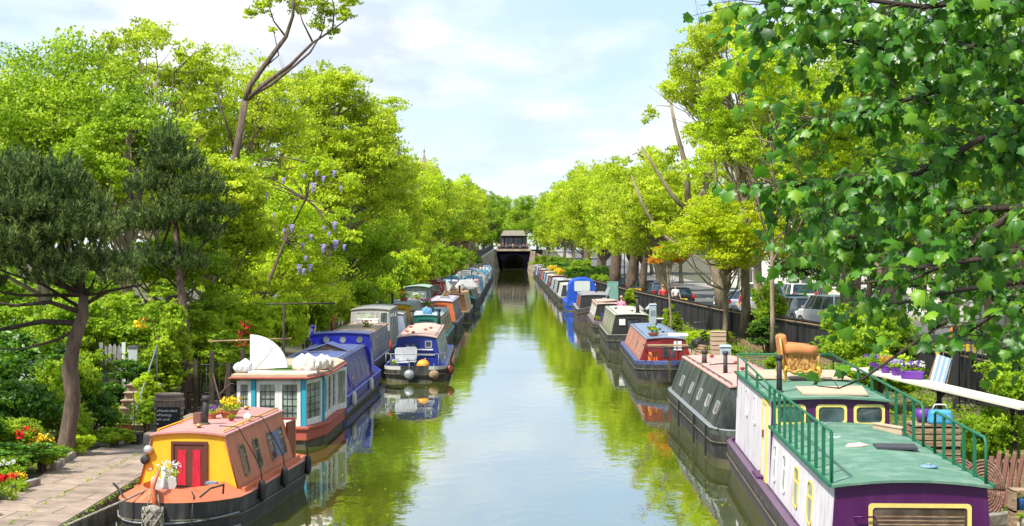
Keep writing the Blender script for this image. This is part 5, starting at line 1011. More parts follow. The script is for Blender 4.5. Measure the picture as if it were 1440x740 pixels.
e_ = thing('space_hopper', 'round orange ball on the front deck of the blue white boat', 'ball', world(B5, (.30, .55, .60))); g = G(); g.ball((0, 0, 0), (.25, .25, .22), cmat((.85, .33, .02), .4, .1), 18, 12); g.lathe([(.03, .2), (.02, .27)], (.08, 0, 0), cmat((.85, .33, .02), .4, .1), 8); g.build('ball_skin', e_)
e_ = thing('life_ring', 'small red buoyancy ring on the left side of the pink roof boat', 'life ring', world(B5, (-1.0, 1.7, 1.3))); g = G(); g.tube([(0, .16 * math.cos(a), .16 * math.sin(a)) for a in [2 * math.pi * i / 16 for i in range(17)]], .045, cmat((.75, .08, .03)), 8); g.build('ring', e_)
for (x, y, z), lb, m in (((-.2, -.10, .40), 'grey round fender low on the blue white boat front', m_steel), ((.72, .05, .38), 'tan square fender on the blue white boat front', m_wood), ((1.28, .9, .5), 'brown ball fender on the right corner of the blue white boat', m_redw)):
    e_ = thing('fender', lb, 'fender', world(B5, (x, y, z))); g = G(); g.ball((0, 0, -.1), (.2, .14, .18), m, 14, 9); g.build('bumper', e_); g = G(); g.tube([(0, 0, .05), (0, .08, .3)], .014, m_rope, 5); g.build('rope', e_)
pot(B5, (-.85, .7, .3), 'small pot plant by the left rail of the blue white boat', m_steel, 'white', .14, .3, 8)
box_thing('storage_crate', 'orange red crate between the chairs and the ball', 'crate', world(B5, (-.05, .5, .25)), (.42, .35, .28), cmat((.6, .16, .05)), .2)
# ---------- R1 purple and white wide boat
m_pur = P_('purple_gloss', (0.062, 0.004, 0.066), rough=.35, dirt=.35, dirtcol=(.13, .04, .13), scale=1.5); m_lilw = P_('lilac_white', (0.68, 0.65, 0.67), rough=.55, dirt=.75, dirtcol=(.34, .26, .36), scale=2.2)
m_grn = P_('deck_green', (0.085, 0.19, 0.125), rough=.75, dirt=.75, dirtcol=(.24, .34, .27), scale=1.3, streak=False); m_grr = P_('rail_green', (0.006, 0.12, 0.050), rough=.5, dirt=.12, dirtcol=(.1, .35, .25)); m_yelf = P_('yellow_frame', (0.74, 0.60, 0.16), rough=.4, dirt=.25)
m_hull1 = P_('brown_black_hull', (0.045, 0.032, 0.035), rough=.6, dirt=.6, dirtcol=(.16, .12, .13), scale=1.4); m_purd = P_('purple_dull', (0.13, 0.07, 0.13), rough=.6, dirt=.6, dirtcol=(.1, .08, .09))
B = boatT('purple and white wide boat with green railed roof, nearest on the right', 5.42, 22.3, .045); R1 = B
hf = hull_fn(2.5, 18.2, 'bow', 'stern', 2.2, .4)
hb = thing_off = None
# hull origin sits 3 m nearer than the cabin face
class Sub: pass
def hull_at(T, y, *a, **k):
    before = set(T.children); r = hull(T, *a, **k)
    for ch in T.children:
        if ch not in before: ch.location.y += y
    return r
hull_at(B, -3.0, 2.52, 18.2, .70, 'bow', 'stern', (m_tide, m_hull1, m_hull1, m_purd, m_pur))
cl = cabin(B, 0, 7.4, .70, 1.05, 1.10, 1.03, m_lilw, m_pur, m_grn, ncam=.08, over=.09, rail=False)
cu = cabin(B, 7.4, 14.2, .70, 1.53, 1.10, 1.06, m_lilw, m_pur, m_grn, ncam=.06, over=.09, rail=False, name='upper_cabin', roofname='upper_roof')
# yellow framed end windows
end_win(cl, .12, 1.17, 1.28, .62, fm=m_yelf, gm=glass('shuttered_glass', (.05, .035, .02), .12), fw=.055, r=.05)
g = G()
for i in range(9): g.box((.12, -.004, .92 + i * .055), (1.2, .006, .018), m_wood)
g.build('blind', B)
g = G(); g.tube([(-.78, -.02, 1.36), (-.78, -.07, 1.36), (-.5, -.07, 1.36), (-.5, -.02, 1.36)], .012, m_pur, 6); g.build('grab_handle', B)
for x in (-.62, .12, .80): end_win(cu, x - .10, 2.0, .46, .28, fm=m_yelf, gm=m_g, fw=.05, r=.08)
# side windows and door on the canal side
for y, w in ((2.2, .5), (3.8, .5), (5.4, .4), (6.75, .34)): side_win(cl, -1, y, .50, w, .58, fm=m_yelf if y < 5 else m_wht, gm=m_gl, split=True)
for y in (1.5, 3.5, 5.5): side_win(cl, 1, y, .5, .6, .5, fm=m_yelf)
for y in (9.2, 11, 12.8): side_win(cu, 1, y, 1.2, .6, .4, fm=m_yelf)
g = G(); U = Vector((0, -1, 0)); V = Vector((.04, 0, 1.62)).normalized(); O = Vector((-1.10, 8.15, .5)); g.plate([(-.30, 0), (.30, 0), (.30, 1.62), (-.30, 1.62)], O, U, V, .0, .03, m_lilw)
g.ring([(-.38, -.05), (.38, -.05), (.38, 1.70), (-.38, 1.70)], [(-.30, 0), (.30, 0), (.30, 1.62), (-.30, 1.62)], O, U, V, 0, .05, m_yelf); dr_ = g.build('door', B)
g = G(); g.plate([(-.22, .98), (-.14, .98), (-.14, 1.12), (-.22, 1.12)], O, U, V, .03, .06, m_redw); g.build('handle', dr_)
for y in (10.2, 11.8): side_win(cu, -1, y, 1.1, .3, .5, fm=m_lilw, gm=m_lilw)
g = G(); g.box((-1.19, 8.75, .58), (.14, 3.0 + 7.4, .26), m_hull1); g.box((-1.17, 8.6, .74), (.16, .9, .06), m_pur); g.build('side_fender_board', B, bevel=.015)
# roof edges
for (y0, y1, z) in ((-.06, 7.38, 1.75), (7.36, 14.25, 2.23)):
    for s_ in (-1, 1): g = G(); g.box((s_ * 1.10, (y0 + y1) / 2, z + .035), (.05, y1 - y0, .055), m_grr); g.build('roof_edge', B, bevel=.008)
def railing(T, pts, posts, z0f, m, r=.020):
    g = G(); g.tube(pts, r, m, 8); g.build('top_rail', T)
    for x, y, z, zt in posts: g = G(); g.box((x, y, (z + zt) / 2), (.05, .03, zt - z), m); g.build('baluster', T)
zr = 2.50
Rl = thing('green_railing', 'green painted railing along the canal side of the purple boat roof', 'railing', B.location, B.rotation_euler.z)
pl_ = [(-1.06, .10, 1.79, zr)] + [(-1.06, .10 + .76 * i, 1.79, zr) for i in range(1, 10)]
railing(Rl, [(-1.06, .10, 1.80), (-1.06, .10, zr - .02), (-1.06, .16, zr), (-1.06, 7.4, zr), (-1.06, 14.1, zr + .16), (-1.03, 14.15, zr + .17)], pl_ + [(-1.08, 7.5 + 2.2 * i, 2.26, zr + .02 + .05 * i) for i in range(3)], 0, m_grr)
g = G(); g.tube([(-1.06, 14.15, 1.7), (-1.06, 14.15, zr + .17), (1.06, 14.15, zr + .17), (1.06, 14.15, 2.3)], .022, m_grr, 8); g.tube([(-1.06, 14.0, 1.7), (-1.06, 14.0, zr + .1)], .018, m_grr, 6); g.build('end_rail', Rl)
Rr = thing('green_railing', 'green railing on the garden side of the purple boat roof, two bays', 'railing', B.location, B.rotation_euler.z)
railing(Rr, [(1.04, .12, 1.80), (1.04, .12, 2.36), (1.04, .20, 2.42), (1.04, 3.3, 2.46), (1.04, 3.4, 2.42), (1.04, 3.42, 1.8)], [(1.04, .12 + .66 * i, 1.79, 2.43) for i in range(1, 5)], 0, m_grr, .024)
railing(Rr, [(1.04, 4.3, 1.80), (1.04, 4.3, 2.42), (1.04, 4.42, 2.48), (1.04, 7.4, 2.54), (1.04, 14.1, 2.66)], [(1.04, 4.3 + .78 * i, 1.79, 2.5) for i in range(1, 4)] + [(1.06, 7.6 + 1.6 * i, 2.26, 2.56 + .02 * i) for i in range(4)], 0, m_grr, .024)
zl, zu = roofz(cl), roofz(cu)
e_ = tag(G().plate([(-.3, -.25), (.32, -.32), (.4, .22), (-.25, .3)], (0, 0, 0), (1, 0, 0), (0, 1, 0), 0, .035, P_('grey_rubber_mat', (.045, .045, .055), rough=.7)).build('door_mat', loc=world(B, (.42, 3.6, zl))), 'dark quilted mat on the low green roof', 'mat')
e_ = thing('fish_ornament', 'crumpled pale sheet beside the dark mat on the green roof', 'ornament', world(B, (-.02, 3.75, zl))); g = G(); g.add([(-.3, -.05, 0), (-.05, -.12, .01), (.1, .02, .02), (-.05, .14, .01), (-.22, .1, .03), (-.05, 0, .06)], [(0, 1, 5), (1, 2, 5), (2, 3, 5), (3, 4, 5), (4, 0, 5), (4, 3, 2, 1, 0)], cmat((.75, .5, .42))); g.build('paper', e_)
def disc(lb, p, r, m, nm='deck_disc', h=.03):
    e_ = thing(nm, lb, 'disc', world(B, p)); g = G(); g.lathe([(r, 0), (r, h * .5), (r * .7, h)], (0, 0, 0), m, 18); g.build('plate', e_); g = G(); g.lathe([(r * .3, h), (r * .25, h * 1.7), (.01, h * 1.8)], (0, 0, 0), m_steel, 12); g.build('boss', e_)
disc('small blue and silver disc on the low green roof', (.52, 1.35, zl - .01), .13, cmat((.16, .3, .42)))
disc('pale green round vent on the low roof near the left rail', (-.28, 5.0, zl - .01), .12, cmat((.3, .5, .36)))
disc('small grey round cap under the cabin windows', (-.2, 7.0, zl - .01), .09, m_steel)
box_thing('wood_offcut', 'pale wooden board leaning at the foot of the right rail', 'board', world(B, (.86, 6.3, zl - .06)), (.10, .85, .10), m_ply, .35 - B.rotation_euler.z)
for lb, pts, in (('tan plywood sheet on the upper roof edge', [(-.45, 7.75), (.72, 7.65), (.92, 9.5), (-.4, 9.3)]), ('tan plywood sheet under the gold armchair', [(-.95, 11.4), (1.0, 11.2), (1.0, 13.7), (-.95, 13.6)])):
    g = G(); g.plate(pts, (0, 0, 0), (1, 0, 0), (0, 1, 0), zu + (.0 if 'arm' not in lb else .004), zu + .03, m_ply); o = g.build('plywood_sheet'); o.location = B.location; o.rotation_euler = B.rotation_euler; tag(o, lb, 'plywood')
chimney(B, -.78, 8.6, zu - .03, .62, .052, m_black)
# gold armchair
m_gold = P_('gilded_wood', (0.52, 0.30, 0.045), rough=.35, dirt=.35, dirtcol=(.2, .09, .01), scale=8, metal=.25); m_plush = P_('orange_plush', (0.56, 0.21, 0.075), rough=.9, dirt=.3, dirtcol=(.35, .11, .03), scale=4)
m_damask = twotone('damask', (0.26, 0.10, 0.02), (0.60, 0.33, 0.09), 16, .45, .55, .8, .4)
A_ = thing('armchair', 'gold framed armchair with orange plush on the upper boat roof', 'armchair', world(B, (-.12, 11.2, zu + .005)), R(2)); A_.scale = (.80, .82, .98)
g = G(); g.box((0.05, 0, .40), (.66, .62, .20), m_plush); g.build('seat', A_, bevel=.05)
g = G(); g.plate([(-.5, .0), (.0, .0), (.0, 0)], (0, 0, 0), (1, 0, 0), (0, 0, 1), 0, 0.01, m_plush) if False else None
g.loft([[(-.40 + t * -.10, y, .30 + .62 * t) for y in (-.38, -.3, .3, .38)] + [(-.22 + t * -.12 - (.02 if abs(y) > .35 else 0), y, .30 + .66 * t) for y in (.38, .3, -.3, -.38)] for t in (0, .4, .8, 1.0)], m_plush, closed=True, caps=True); g.build('backrest', A_, bevel=.05)
for s_ in (-1, 1):
    g = G(); g.box((.04, s_ * .40, .40), (.72, .10, .36), m_damask); g.build('arm_panel', A_, bevel=.03)
    g = G(); g.tube([(-.38, s_ * .42, .66), (-.1, s_ * .43, .655), (.2, s_ * .43, .63), (.42, s_ * .42, .62)], [.11, .115, .115, .11], m_plush, 14); g.build('armrest', A_)
    g = G(); P = [(-.38 + .86 * i / 14, s_ * .47, .20 + .03 * math.sin(i * 1.35)) for i in range(15)]; g.tube(P, .035, m_gold, 8); g.build('carved_rail', A_)
    for x in (-.36, .44):
        g = G(); g.tube([(x, s_ * .45, .30), (x + (.05 if x > 0 else -.05), s_ * .48, .2), (x + (.02 if x > 0 else -.02), s_ * .46, .08), (x + (.07 if x > 0 else -.07), s_ * .48, 0)], [.06, .055, .03, .045], m_gold, 9); g.build('leg', A_)
    g = G(); g.tube([(.44, s_ * .44, .22), (.47, s_ * .46, .4), (.44, s_ * .44, .58)], [.045, .035, .05], m_gold, 8); g.build('arm_post', A_)
g = G(); g.tube([(.47, -.44, .22), (.5, -.2, .19), (.5, 0, .16), (.5, .2, .19), (.47, .44, .22)], .035, m_gold, 8); g.tube([(-.42, -.46, .24), (-.46, -.45, .5), (-.52, -.42, .9)], .03, m_gold, 8); g.build('front_rail', A_)

# ---------- R2 dark green grey boat with pink roof
m_dg = P_('dark_green_grey', (0.036, 0.046, 0.042), rough=.35, dirt=.55, dirtcol=(.22, .24, .21), scale=1.2); m_gr2 = P_('grey_strake', (.22, .24, .25), rough=.5, dirt=.5)
m_pk2 = P_('salmon_roof', (0.56, 0.30, 0.25), rough=.7, dirt=.35, dirtcol=(.62, .42, .36), scale=1.2, streak=False)
B2 = boatT('long dark green narrowboat with salmon pink roof and tall sloping side', 5.92, 37.8, .0)
hull(B2, 2.55, 13.4, .80, 'stern', 'bow', (m_tide, m_black, m_dg, m_gr2, m_dg), sheer=.15)
c = cabin(B2, .7, 11.6, .80, .94, 1.17, .82, m_dg, m_dg, m_pk2, ncam=.05, over=.03, railm=m_dg)
for y, w in ((1.6, .5), (3.4, .5), (5.2, .45), (7.2, .45), (9.6, .45)): side_win(c, -1, y, .42, w, .26, 'rect', fm=m_winframe, gm=m_gl); 
for y in (.85, 2.6, 6.3, 8.6):
    g = G(); g.bar((-1.18, y, .82), (-.83, y, 1.745), .035, .03, m_black); g.build('side_seam', B2)
for y in (1.5, 4.1, 7.9):
    g = G(); g.bar((-1.305, y, .05), (-1.30, y, .78), .07, .05, m_fend); g.build('hull_rib', B2)
hf2 = hull_fn(2.55, 13.4, 'stern', 'bow'); g = G(); g.tube([(-hf2(y) - .02, y, .82) for y in (.3, .7, 1, 4, 8, 10.8, 11.4, 12, 12.6)], .03, m_gr2, 6); g.build('gunwale_rail', B2)
chimney(B2, -.45, 4.4, roofz(c) - .04, .50, .055); chimney(B2, -.55, 8.2, roofz(c) - .04, .30, .07)
g = G(); g.lathe([(.0, .12), (.22, .10), (.28, .02), (.28, 0)][::-1], (.15, 1.9, roofz(c) - .02), m_steel, 18, sy=1.5); g.build('dome_light', B2)
hatch(B2, .12, 2.5, roofz(c) - .03, .55, .6, m_gry, .1)
for x, y in ((.25, 7.5), (.1, 5.2), (-.1, 10.2)): vent(B2, x, y, roofz(c, x), m_redw, .08)
for y, z in ((3.6, .12), (2.7, .1)): pass
box_thing('tool_box', 'small black box on the near right of the salmon roof', 'box', world(B2, (.45, 1.5, roofz(c, .45) - .01)), (.22, .3, .13), m_fend); box_thing('tool_box', 'second small black box, nearer the green rails on the salmon roof', 'box', world(B2, (.48, .95, roofz(c, .45) - .01)), (.2, .26, .12), m_fend)
g = G(); g.tube([(-.62, 6.4, roofz(c) + .06), (-.3, 6.5, roofz(c) + .08), (.1, 6.7, roofz(c) + .06)], .02, m_dg, 6); g.build('roof_bar', B2)

# ---------- R3 blue roofed boat with red end
m_r3s = P_('brick_red_side', (0.36, 0.14, 0.10), rough=.5, dirt=.6, dirtcol=(.48, .32, .24), scale=1.6); m_r3r = P_('blue_grey_roof', (0.17, 0.22, 0.32), rough=.5, dirt=.4, dirtcol=(.36, .40, .48), scale=1.5, streak=False); m_r3b = P_('navy_gunwale', (.05, .07, .20), rough=.4, dirt=.4, dirtcol=(.3, .32, .42)); m_red = cmat((.24, .012, .014), .45, .35)
B_3 = boatT('narrowboat with blue grey roof, faded brick red side and bright red end', 5.75, 60.3, .02)
hull(B_3, 2.3, 15.6, .78, 'bow', 'bow', (m_tide, m_black, m_r3b, m_r3b, m_r3b), well=(.6, 1.75), bl=1.5, ex=.42, sheer=.1)
c = cabin(B_3, 1.8, 13.8, .78, .80, 1.0, .72, m_r3s, m_red, m_r3r, ncam=.06, railm=m_r3r, band=(.1, .7, P_('faded_red_panel', (.40, .17, .12), dirt=.7, dirtcol=(.45, .3, .22), rough=.6, scale=3), [(2.6, 5.6), (6.2, 9.2), (9.8, 12.8)]))
for y in (3.4, 5.8, 8.4, 11.4): side_win(c, -1, y, .45, .5, .3, fm=m_wood, gm=m_g)
end_door(c, .12, .55, .72, m_red, m_g); g = G(); g.box((.45, 1.77, 1.35), (.3, .02, .35), m_wht); g.build('notice', B_3)
for x, y in ((.05, 9), (.15, 7.2), (-.0, 7.0), (.3, 11.8), (.1, 4.6)): vent(B_3, x, y, roofz(c, x), m_black, .07)
g = G(); g.box((.55, 2.8, roofz(c, .5) + .07), (.75, .14, .12), m_wht); g.build('roof_rail_white', B_3); hatch(B_3, .25, 3.4, roofz(c) - .02, .8, .8, m_steel, .08)
g = G()
for x in (-.85, .85): g.tube([(x, .35, .8), (x, .35, 1.35), (x, 1.7, 1.4)], .025, m_iron, 6)
g.tube([(-.85, .35, 1.35), (.85, .35, 1.35)], .025, m_iron, 6)
for x in (-.5, 0, .5): g.tube([(x, .35, .8), (x, .35, 1.35)], .02, m_iron, 5)
g.tube([(-.85, .35, 1.05), (.85, .35, 1.05)], .015, m_iron, 5); g.build('stern_rail', B_3)
g = G(); g.box((0, .8, 1.42), (1.5, .7, .04), m_wood); g.build('stern_shelf', B_3)
e_ = thing('life_jacket', 'orange life jacket hung inside the stern rail of the red ended boat', 'life jacket', world(B_3, (-.55, .75, .52))); g = G(); g.box((-.1, 0, .35), (.16, .2, .6), cmat((.9, .2, .03))); g.box((.1, 0, .35), (.16, .2, .6), cmat((.9, .2, .03))); g.build('panels', e_, bevel=.05)
e_ = thing('bucket', 'blue bucket on the stern of the red ended boat', 'bucket', world(B_3, (.2, .8, .4))); g = G(); g.lathe([(.14, 0), (.19, .36), (.17, .36), (.13, .03)], (0, 0, 0), cmat((.05, .14, .4)), 16); g.build('pail', e_); g = G(); g.tube([(-.18, 0, .36), (0, 0, .5), (.18, 0, .36)], .008, m_steel, 4); g.build('handle', e_)
pot(B_3, (-.42, 2.6, roofz(c)), 'leafy green herb pot on the near corner of the blue grey roof', m_terra, None, .22, .12, 0, leaf='bright')

# ---------- R4 olive boat
m_ol = P_('olive_side', (.20, .20, .13), rough=.5, dirt=.5, dirtcol=(.34, .34, .24)); m_cr = P_('cream_grey_roof', (.46, .46, .38), rough=.7, dirt=.3, dirtcol=(.3, .3, .24)); m_blk = cmat((.02, .02, .022), .5)
B_4 = boatT('narrowboat with olive side panels, pale roof and black open end', 5.75, 78.6, .015)
hull(B_4, 2.3, 14.5, .80, 'bow', 'bow', (m_tide, m_black, m_blk, m_ol, m_blk), well=(.5, 1.3), bl=1.4, ex=.42, sheer=.1)
c = cabin(B_4, 1.4, 13, .78, 1.0, 1.0, .78, m_ol, m_blk, m_cr, ncam=.04, railm=m_ol, band=(.15, .8, P_('olive_panel', (.27, .27, .17), dirt=.5, rough=.6), [(2, 4.4), (4.9, 7.3), (7.8, 10.2), (10.6, 12.6)]))
end_door(c, .05, .6, .8, m_blk, m_g); g = G(); g.box((-.45, 1.36, 1.45), (.3, .02, .3), m_wht); g.build('notice', B_4)
for y in (3.2, 6.1, 9.0, 11.6): side_win(c, -1, y, .5, .5, .3, gm=m_g)
chimney(B_4, .38, 2.6, roofz(c), .75, .085, lean=-.02); vent(B_4, -.45, 8, roofz(c), m_black, .10); hatch(B_4, .2, 5.4, roofz(c) - .02, .3, .2, m_steel, .04); vent(B_4, .2, 4.2, roofz(c), m_black, .06)
# ---------- R5 pink roofed boat
m_pl = P_('plum_side', (.12, .09, .09), rough=.5, dirt=.5, dirtcol=(.3, .26, .24)); m_pkr = P_('faded_pink_roof', (.52, .36, .32), rough=.8, dirt=.3)
B_5 = boatT('narrowboat with faded pink roof and brown side behind the olive one', 5.7, 94.5, .015)
hull(B_5, 2.2, 13, .80, 'stern', 'bow', (m_tide, m_black, m_pl, m_pl, m_pl), well=(.3, 1.5))
c = cabin(B_5, 2.6, 11.6, .78, .95, .98, .76, P_('buff_side', (.34, .27, .20), dirt=.5, dirtcol=(.12, .08, .07)), m_blk, m_pkr, ncam=.04, railm=m_pl)
for y in (3.6, 5.6, 7.6, 9.6): side_win(c, -1, y, .5, 1.0, .42, fm=m_wht, gm=m_gl)
end_door(c, 0, .6, .7, m_r3b, m_g)
g = G(); g.tube([(-.7, 4, roofz(c) + .04), (.5, 6, roofz(c) + .04)], .03, m_wood, 5); g.tube([(-.6, 3.5, roofz(c) + .04), (.6, 5, roofz(c) + .04)], .03, m_wood, 5); g.tube([(-.3, 3.2, roofz(c) + .04), (.7, 4.2, roofz(c) + .04)], .03, m_black, 5); g.build('roof_poles', B_5)
box_thing('blue_bin', 'dark blue bin at the stern of the faded pink roofed boat', 'bin', world(B_5, (-.35, 1.1, .5)), (.5, .5, .75), cmat((.03, .05, .22))); pot(B_5, (-.65, 2.2, .72), 'green plant pot left of the dark blue bin', m_terra, None, .2, .15, leaf='bright')
# ---------- R6 dark grey open barge with gangway rail
B_6 = boatT('dark grey workboat with dull cabin and long grey gangway plank', 5.55, 108.5, .01, name='workboat')
hull(B_6, 2.5, 15, .95, 'bow', 'stern', (m_tide, m_hull1, m_hull1, m_gr2, m_gry), well=(.8, 3.0))
c = cabin(B_6, 3.2, 12, .9, .95, 1.08, .95, P_('grey_plum_side', (.13, .10, .11), dirt=.5, dirtcol=(.3, .2, .17)), m_blk, rfm((.28, .26, .28)), ncam=.04)
for y in (4.6, 6.6, 8.6): side_win(c, -1, y, .5, 1.3, .4, fm=m_redw, gm=P_('rust_panel', (.3, .13, .08)))
e_ = thing('gangplank', 'long grey gangplank sloping down beside the workboat', 'gangplank', world(B_6, (.9, 2.0, 0))); g = G(); g.bar((-.9, -3.5, .9), (.3, 5, 2.3), .3, .07, m_gr2); g.build('plank', e_); g = G(); g.tube([(-.7, -3.5, 1.1), (.45, 5, 2.5)], .03, m_steel, 5); g.build('rail', e_)
chimney(B_6, .3, 9, roofz(c), .4, .06); e_ = thing('tarpaulin', 'grey tarpaulin hump beside the gangplank behind the faded pink roof', 'tarpaulin', (7.95, 104, .5)); e_.scale = (.6, 1, .9); g = G(); g.loft([[(-1.0 * s, y, 0), (-.8 * s, y, .7 * s), (0, y, 1.15 * s), (.8 * s, y, .7 * s), (1.0 * s, y, 0)] for y, s in ((-1.5, .7), (-1.2, .95), (0, 1), (1.2, .9), (1.5, .6))], m_gry, caps=True, smooth=True); g.build('sheet', e_)
box_thing('yellow_box', 'bright yellow box on the fence by the workboat', 'box', (8.75, 118, 1.3), (.9, .25, .85), cmat((.85, .50, .01)))
# ---------- R7 blue canopy boat
m_cobalt = P_('cobalt_canvas', (.008, .07, .50), rough=.45, dirt=.1, dirtcol=(.1, .25, .6), scale=1)
B7 = boatT('cruiser under a tall bright blue canvas cover with a clear window', 5.55, 132, .0, name='cruiser')
hull(B7, 2.6, 12, .75, 'stern', 'bow', (m_tide, m_cobalt, m_cobalt, m_cobalt, m_cobalt))
g = G(); k = 9
g.loft([[(hw * math.cos(a) if abs(math.cos(a)) < .999 else hw * math.cos(a), y, z0 + (zt - z0) * max(0, math.sin(a)) ** .35) for a in [math.pi * i / 16 for i in range(17)]] for y, hw, z0, zt in ((.15, 1.12, .75, 2.62), (.6, 1.15, .75, 2.78), (4.2, 1.12, .75, 2.7), (5.2, 1.05, .75, 2.1), (10, .8, .75, 1.3), (11.2, .3, .75, 1.0))], m_cobalt, caps=True); g.build('canvas_cover', B7)
g = G(); g.plate(rrect(1.25, .82, .1), (0, .13, 2.05), (1, 0, 0), (0, 0, 1), -.01, .015, P_('clear_vinyl', (.62, .66, .66), rough=.15, dirt=.2)); w = g.build('window', B7); g = G(); g.ring(rrect(1.37, .94, .14), rrect(1.25, .82, .1), (0, .13, 2.05), (1, 0, 0), (0, 0, 1), -.01, .02, cmat((.02, .16, .55))); g.build('frame', w)
for s_ in (-1, 1): g = G(); g.plate(rrect(1.6, .6, .1), (s_ * 1.15, 2.4, 1.9), (0, s_, 0), (0, 0, 1), -.02, .02, P_('clear_vinyl', (.6, .6, .6))); g.build('window', B7)
box_thing('pale_green_locker', 'pale green locker standing right of the blue canopy boat', 'locker', (7.95, 131, .5), (.85, .8, 1.9), cmat((.2, .42, .36)))
# ---------- generic boats for the rows running to the tunnel
def simple(label, x, d, L, hullc, sidec, roofc, endc, dxy=0, beam=2.15, h=.95, near='stern', nwin=4, wf=None, extra=(), group=None, name='narrowboat', portal=False, zg=.75, well=True, stripe=None):
    T = boatT(label, x, d, dxy, name, 'boat', group); s_ = 1 if x < 0 else -1
    hm = cmat(hullc); hull(T, beam, L, zg, near, 'bow' if near == 'stern' else 'stern', (m_tide, m_black, hm, cmat(stripe) if stripe else hm, hm), well=(.35, 1.3) if well else None)
    c = cabin(T, 1.4, L - 2, zg - .02, h, beam / 2 - .14, beam / 2 - .34, cmat(sidec), cmat(endc), rfm(roofc), ncam=.06, rail=L > 8)
    for i in range(nwin): side_win(c, s_, 2.4 + (L - 5.2) * i / max(1, nwin - 1), h * .55, .42 if portal else .7, .42, 'port' if portal else 'rect', fm=wf or m_winframe, gm=m_g if i % 2 else m_gl)
    end_door(c, 0, .6, h - .2, cmat([q * .6 for q in endc]), m_g)
    z = roofz(c)
    for e in extra:
        if e[0] == 'ch': chimney(T, e[1], e[2], z, .45, .06)
        if e[0] == 'v': vent(T, e[1], e[2], z)
        if e[0] == 'h': hatch(T, e[1], e[2], z - .02, .6, .7, cmat(e[3]), .12)
        if e[0] == 'pole': g = G(); g.tube([(e[1], 2, z + .08), (e[1], L - 3, z + .08)], .03, cmat(e[3]), 6); g.build('pole', T)
        if e[0] == 'solar': hatch(T, e[1], e[2], z, .9, 1.3, cmat((.03, .04, .09)), .06)
        if e[0] == 'cabin2': c2 = cabin(T, e[1], e[2], zg, e[3], beam / 2 - .1, beam / 2 - .2, cmat(e[4]), cmat(e[4]), rfm(e[5]), ncam=.1, rail=False, name='wheelhouse', roofname='wheelhouse_roof'); [end_win(c2, xx, zg + e[3] * .72, .5, .42, gm=m_gl) for xx in (-.35, .35)]; [side_win(c2, s_, yy, e[3] * .7, .6, .42, gm=m_gl) for yy in (e[1] + .7, e[1] + 1.7)]
        if e[0] == 'canvas':
            g = G(); b_ = beam / 2 - .05; g.loft([[(-b_ * q, y, zg), (-b_ * q, y, zg + e[4] * .6), (-b_ * .55 * q, y, zg + e[4]), (b_ * .55 * q, y, zg + e[4]), (b_ * q, y, zg + e[4] * .6), (b_ * q, y, zg)] for y, q in ((e[1], .85), (e[1] + .3, 1), (e[2], 1))], cmat(e[3], .7), caps=True); g.build('canvas_cover', T)
    return T, c
m6 = simple('teal green narrowboat with cluttered pale blue roof beyond the pink roofed one', -4.35, 79.8, 13.5, (.03, .18, .16), (.36, .27, .16), (.42, .56, .58), (.02, .20, .16), .0, extra=(('ch', .2, 4), ('h', -.3, 3, (.6, .65, .66)), ('h', .2, 6.5, (.10, .28, .40)), ('v', -.2, 8)), wf=m_wood)
m7 = simple('narrowboat with lilac grey roof and orange red end panel', -4.35, 95.5, 15, (.14, .12, .16), (.16, .10, .13), (.42, .38, .46), (.60, .16, .05), .0, h=1.15, extra=(('v', -.2, 3), ('h', .1, 6, (.3, .3, .36)), ('v', .2, 9)), nwin=5)
m8 = simple('cream sided narrowboat with orange brown roof', -4.15, 112, 15, (.45, .33, .17), (.62, .44, .20), (.56, .30, .14), (.35, .16, .06), .0, h=1.1, extra=(('h', 0, 2.6, (.62, .40, .2)), ('h', 0, 5, (.5, .12, .04)), ('ch', .35, 3.5)))
m9 = simple('grey narrowboat with chunky yellow end, inside the row', -6.3, 88, 12, (.2, .2, .2), (.3, .31, .28), (.32, .36, .35), (.80, .47, .01), .0, h=1.15, extra=(('ch', -.4, 2.5),), zg=.8)
m10 = simple('pale blue narrowboat with white ridged roof, inside the row', -6.3, 82 - 1.2, 6.4, (.3, .33, .42), (.36, .42, .52), (.55, .46, .44), (.40, .45, .56), .0, h=1.0, extra=(('ch', -.5, 3), ('v', .3, 3)), nwin=2)
m11 = simple('dark green cruiser with pale green canopy and dark screens', -6.35, 104, 12, (.015, .03, .02), (.03, .06, .04), (.26, .38, .28), (.02, .04, .03), 0, beam=2.0, h=.8, name='cruiser', extra=(('cabin2', 3, 8.8, 1.75, (.035, .06, .05), (.32, .45, .34)),))
m12 = simple('maroon wheelhouse boat behind the dark green cruiser', -6.45, 126, 12, (.10, .02, .02), (.22, .03, .03), (.2, .12, .1), (.24, .03, .035), .02, h=.8, extra=(('cabin2', 3, 6, 1.7, (.20, .03, .03), (.16, .05, .05)), ('ch', .4, 8)))
T13, c13 = simple('dark hulled boat with bright teal tarpaulin over its bow', -4.25, 130, 14, (.03, .04, .03), (.10, .08, .06), (.2, .18, .16), (.05, .10, .08), .02, beam=2.3, h=.7, near='bow', well=False, zg=1.0)
g = G(); m_tl = cmat((.01, .24, .20), .6, .15)
for s_ in (-1, 1): g.add([(0, .1, 2.15), (0, 4.5, 2.15), (s_ * 1.12, 4.5, 1.0), (s_ * 1.12, 1.2, 1.05), (s_ * .4, .15, 1.35)], [(0, 1, 2, 3, 4)], m_tl); g.add([(0, .13, 2.12), (0, 4.5, 2.12), (s_ * 1.08, 4.5, .97), (s_ * 1.08, 1.2, 1.02), (s_ * .38, .18, 1.32)], [(4, 3, 2, 1, 0)], m_tl)
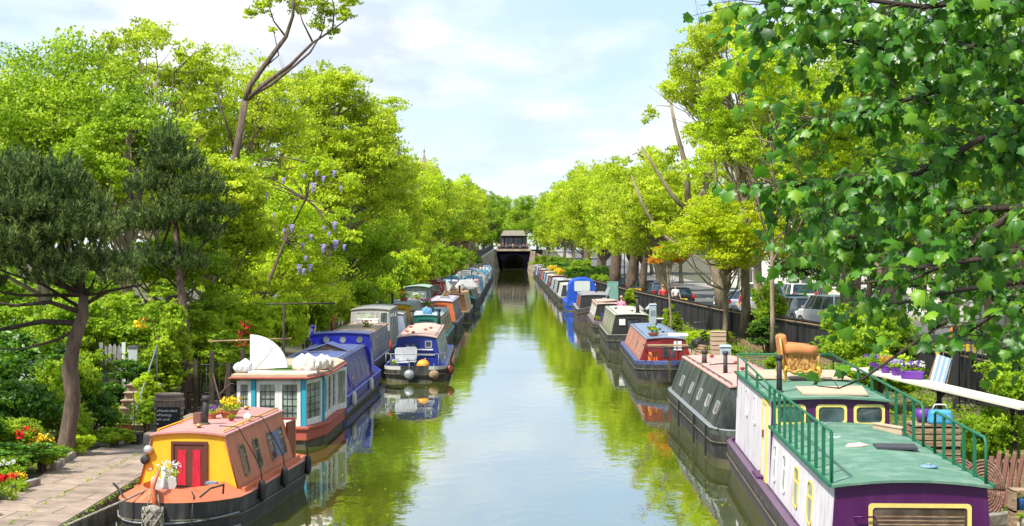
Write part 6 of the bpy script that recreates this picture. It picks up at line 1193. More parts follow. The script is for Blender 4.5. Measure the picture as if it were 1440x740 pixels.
g.build('tarpaulin_cover', T13, fix=False); g = G(); g.lathe([(.16, 0), (.16, .05), (.1, .06)], (0.0, .05, 1.75), m_wht, 14, axis='y'); g.build('bow_roundel', T13)
pal = [('peach pink', (.62, .36, .28)), ('chalk white', (.66, .66, .64)), ('bright turquoise', (.02, .36, .46)), ('orange red', (.58, .13, .06)), ('navy blue', (.04, .07, .24)), ('pale lilac', (.46, .42, .55)), ('dove grey', (.40, .41, .42)), ('sky blue', (.18, .36, .55)), ('rose pink', (.55, .28, .28)), ('cream', (.62, .55, .40)), ('maroon', (.20, .03, .04)), ('bottle green', (.03, .12, .06))]
def pc(n): return dict(pal)[n]
LFo = [(146, -4.25, 'peach pink', 'navy blue'), (159, -4.3, 'rose pink', 'chalk white'), (172, -4.3, 'chalk white', 'sky blue'), (185, -4.4, 'orange red', 'chalk white'), (198, -4.4, 'pale lilac', 'navy blue'), (211, -4.45, 'bright turquoise', 'cream'), (225, -4.5, 'peach pink', 'maroon'), (239, -4.5, 'sky blue', 'chalk white'), (254, -4.6, 'cream', 'orange red'), (269, -4.6, 'chalk white', 'bottle green'), (284, -4.7, 'rose pink', 'navy blue')]
LFi = [(140, -6.3, 'cream', 'bottle green'), (154, -6.3, 'chalk white', 'rose pink'), (168, -6.3, 'peach pink', 'dove grey'), (183, -6.3, 'bright turquoise', 'chalk white'), (199, -6.3, 'orange red', 'cream'), (216, -6.3, 'dove grey', 'maroon'), (234, -6.3, 'peach pink', 'sky blue'), (252, -6.3, 'chalk white', 'orange red')]
used = set()
for arr, gl, side in ((LFo, 'outer', ''), (LFi, 'inner', '')):
    for i, (d, x, a, b_) in enumerate(arr):
        simple('far %s roofed boat with %s sides in the %s left row' % (a, b_, gl), x, d, 12.2, tuple(q * .6 for q in pc(b_)), pc(b_), pc(a), pc(a), .0, h=.95 + .2 * (i % 3), nwin=3, group='small boats moored far along the left bank', extra=(('ch', .3, 4), ('h', -.1, 6, pc(pal[(i * 5 + 2) % 12][0])), ('v', .2, 8)) if i % 2 else (('h', .2, 3, pc(pal[(i * 7) % 12][0])), ('ch', -.3, 8), ('canvas', 1.0, 3.6, pc(pal[(i * 3 + 1) % 12][0]), 1.5)))
RF = [(147, 5.35, 'cream', 'chalk white', 'pale boat with white side just beyond the blue canopy'), (161, 5.3, 'dove grey', 'dove grey', 'grey boat with dark end, second beyond the blue canopy'), (175, 5.3, 'pale lilac', 'dove grey', 'lilac roofed grey boat, third beyond the blue canopy'), (189, 5.3, 'peach pink', 'maroon', 'pink roofed maroon boat, fourth beyond the blue canopy'), (203, 5.25, 'chalk white', 'dove grey', 'white roofed boat, fifth beyond the blue canopy'),
      (218, 5.25, 'cream', 'sky blue', 'sky blue boat with cream roof on the far right side'), (233, 5.2, 'orange red', 'orange red', 'orange red boat on the far right side'), (248, 5.2, 'dove grey', 'maroon', 'grey roofed maroon boat on the far right side'), (264, 5.15, 'rose pink', 'navy blue', 'rose roofed navy boat on the far right side'), (280, 5.1, 'dove grey', 'chalk white', 'grey roofed white boat on the far right side'), (297, 5.1, 'pale lilac', 'navy blue', 'lilac roofed navy boat last but one before the tunnel'), (314, 5.1, 'chalk white', 'dove grey', 'white roofed grey boat last before the tunnel')]
for i, (d, x, a, b_, lb) in enumerate(RF): simple(lb, x, d, 13, tuple(q * .4 for q in pc(b_)), tuple(q * .8 for q in pc(b_)), pc(a), (.04, .04, .05), 0, beam=2.4, h=1.0 + .15 * (i % 2), nwin=3, group='small boats moored far along the right bank', extra=(('ch', .2, 5), ('h', 0, 3, (.3, .3, .3))))
pot(None, (5.35, 192, 1.8), 'yellow flowers heaped on a far right boat roof', m_terra, 'yellow', .5, .2, 40, leaf='gold'); pot(None, (5.3, 222, 1.85), 'second heap of yellow flowers, on the sky blue boat roof', m_terra, 'yellow', .5, .2, 40, leaf='gold')
# roof clutter on the mid-distance boats
pot(m6[0], (-.35, 9.5, roofz(m6[1])), 'bushy plant pot on the cluttered pale blue roof', m_terra, 'pink', .25, .2, 14); logs(world(m7[0], (.1, 7.6, roofz(m7[1]))), 'small stack of cut logs on the lilac grey roof', 4, .2); bicycle(world(m7[0], (-.25, 10.8, roofz(m7[1]))), 'bicycle standing on the lilac grey roof', .4, m_red)
logs(world(m8[0], (-.2, 8.5, roofz(m8[1]))), 'cut logs stacked on the orange brown roof', 5); bags(world(m8[0], (.1, 10.8, roofz(m8[1]) - .03)), 'coal sacks on the orange brown roof', 3, m_gry, .3, 4); bags(world(m6[0], (.15, 2.0, roofz(m6[1]) - .03)), 'blue sheeting bundled on the cluttered pale blue roof', 3, cmat((.12, .3, .5)), .3, 9)
pot(B4, (.3, 4.8, 1.68), 'small flower pot on the tan roof of the wheelhouse boat', m_terra, 'red', .16, .15, 12)
for i, (T_, c_, y, cl_) in enumerate(((m9[0], m9[1], 6, 'yellow'), (m11[0], m11[1], 1.9, 'white'), (m12[0], m12[1], 9, 'pink'))): pot(T_, (0, y, roofz(c_)), ('flower pot on the yellow ended boat roof', 'flower pot before the pale green canopy', 'flower pot behind the maroon wheelhouse')[i], m_terra, cl_, .25, .2, 14)
# ------------------------------------------------------------ black fence on the right
FE = thing('black_fence', 'long black boarded fence between the right towpath and the road', 'fence', (0, 0, 0))
m_fb = P_('black_boards', (0.016, 0.016, 0.018), rough=.6, dirt=.5, dirtcol=(.06, .055, .05), scale=1.2)
ds = list(np.arange(24, 250, 2.4)); FP = [(float(fx(d)), float(d)) for d in ds]
for i in range(len(FP) - 1):
    (xa, ya), (xb, yb) = FP[i], FP[i + 1]
    g = G(); n = 12
    for k in range(n):
        t0, t1 = (k + .04) / n, (k + .96) / n; o = .012 * (k % 2); x0, y0, x1, y1 = xa + (xb - xa) * t0, ya + (yb - ya) * t0, xa + (xb - xa) * t1, ya + (yb - ya) * t1
        zt = 2.06 + rd.uniform(-.012, .012); g.add([(x0 - o, y0, .60), (x1 - o, y1, .60), (x1 - o, y1, zt), (x0 - o, y0, zt), (x0 - o + .03, y0, .60), (x1 - o + .03, y1, .60), (x1 - o + .03, y1, zt), (x0 - o + .03, y0, zt)], [(0, 1, 2, 3), (7, 6, 5, 4), (3, 2, 6, 7), (0, 4, 5, 1), (0, 3, 7, 4), (1, 5, 6, 2)], m_fb)
    g.bar((xa - .03, ya, 2.10), (xb - .03, yb, 2.10), .10, .05, m_gry if False else m_fb); g.build('panel', FE)
    if i % 1 == 0 and ya < 200: g = G(); g.box((xa - .06, ya, 1.35), (.1, .1, 1.62), m_fb); g.build('post', FE)
g = G()
for i in range(len(FP) - 1): g.bar((FP[i][0] - .09, FP[i][1], 2.0), (FP[i + 1][0] - .09, FP[i + 1][1], 2.0), .03, .05, m_wood)
g.build('top_rail', FE)
PK = thing('picket_edging', 'low pale wooden picket edging at the foot of the black fence', 'fence', (0, 0, 0)); g = G()
for i in range(150):
    d = 60 + i * .14; x = float(fx(d)) - .75; g.box((x, d, .72), (.03, .08, .44 + rd.uniform(-.03, .03)), m_wood)
g.build('picket', PK); g = G()
for d in range(60, 81, 3): g.bar((float(fx(d)) - .72, d, .8), (float(fx(d + 3)) - .72, d + 3, .8), .03, .05, m_wood)
g.build('rail', PK)
# ------------------------------------------------------------ cars
m_tyre = P_('tyre', (.015, .015, .015), rough=.8, dirt=.2); m_rim = P_('alloy', (.45, .46, .48), rough=.3, metal=.8); m_cg = glass('car_glass', (.015, .03, .045), .04); m_tail = cmat((.5, .01, .01), .2, 0); m_head = cmat((.75, .76, .78), .15, 0); m_plate = cmat((.80, .62, .03), .4, 0); m_plw = cmat((.8, .8, .78), .4, 0)
def car(label, x, d, z, rz, col, kind='hatch', rough=.25, cat='car', name='parked_car', metal=.3):
    T = thing(name, label, cat, (x, d, z), rz, None); m = P_('carpaint_%02d%02d%02d' % tuple(int(q * 99) for q in col), col, rough=rough, dirt=.05, bump=0, metal=metal)
    L, W, Hh = dict(hatch=(4.1, 1.72, 1.48), suv=(4.9, 1.95, 1.82), van=(5.0, 1.95, 2.0), saloon=(4.6, 1.8, 1.42))[kind]; hl = L / 2
    belt = Hh * .60; zb = .24
    # body: lofted cross sections, front at +y
    st = dict(hatch=[(-hl, .55, .80, .80), (-hl + .12, .30, .92, .94), (-hl + .5, .24, .95, 1), (-.8, .22, .93, 1), (.5, .22, .90, 1), (1.1, .22, .86, 1), (hl - .45, .24, .72, .96), (hl - .1, .3, .62, .86), (hl, .42, .55, .74)],
              suv=[(-hl, .6, 1.10, .86), (-hl + .1, .40, 1.16, .97), (-hl + .6, .36, 1.17, 1), (0, .34, 1.15, 1), (1.2, .34, 1.12, 1), (hl - .4, .36, 1.04, .98), (hl - .08, .42, .95, .9), (hl, .55, .85, .82)],
              van=[(-hl, .5, 1.10, .92), (-hl + .1, .35, 1.18, .98), (0, .32, 1.18, 1), (1.5, .32, 1.12, 1), (hl - .4, .34, .92, .97), (hl, .48, .70, .86)],
              saloon=[(-hl, .5, .84, .8), (-hl + .15, .3, .94, .93), (-hl + .7, .24, .95, 1), (0, .22, .90, 1), (1.2, .22, .84, 1), (hl - .4, .24, .70, .95), (hl, .42, .55, .76)])[kind]
    secs = []
    for y, z0, z1, w in st:
        w = w * W / 2; secs.append([(-w * .86, y, z0), (-w * .99, y, z0 + .12), (-w, y, (z0 + z1) / 2), (-w * .97, y, z1 - .10), (-w * .86, y, z1), (w * .86, y, z1), (w * .97, y, z1 - .10), (w, y, (z0 + z1) / 2), (w * .99, y, z0 + .12), (w * .86, y, z0)])
    g = G(); g.loft(secs, m, closed=True, smooth=False, caps=True); o = g.build('body', T, bevel=.03)
    bz = st[len(st) // 2][2] - .03; ya, yb, yc, yd = dict(hatch=(-hl + .22, -hl + .65, .55, 1.30), suv=(-hl + .12, -hl + .45, .7, 1.35), van=(-hl + .06, -hl + .25, 1.15, 1.9), saloon=(-hl + .85, -hl + 1.6, .4, 1.2))[kind]
    wl, wt = W / 2 * .93, W / 2 * .76
    g = G(); g.add([(-wl, ya, bz), (wl, ya, bz), (wl, yd, bz), (-wl, yd, bz), (-wt, yb, Hh - .05), (wt, yb, Hh - .05), (wt, yc, Hh - .05), (-wt, yc, Hh - .05)], [(0, 1, 5, 4)], m_cg); g.build('rear_window', T, fix=False)
    g = G(); g.add([(wl, yd, bz), (-wl, yd, bz), (-wt, yc, Hh - .05), (wt, yc, Hh - .05)], [(0, 1, 2, 3)], m_cg); g.build('windscreen', T, fix=False)
    for s_ in (-1, 1): g = G(); g.add([(s_ * wl, ya, bz), (s_ * wl, yd, bz), (s_ * wt, yc, Hh - .05), (s_ * wt, yb, Hh - .05)], [(0, 1, 2, 3)[::s_]], m_cg); g.build('side_window', T, fix=False)
    g = G(); g.loft([[(-wt * q, y, Hh - .07), (-wt * .9 * q, y, Hh - .01), (wt * .9 * q, y, Hh - .01), (wt * q, y, Hh - .07)] for y, q in ((yb - .05, .96), (yb + .1, 1.01), (yc - .1, 1.01), (yc + .04, .97))], m, closed=True, caps=True); g.build('roof', T)
    g = G()
    for s_ in (-1, 1):
        for (y0, y1) in ((ya, yb), (yd, yc)): g.bar((s_ * wl, y0, bz), (s_ * wt, y1, Hh - .04), .07, .05, m)
        for t in (.42, .72): yy, yt = ya + (yd - ya) * t, yb + (yc - yb) * t; g.bar((s_ * (wl + .004), yy, bz), (s_ * (wt + .004), yt, Hh - .05), .06, .04, m if kind == 'suv' else m_fend)
    g.build('pillar', T)
    for s_ in (-1, 1):
        for y in (-hl + .85, hl - .85):
            r = .33 if kind in ('hatch', 'saloon') else .38; g = G(); g.lathe([(r * .6, -.1), (r * .95, -.11), (r, -.06), (r, .06), (r * .95, .11), (r * .6, .1)], (s_ * (W / 2 - .10), y, r), m_tyre, 20, axis='x'); w_ = g.build('wheel', T)
            g = G(); g.lathe([(r * .62, -.02), (r * .62, .0), (r * .2, .03), (.02, .035)] if s_ > 0 else [(r * .62, .02), (r * .62, 0), (r * .2, -.03), (.02, -.035)], (s_ * (W / 2 + .0), y, r), m_rim, 14, False, 'x'); g.build('rim', w_)
        g = G(); g.box((s_ * W * .37, hl - .10, st[-1][2] - .02 if kind != 'van' else .78), (.36, .2, .16), m_head); g.build('headlight', T, bevel=.03)
        tz = st[0][2] - .02; g = G(); g.box((s_ * W * .40, -hl + .06, tz), (.22, .16, .34 if kind == 'suv' else .22), m_tail); g.build('tail_light', T, bevel=.03)
        g = G(); g.box((s_ * (W / 2 + .09), yd - .35, bz + .08), (.2, .1, .13), m); g.build('mirror', T, bevel=.03)
    g = G(); g.box((0, -hl - .015, .62), (.52, .02, .12), m_plate); g.build('rear_plate', T); g = G(); g.box((0, hl + .015, .46), (.52, .02, .12), m_plw); g.build('front_plate', T)
    g = G(); g.box((0, hl - .02, .62 if kind != 'suv' else .8), (W * .45, .06, .16), m_fend); g.build('grille', T)
    return T
def onroad(p, d, off=4.9): return float(fx(d)) + off
sl = -.08
car('silver white off road car with dark rear window, nearest behind the fence', px(1168, 84), 84, roadz(80) + .006, R(14), (.62, .64, .66), 'suv'); car('silver hatchback parked between the dark hatchback and the off road car', px(1124, 92), 92, roadz(80) + .006, R(10), (.40, .42, .46), 'hatch')
car('dark green hatchback squeezed behind the white van', px(1107, 99), 98.5, roadz(80) + .006, R(8), (.03, .07, .07), 'hatch'); car('white van facing the camera beside the dark hatchback', px(1080, 103), 105, roadz(80) + .006, R(188), (.66, .70, .74), 'van', cat='van', name='parked_van', metal=0)
car('white estate car further behind the white van', 19.5, 113, roadz(80) + .006, R(5), (.6, .6, .6), 'suv')
for a, b_, dd, col, kd, lb in ((952, 0, 118, (.02, .02, .025), 'saloon', 'black car parked right of the red topped person'), (925, 0, 132, (.04, .05, .09), 'hatch', 'dark blue car parked behind the golden maple'), (905, 0, 143, (.07, .08, .11), 'saloon', 'slate grey car parked third along behind the golden maple'), (884, 0, 158, (.012, .012, .015), 'hatch', 'black car parked between the brown trunks and the orange leaves'), (836, 0, 205, (.7, .7, .7), 'van', 'white van parked far down the right road'), (1030, 0, 108, (.40, .46, .52), 'hatch', 'pale blue grey car behind the overgrown fence shrub')):
    car(lb, px(a, dd), dd, roadz(dd) + .006, R(6), col, kd)
car('white car with blue tinted windows at the left edge beyond the ivy', -19.9, 62.5, roadz(60) + .006, R(64), (.62, .64, .66), 'hatch'); car('blue car parked behind the white one at the left edge', -18.9, 67.5, roadz(60) + .006, R(62), (.02, .12, .42), 'hatch')
for i, (dd, col, lb) in enumerate(((300, (.05, .20, .24), 'teal car on the ramp left of the tunnel, nearest'), (312, (.30, .38, .42), 'pale blue car second on the ramp left of the tunnel'), (324, (.06, .26, .30), 'turquoise car third on the ramp left of the tunnel'), (337, (.02, .03, .05), 'black car fourth on the ramp left of the tunnel'))):
    car(lb, -9.9, dd, roadz(dd) + .05, R(-3), col, 'hatch')
strip('road', m_asph, lambda d: float(lwall(d)) - 3.2, lambda d: float(lwall(d)) + 1.8, 0.03, y0=265)
# ------------------------------------------------------------ houses
m_st = P_('white_stucco', (.72, .70, .64), rough=.85, dirt=.3, dirtcol=(.4, .37, .3), scale=.5); m_stp = P_('peach_stucco', (.66, .48, .36), rough=.85, dirt=.3, scale=.5); m_slate = bricky('slates', (.07, .075, .09), (.10, .10, .12), (.03, .03, .03), 3, .5, .3, .01); m_brk = bricky('red_brick', (.30, .10, .06), (.24, .085, .05), (.3, .26, .2), 4, .5, .2, .03, rot=(R(90), 0, 0))
def villa(label, x, d, w, l, h, m, sgn, floors=3):
    T = thing('villa', label, 'house', (x, d, .85)); g = G(); g.box((0, 0, h / 2), (w, l, h), m); g.build('wall', T)
    g = G(); g.box((0, 0, h + .15), (w + .6, l + .6, .3), m); g.box((0, 0, h * .34), (w + .16, l + .16, .16), m); g.build('cornice', T)
    g = G(); g.add([(-w / 2, -l / 2, h + .3), (w / 2, -l / 2, h + .3), (w / 2, l / 2, h + .3), (-w / 2, l / 2, h + .3), (0, -l / 4, h + 2.2), (0, l / 4, h + 2.2)], [(0, 1, 4), (1, 2, 5, 4), (2, 3, 5), (3, 0, 4, 5)], m_slate); rf = g.build('roof', T)
    for y in (-l / 3, l / 3): g = G(); g.box((0, y, h + 2.2), (.8, 1.2, 1.8), m); g.build('chimney', rf)
    s_ = -sgn
    for f in range(floors):
        z = h * (f + .55) / floors
        for k in range(4):
            y = -l / 2 + l * (k + .5) / 4
            if f == 0 and k == 1: continue
            g = G(); g.ring([(-.65, -.95), (.65, -.95), (.65, .95), (-.65, .95)], [(-.5, -.8), (.5, -.8), (.5, .8), (-.5, .8)], (s_ * w / 2, y, z), (0, s_, 0), (0, 0, 1), -.05, .1, m_wht); f_ = g.build('window', T)
            g = G(); g.plate([(-.5, -.8), (.5, -.8), (.5, .8), (-.5, .8)], (s_ * w / 2, y, z), (0, s_, 0), (0, 0, 1), -.02, .02, m_g); g.build('pane', f_)
        for k in range(3):
            xx = -w / 2 + w * (k + .5) / 3; g = G(); g.ring([(-.65, -.95), (.65, -.95), (.65, .95), (-.65, .95)], [(-.5, -.8), (.5, -.8), (.5, .8), (-.5, .8)], (xx, -l / 2, z), (1, 0, 0), (0, 0, 1), -.05, .1, m_wht); f_ = g.build('window', T)
            g = G(); g.plate([(-.5, -.8), (.5, -.8), (.5, .8), (-.5, .8)], (xx, -l / 2, z), (1, 0, 0), (0, 0, 1), -.02, .02, m_g); g.build('pane', f_)
    y = -l / 2 + l * 1.5 / 4; g = G(); g.plate([(-.6, 0), (.6, 0), (.6, 2.4), (-.6, 2.4)], (s_ * w / 2, y, .3), (0, s_, 0), (0, 0, 1), 0, .06, cmat((.03, .04, .06))); g.build('door', T)
    g = G()
    for dy_ in (-1, 1): g.lathe([(.22, 0), (.2, .2), (.17, 2.8), (.24, 3.0)], (s_ * (w / 2 + 1.2), y + dy_, .0), m, 12)
    g.box((s_ * (w / 2 + .7), y, 3.15), (1.8, 2.8, .35), m); g.build('porch', T)
    return T
villa('white stucco villa glimpsed through the maple leaves at the right', 31, 74, 10, 13, 10, m_st, 1); villa('peach stucco villa behind the nearest maple boughs', 24.5, 52, 8, 11, 10, m_stp, 1); villa('cream villa across the road behind the golden maple', 31.5, 100, 10, 13, 10, m_st, 1); villa('white villa further up the right road', 30.5, 128, 10, 14, 10.5, m_st, 1); villa('pale villa far up the right road', 29, 165, 10, 14, 10.5, m_st, 1); villa('pale villa behind the trees on the left road', -36, 95, 10, 14, 10, m_st, -1)
Gh = thing('gothic_house', 'grey stone gabled house with spires and red chimneys above the left trees', 'house', (-16.3, 262, 1)); g = G(); g.box((0, 0, 7), (11, 12, 14), m_sand); g.build('wall', Gh)
for x0, w, zt, tip in ((-1.7, 2.4, 14.5, 20.8), (2.3, 3.4, 13.0, 19.3)):
    g = G(); g.add([(x0 - w / 2, -6.1, 13), (x0 + w / 2, -6.1, 13), (x0 + w / 2, -2, 13), (x0 - w / 2, -2, 13), (x0 - w * .42, -6.1, zt), (x0 + w * .42, -6.1, zt), (x0, -5.5, tip), (x0, -3, tip - .3), (x0 + w * .42, -2, zt), (x0 - w * .42, -2, zt)], [(0, 1, 5, 4), (4, 5, 6), (5, 8, 7, 6), (9, 4, 6, 7), (1, 2, 8, 5), (3, 0, 4, 9), (8, 9, 7)], m_slate if x0 < 0 else m_sand); r_ = g.build('gable', Gh)
    g = G(); g.lathe([(.1, 0), (.16, .3), (.05, .5), (.02, 1.1)], (x0, -5.5, tip - .1), m_sand, 8); g.build('finial', r_)
    g = G(); g.plate(rrect(.5, 1.1, .2), (x0, -6.1, zt + .4), (1, 0, 0), (0, 0, 1), 0, .06, m_g); g.build('window', r_)
g = G(); g.add([(-5.6, -5.9, 14), (5.6, -5.9, 14), (5.6, 5.9, 14), (-5.6, 5.9, 14), (-4.5, 0, 17.4), (4.2, 0, 17.4)], [(0, 1, 5, 4), (1, 2, 5), (2, 3, 4, 5), (3, 0, 4)], m_slate); rf = g.build('roof', Gh)
for x in (-4.6, -3.9, -3.1): g = G(); g.box((x, -5, 16.2), (.55, .7, 3.2), m_brk); g.lathe([(.16, 0), (.13, .6)], (x, -5, 17.8), m_terra, 8); g.build('chimney', rf)
g = G(); g.box((6.5, 0, 6.3), (5.5, 9, 12.6), m_brk); g.build('side_wing', Gh)
for i, (d, l) in enumerate(((60, 24), (86, 22), (110, 24), (136, 26), (165, 30))):
    T = thing('garden_wall', ('brick garden wall at the back of the right pavement, nearest', 'low rendered garden wall second along the right pavement', 'low rendered garden wall third along the right pavement', 'low rendered garden wall fourth along the right pavement', 'low rendered garden wall farthest along the right pavement')[i], 'wall', (float(fx(d + l / 2)) + 16, d + l / 2 - 1, roadz(d))); m = m_brk if i == 0 else m_st
    a = math.atan2(float(fx(d + l)) - float(fx(d)), l); T.rotation_euler.z = -a; g = G(); g.box((0, 0, .6), (.3, l, 1.2), m); g.build('wall_face', T); g = G(); g.box((0, 0, 1.25), (.4, l, .1), m_st); g.build('coping', T)
    for y in (-l / 2 + .5, l / 2 - .5, 0): g = G(); g.box((-.02, y, 1.1), (.6, .6, 2.2), m_st); g.box((-.02, y, 2.27), (.8, .8, .14), m_st); g.build('gate_pier', T, bevel=.02)
T = thing('garden_wall', 'low stone garden wall beyond the cars at the left edge', 'wall', (-27.6, 66, .85), -R(8)); g = G(); g.box((0, 0, .7), (.3, 34, 1.4), m_st); g.build('wall_face', T)
for y in range(-16, 17, 8): g = G(); g.box((0, y, 1.1), (.7, .7, 2.3), m_st); g.build('gate_pier', T)
# ------------------------------------------------------------ left garden things
m_grw = twotone('grey_timber', (.20, .19, .18), (.36, .34, .33), 5, stretch=(6, 6, .6)); m_step = twotone('step_stone', (.22, .15, .11), (.40, .29, .22), 3)
T = thing('garden_gate', 'grey weathered picket gate half hidden in the climbers', 'gate', at(158, 540, 44.5), R(10)); g = G()
for i in range(4): x = -.18 + i * .12; g.plate([(x - .05, 0), (x + .05, 0), (x + .05, .98 + .05 * math.sin(i)), (x, 1.06 + .05 * math.sin(i)), (x - .05, .98 + .05 * math.sin(i))], (0, 0, 0), (1, 0, 0), (0, 0, 1), -.012, .012, m_grw)
g.build('picket', T); g = G(); g.box((0, .03, .25), (.46, .03, .08), m_grw); g.box((0, .03, .8), (.46, .03, .08), m_grw); g.build('crossbar', T)
for x in (-.3, .3): g = G(); g.box((x, 0, .5), (.1, .1, 1.25), m_wht if x > 0 else m_grw); g.build('gate_post', T)
g = G(); g.plate([(.36, .4), (.5, .45), (.48, .6), (.56, .9), (.40, .95)], (0, 0, 0), (1, 0, 0), (0, 0, 1), -.02, .02, m_wht); g.build('white_board', T)
T = thing('wall_lantern', 'pale lantern box in the dark ivy above the steps', 'lantern', at(188, 498, 44)); g = G(); g.box((0, 0, 0), (.24, .2, .36), P_('lantern_pane', (.45, .48, .48), rough=.3)); g.build('lamp_glass', T); g = G(); g.box((0, 0, .21), (.30, .26, .06), m_iron, taper=.5); g.build('lamp_cap', T); g = G(); g.box((0, 0, -.2), (.28, .24, .04), m_iron); g.build('lamp_base', T)
T = thing('garden_steps', 'worn stone garden steps climbing between the shrubs', 'steps', (px(184, 40.5), 40.5, .5))
for i in range(6): g = G(); g.box((0, i * .30, .09 + i * .17), (.8, .34, .17), m_step); g.box((0, i * .30 - .05, .185 + i * .17), (.84, .42, .035), m_step); g.build('step', T, bevel=.012)
T = thing('handrail', 'thin dark metal handrail beside the garden steps', 'handrail', (px(197, 40.5), 40.5, .5)); g = G(); g.tube([(0, 0, 0), (0, 0, .8), (0, .1, .9), (0, 1.9, 2.0), (0, 1.9, 1.1)], .02, m_steel, 6); g.build('rail', T)
m_brl = twotone('barrel_oak', (.10, .07, .05), (.30, .22, .16), 4, stretch=(9, 9, .7))
T = thing('oak_barrel', 'old oak barrel standing on another behind the blackboard', 'barrel', (px(238, 38.6), 38.6, .5)); T.scale = (.86, .86, .9)
for k in (0, 1):
    g = G(); z = k * .62; g.lathe([(.36, z), (.40, z + .18), (.41, z + .31), (.40, z + .44), (.36, z + .60), (.33, z + .60), (.32, z + .56), (.01, z + .56)], (0, 0, 0), m_brl, 22); bb = g.build('stave_body', T)
    for zz, r_ in ((.06, .38), (.2, .408), (.42, .408), (.55, .38)): g = G(); g.lathe([(r_, z + zz), (r_ + .01, z + zz), (r_ + .01, z + zz + .05), (r_, z + zz + .05)], (0, 0, 0), P_('hoop_iron', (.28, .2, .15), rough=.7), 22); g.build('hoop', bb)
T = thing('blackboard_sign', 'small black notice board with white chalk lettering on the barrel', 'sign', (px(236, 38), 38.08, .82), R(-4)); g = G(); g.box((0, 0, .28), (.56, .03, .46), P_('slate_board', (.015, .016, .016), rough=.7)); bd = g.build('board', T)
def text(s, loc, size, m, parent, rz=0, name='lettering', ext=.002):
    cu_ = bpy.data.curves.new(name, 'FONT'); cu_.body = s; cu_.size = size; cu_.extrude = ext; cu_.align_x = 'LEFT'; o = bpy.data.objects.new(name, cu_); COL.objects.link(o); o.parent = parent; o.location = loc; o.rotation_euler = (R(90), 0, rz); cu_.materials.append(m)
    me = bpy.data.meshes.new_from_object(o.evaluated_get(bpy.context.evaluated_depsgraph_get())); q = bpy.data.objects.new(name, me); COL.objects.link(q); q.parent = parent; q.location = loc; q.rotation_euler = o.rotation_euler; bpy.data.objects.remove(o); return q
for i, s in enumerate(('Handcrafted', 'Paintings', '& cards')): text(s, (-.22, -.02, .40 - i * .10), .085, m_wht, T)
g = G()
for i in range(4): g.box((-.25, -.02, .42 - i * .1), (.03, .008, .03), m_wht)
g.build('bullet_marks', T)
m_redp = cmat((.5, .07, .03), .6); pot(None, (px(172, 38.2), 38.2, .5), 'round red pot beside the steps', m_redp, None, .2, .38); 
T = thing('plant_tub', 'black square tub holding a thin sapling on the path edge', 'plant tub', (px(188, 37.5), 37.5, .5)); g = G(); g.box((0, 0, .15), (.34, .34, .30), P_('black_tub', (.02, .02, .02), rough=.6), taper=1.12); g.build('tub', T, bevel=.015); g = G(); g.tube([(0, 0, .25), (.02, 0, .8), (-.01, 0, 1.25)], .012, m_wood, 5); g.build('cane', T); foliage('leaves', [(0, 0, .9), (.05, 0, .7)], [.16, .12], 120, .07, ML['mid'], T)
T = thing('bistro_chair', 'thin dark metal bistro chair at the foot of the steps', 'chair', (px(180, 39.2), 39.2, .5), R(-20)); g = G(); g.lathe([(.17, .44), (.17, .455)], (0, 0, 0), m_steel, 14); g.build('seat', T); g = G(); g.tube([(-.16, .14, .44), (-.14, .18, .72), (0, .2, .80), (.14, .18, .72), (.16, .14, .44)], .012, m_steel, 5); g.build('backrest', T)
for a in (45, 135, 225, 315): g = G(); g.tube([(.14 * math.cos(R(a)), .14 * math.sin(R(a)), .44), (.2 * math.cos(R(a)), .2 * math.sin(R(a)), 0)], .01, m_steel, 5); g.build('leg', T)
T = thing('iron_garden_arch', 'dark wooden posts and iron bars of an arbour left of the houseboat', 'arbour', (px(298, 44.5), 44.5, .5))
for x, h in ((-.75, 1.5), (-.45, 1.5), (.0, 1.75), (.45, 1.4), (.85, 1.8)): g = G(); g.box((x, 0, h / 2), (.12, .12, h), BK['dark']); g.build('post', T)
for i in range(9): g = G(); g.tube([(-.7 + i * .18, .05, .1), (-.7 + i * .18, .05, 1.35)], .012, m_iron, 5); g.build('bar', T)
g = G(); g.tube([(-.8, .05, 1.36), (.9, .05, 1.36)], .02, m_iron, 5); g.tube([(-.8, .05, .6), (.9, .05, .6)], .015, m_iron, 5); g.tube([(-.1, 0, 2.0), (2.1, .5, 2.05)], .025, m_wood, 5); g.tube([(1.4, .4, 3.0), (3.3, .6, 3.02)], .025, BK['dark'], 5); g.tube([(1.9, .4, .3), (1.9, .4, 3.0)], .03, BK['dark'], 5); g.build('crossbar', T)
for i, (a, b_, d, r_) in enumerate(((12, 735, 26.4, .10), (135, 722, 27.5, .07))): pass
# ------------------------------------------------------------ right garden things
m_plank = P_('whitewashed_plank', (.62, .58, .46), rough=.7, dirt=.35, dirtcol=(.35, .30, .2), scale=1.4)
T = thing('plank_counter', 'long whitewashed plank shelf on timber props beside the purple boat', 'shelf', (0, 0, 0)); a, b_ = at(1212, 517, 37), at(1452, 572, 30.2)
g = G(); dd_ = (b_ - a).normalized(); s_ = Vector((dd_.y, -dd_.x, 0)).normalized() * .27; g.add([a - s_, a + s_, b_ + s_, b_ - s_] + [q - Vector((0, 0, .06)) for q in (a - s_, a + s_, b_ + s_, b_ - s_)], [(3, 2, 1, 0), (4, 5, 6, 7), (0, 1, 5, 4), (1, 2, 6, 5), (2, 3, 7, 6), (3, 0, 4, 7)], m_plank); g.build('plank', T, bevel=.01)
for t in (.12, .5, .9): p = a.lerp(b_, t); g = G(); g.bar(p + Vector((0, 0, -.06)), (p.x + .1, p.y, .5), .08, .08, BK['dark']); g.build('prop', T)
g = G(); p = a.lerp(b_, .52); g.bar(p + Vector((.1, 0, -.05)), p + Vector((-.25, .3, -.7)), .05, .05, m_fb); g.build('brace', T)
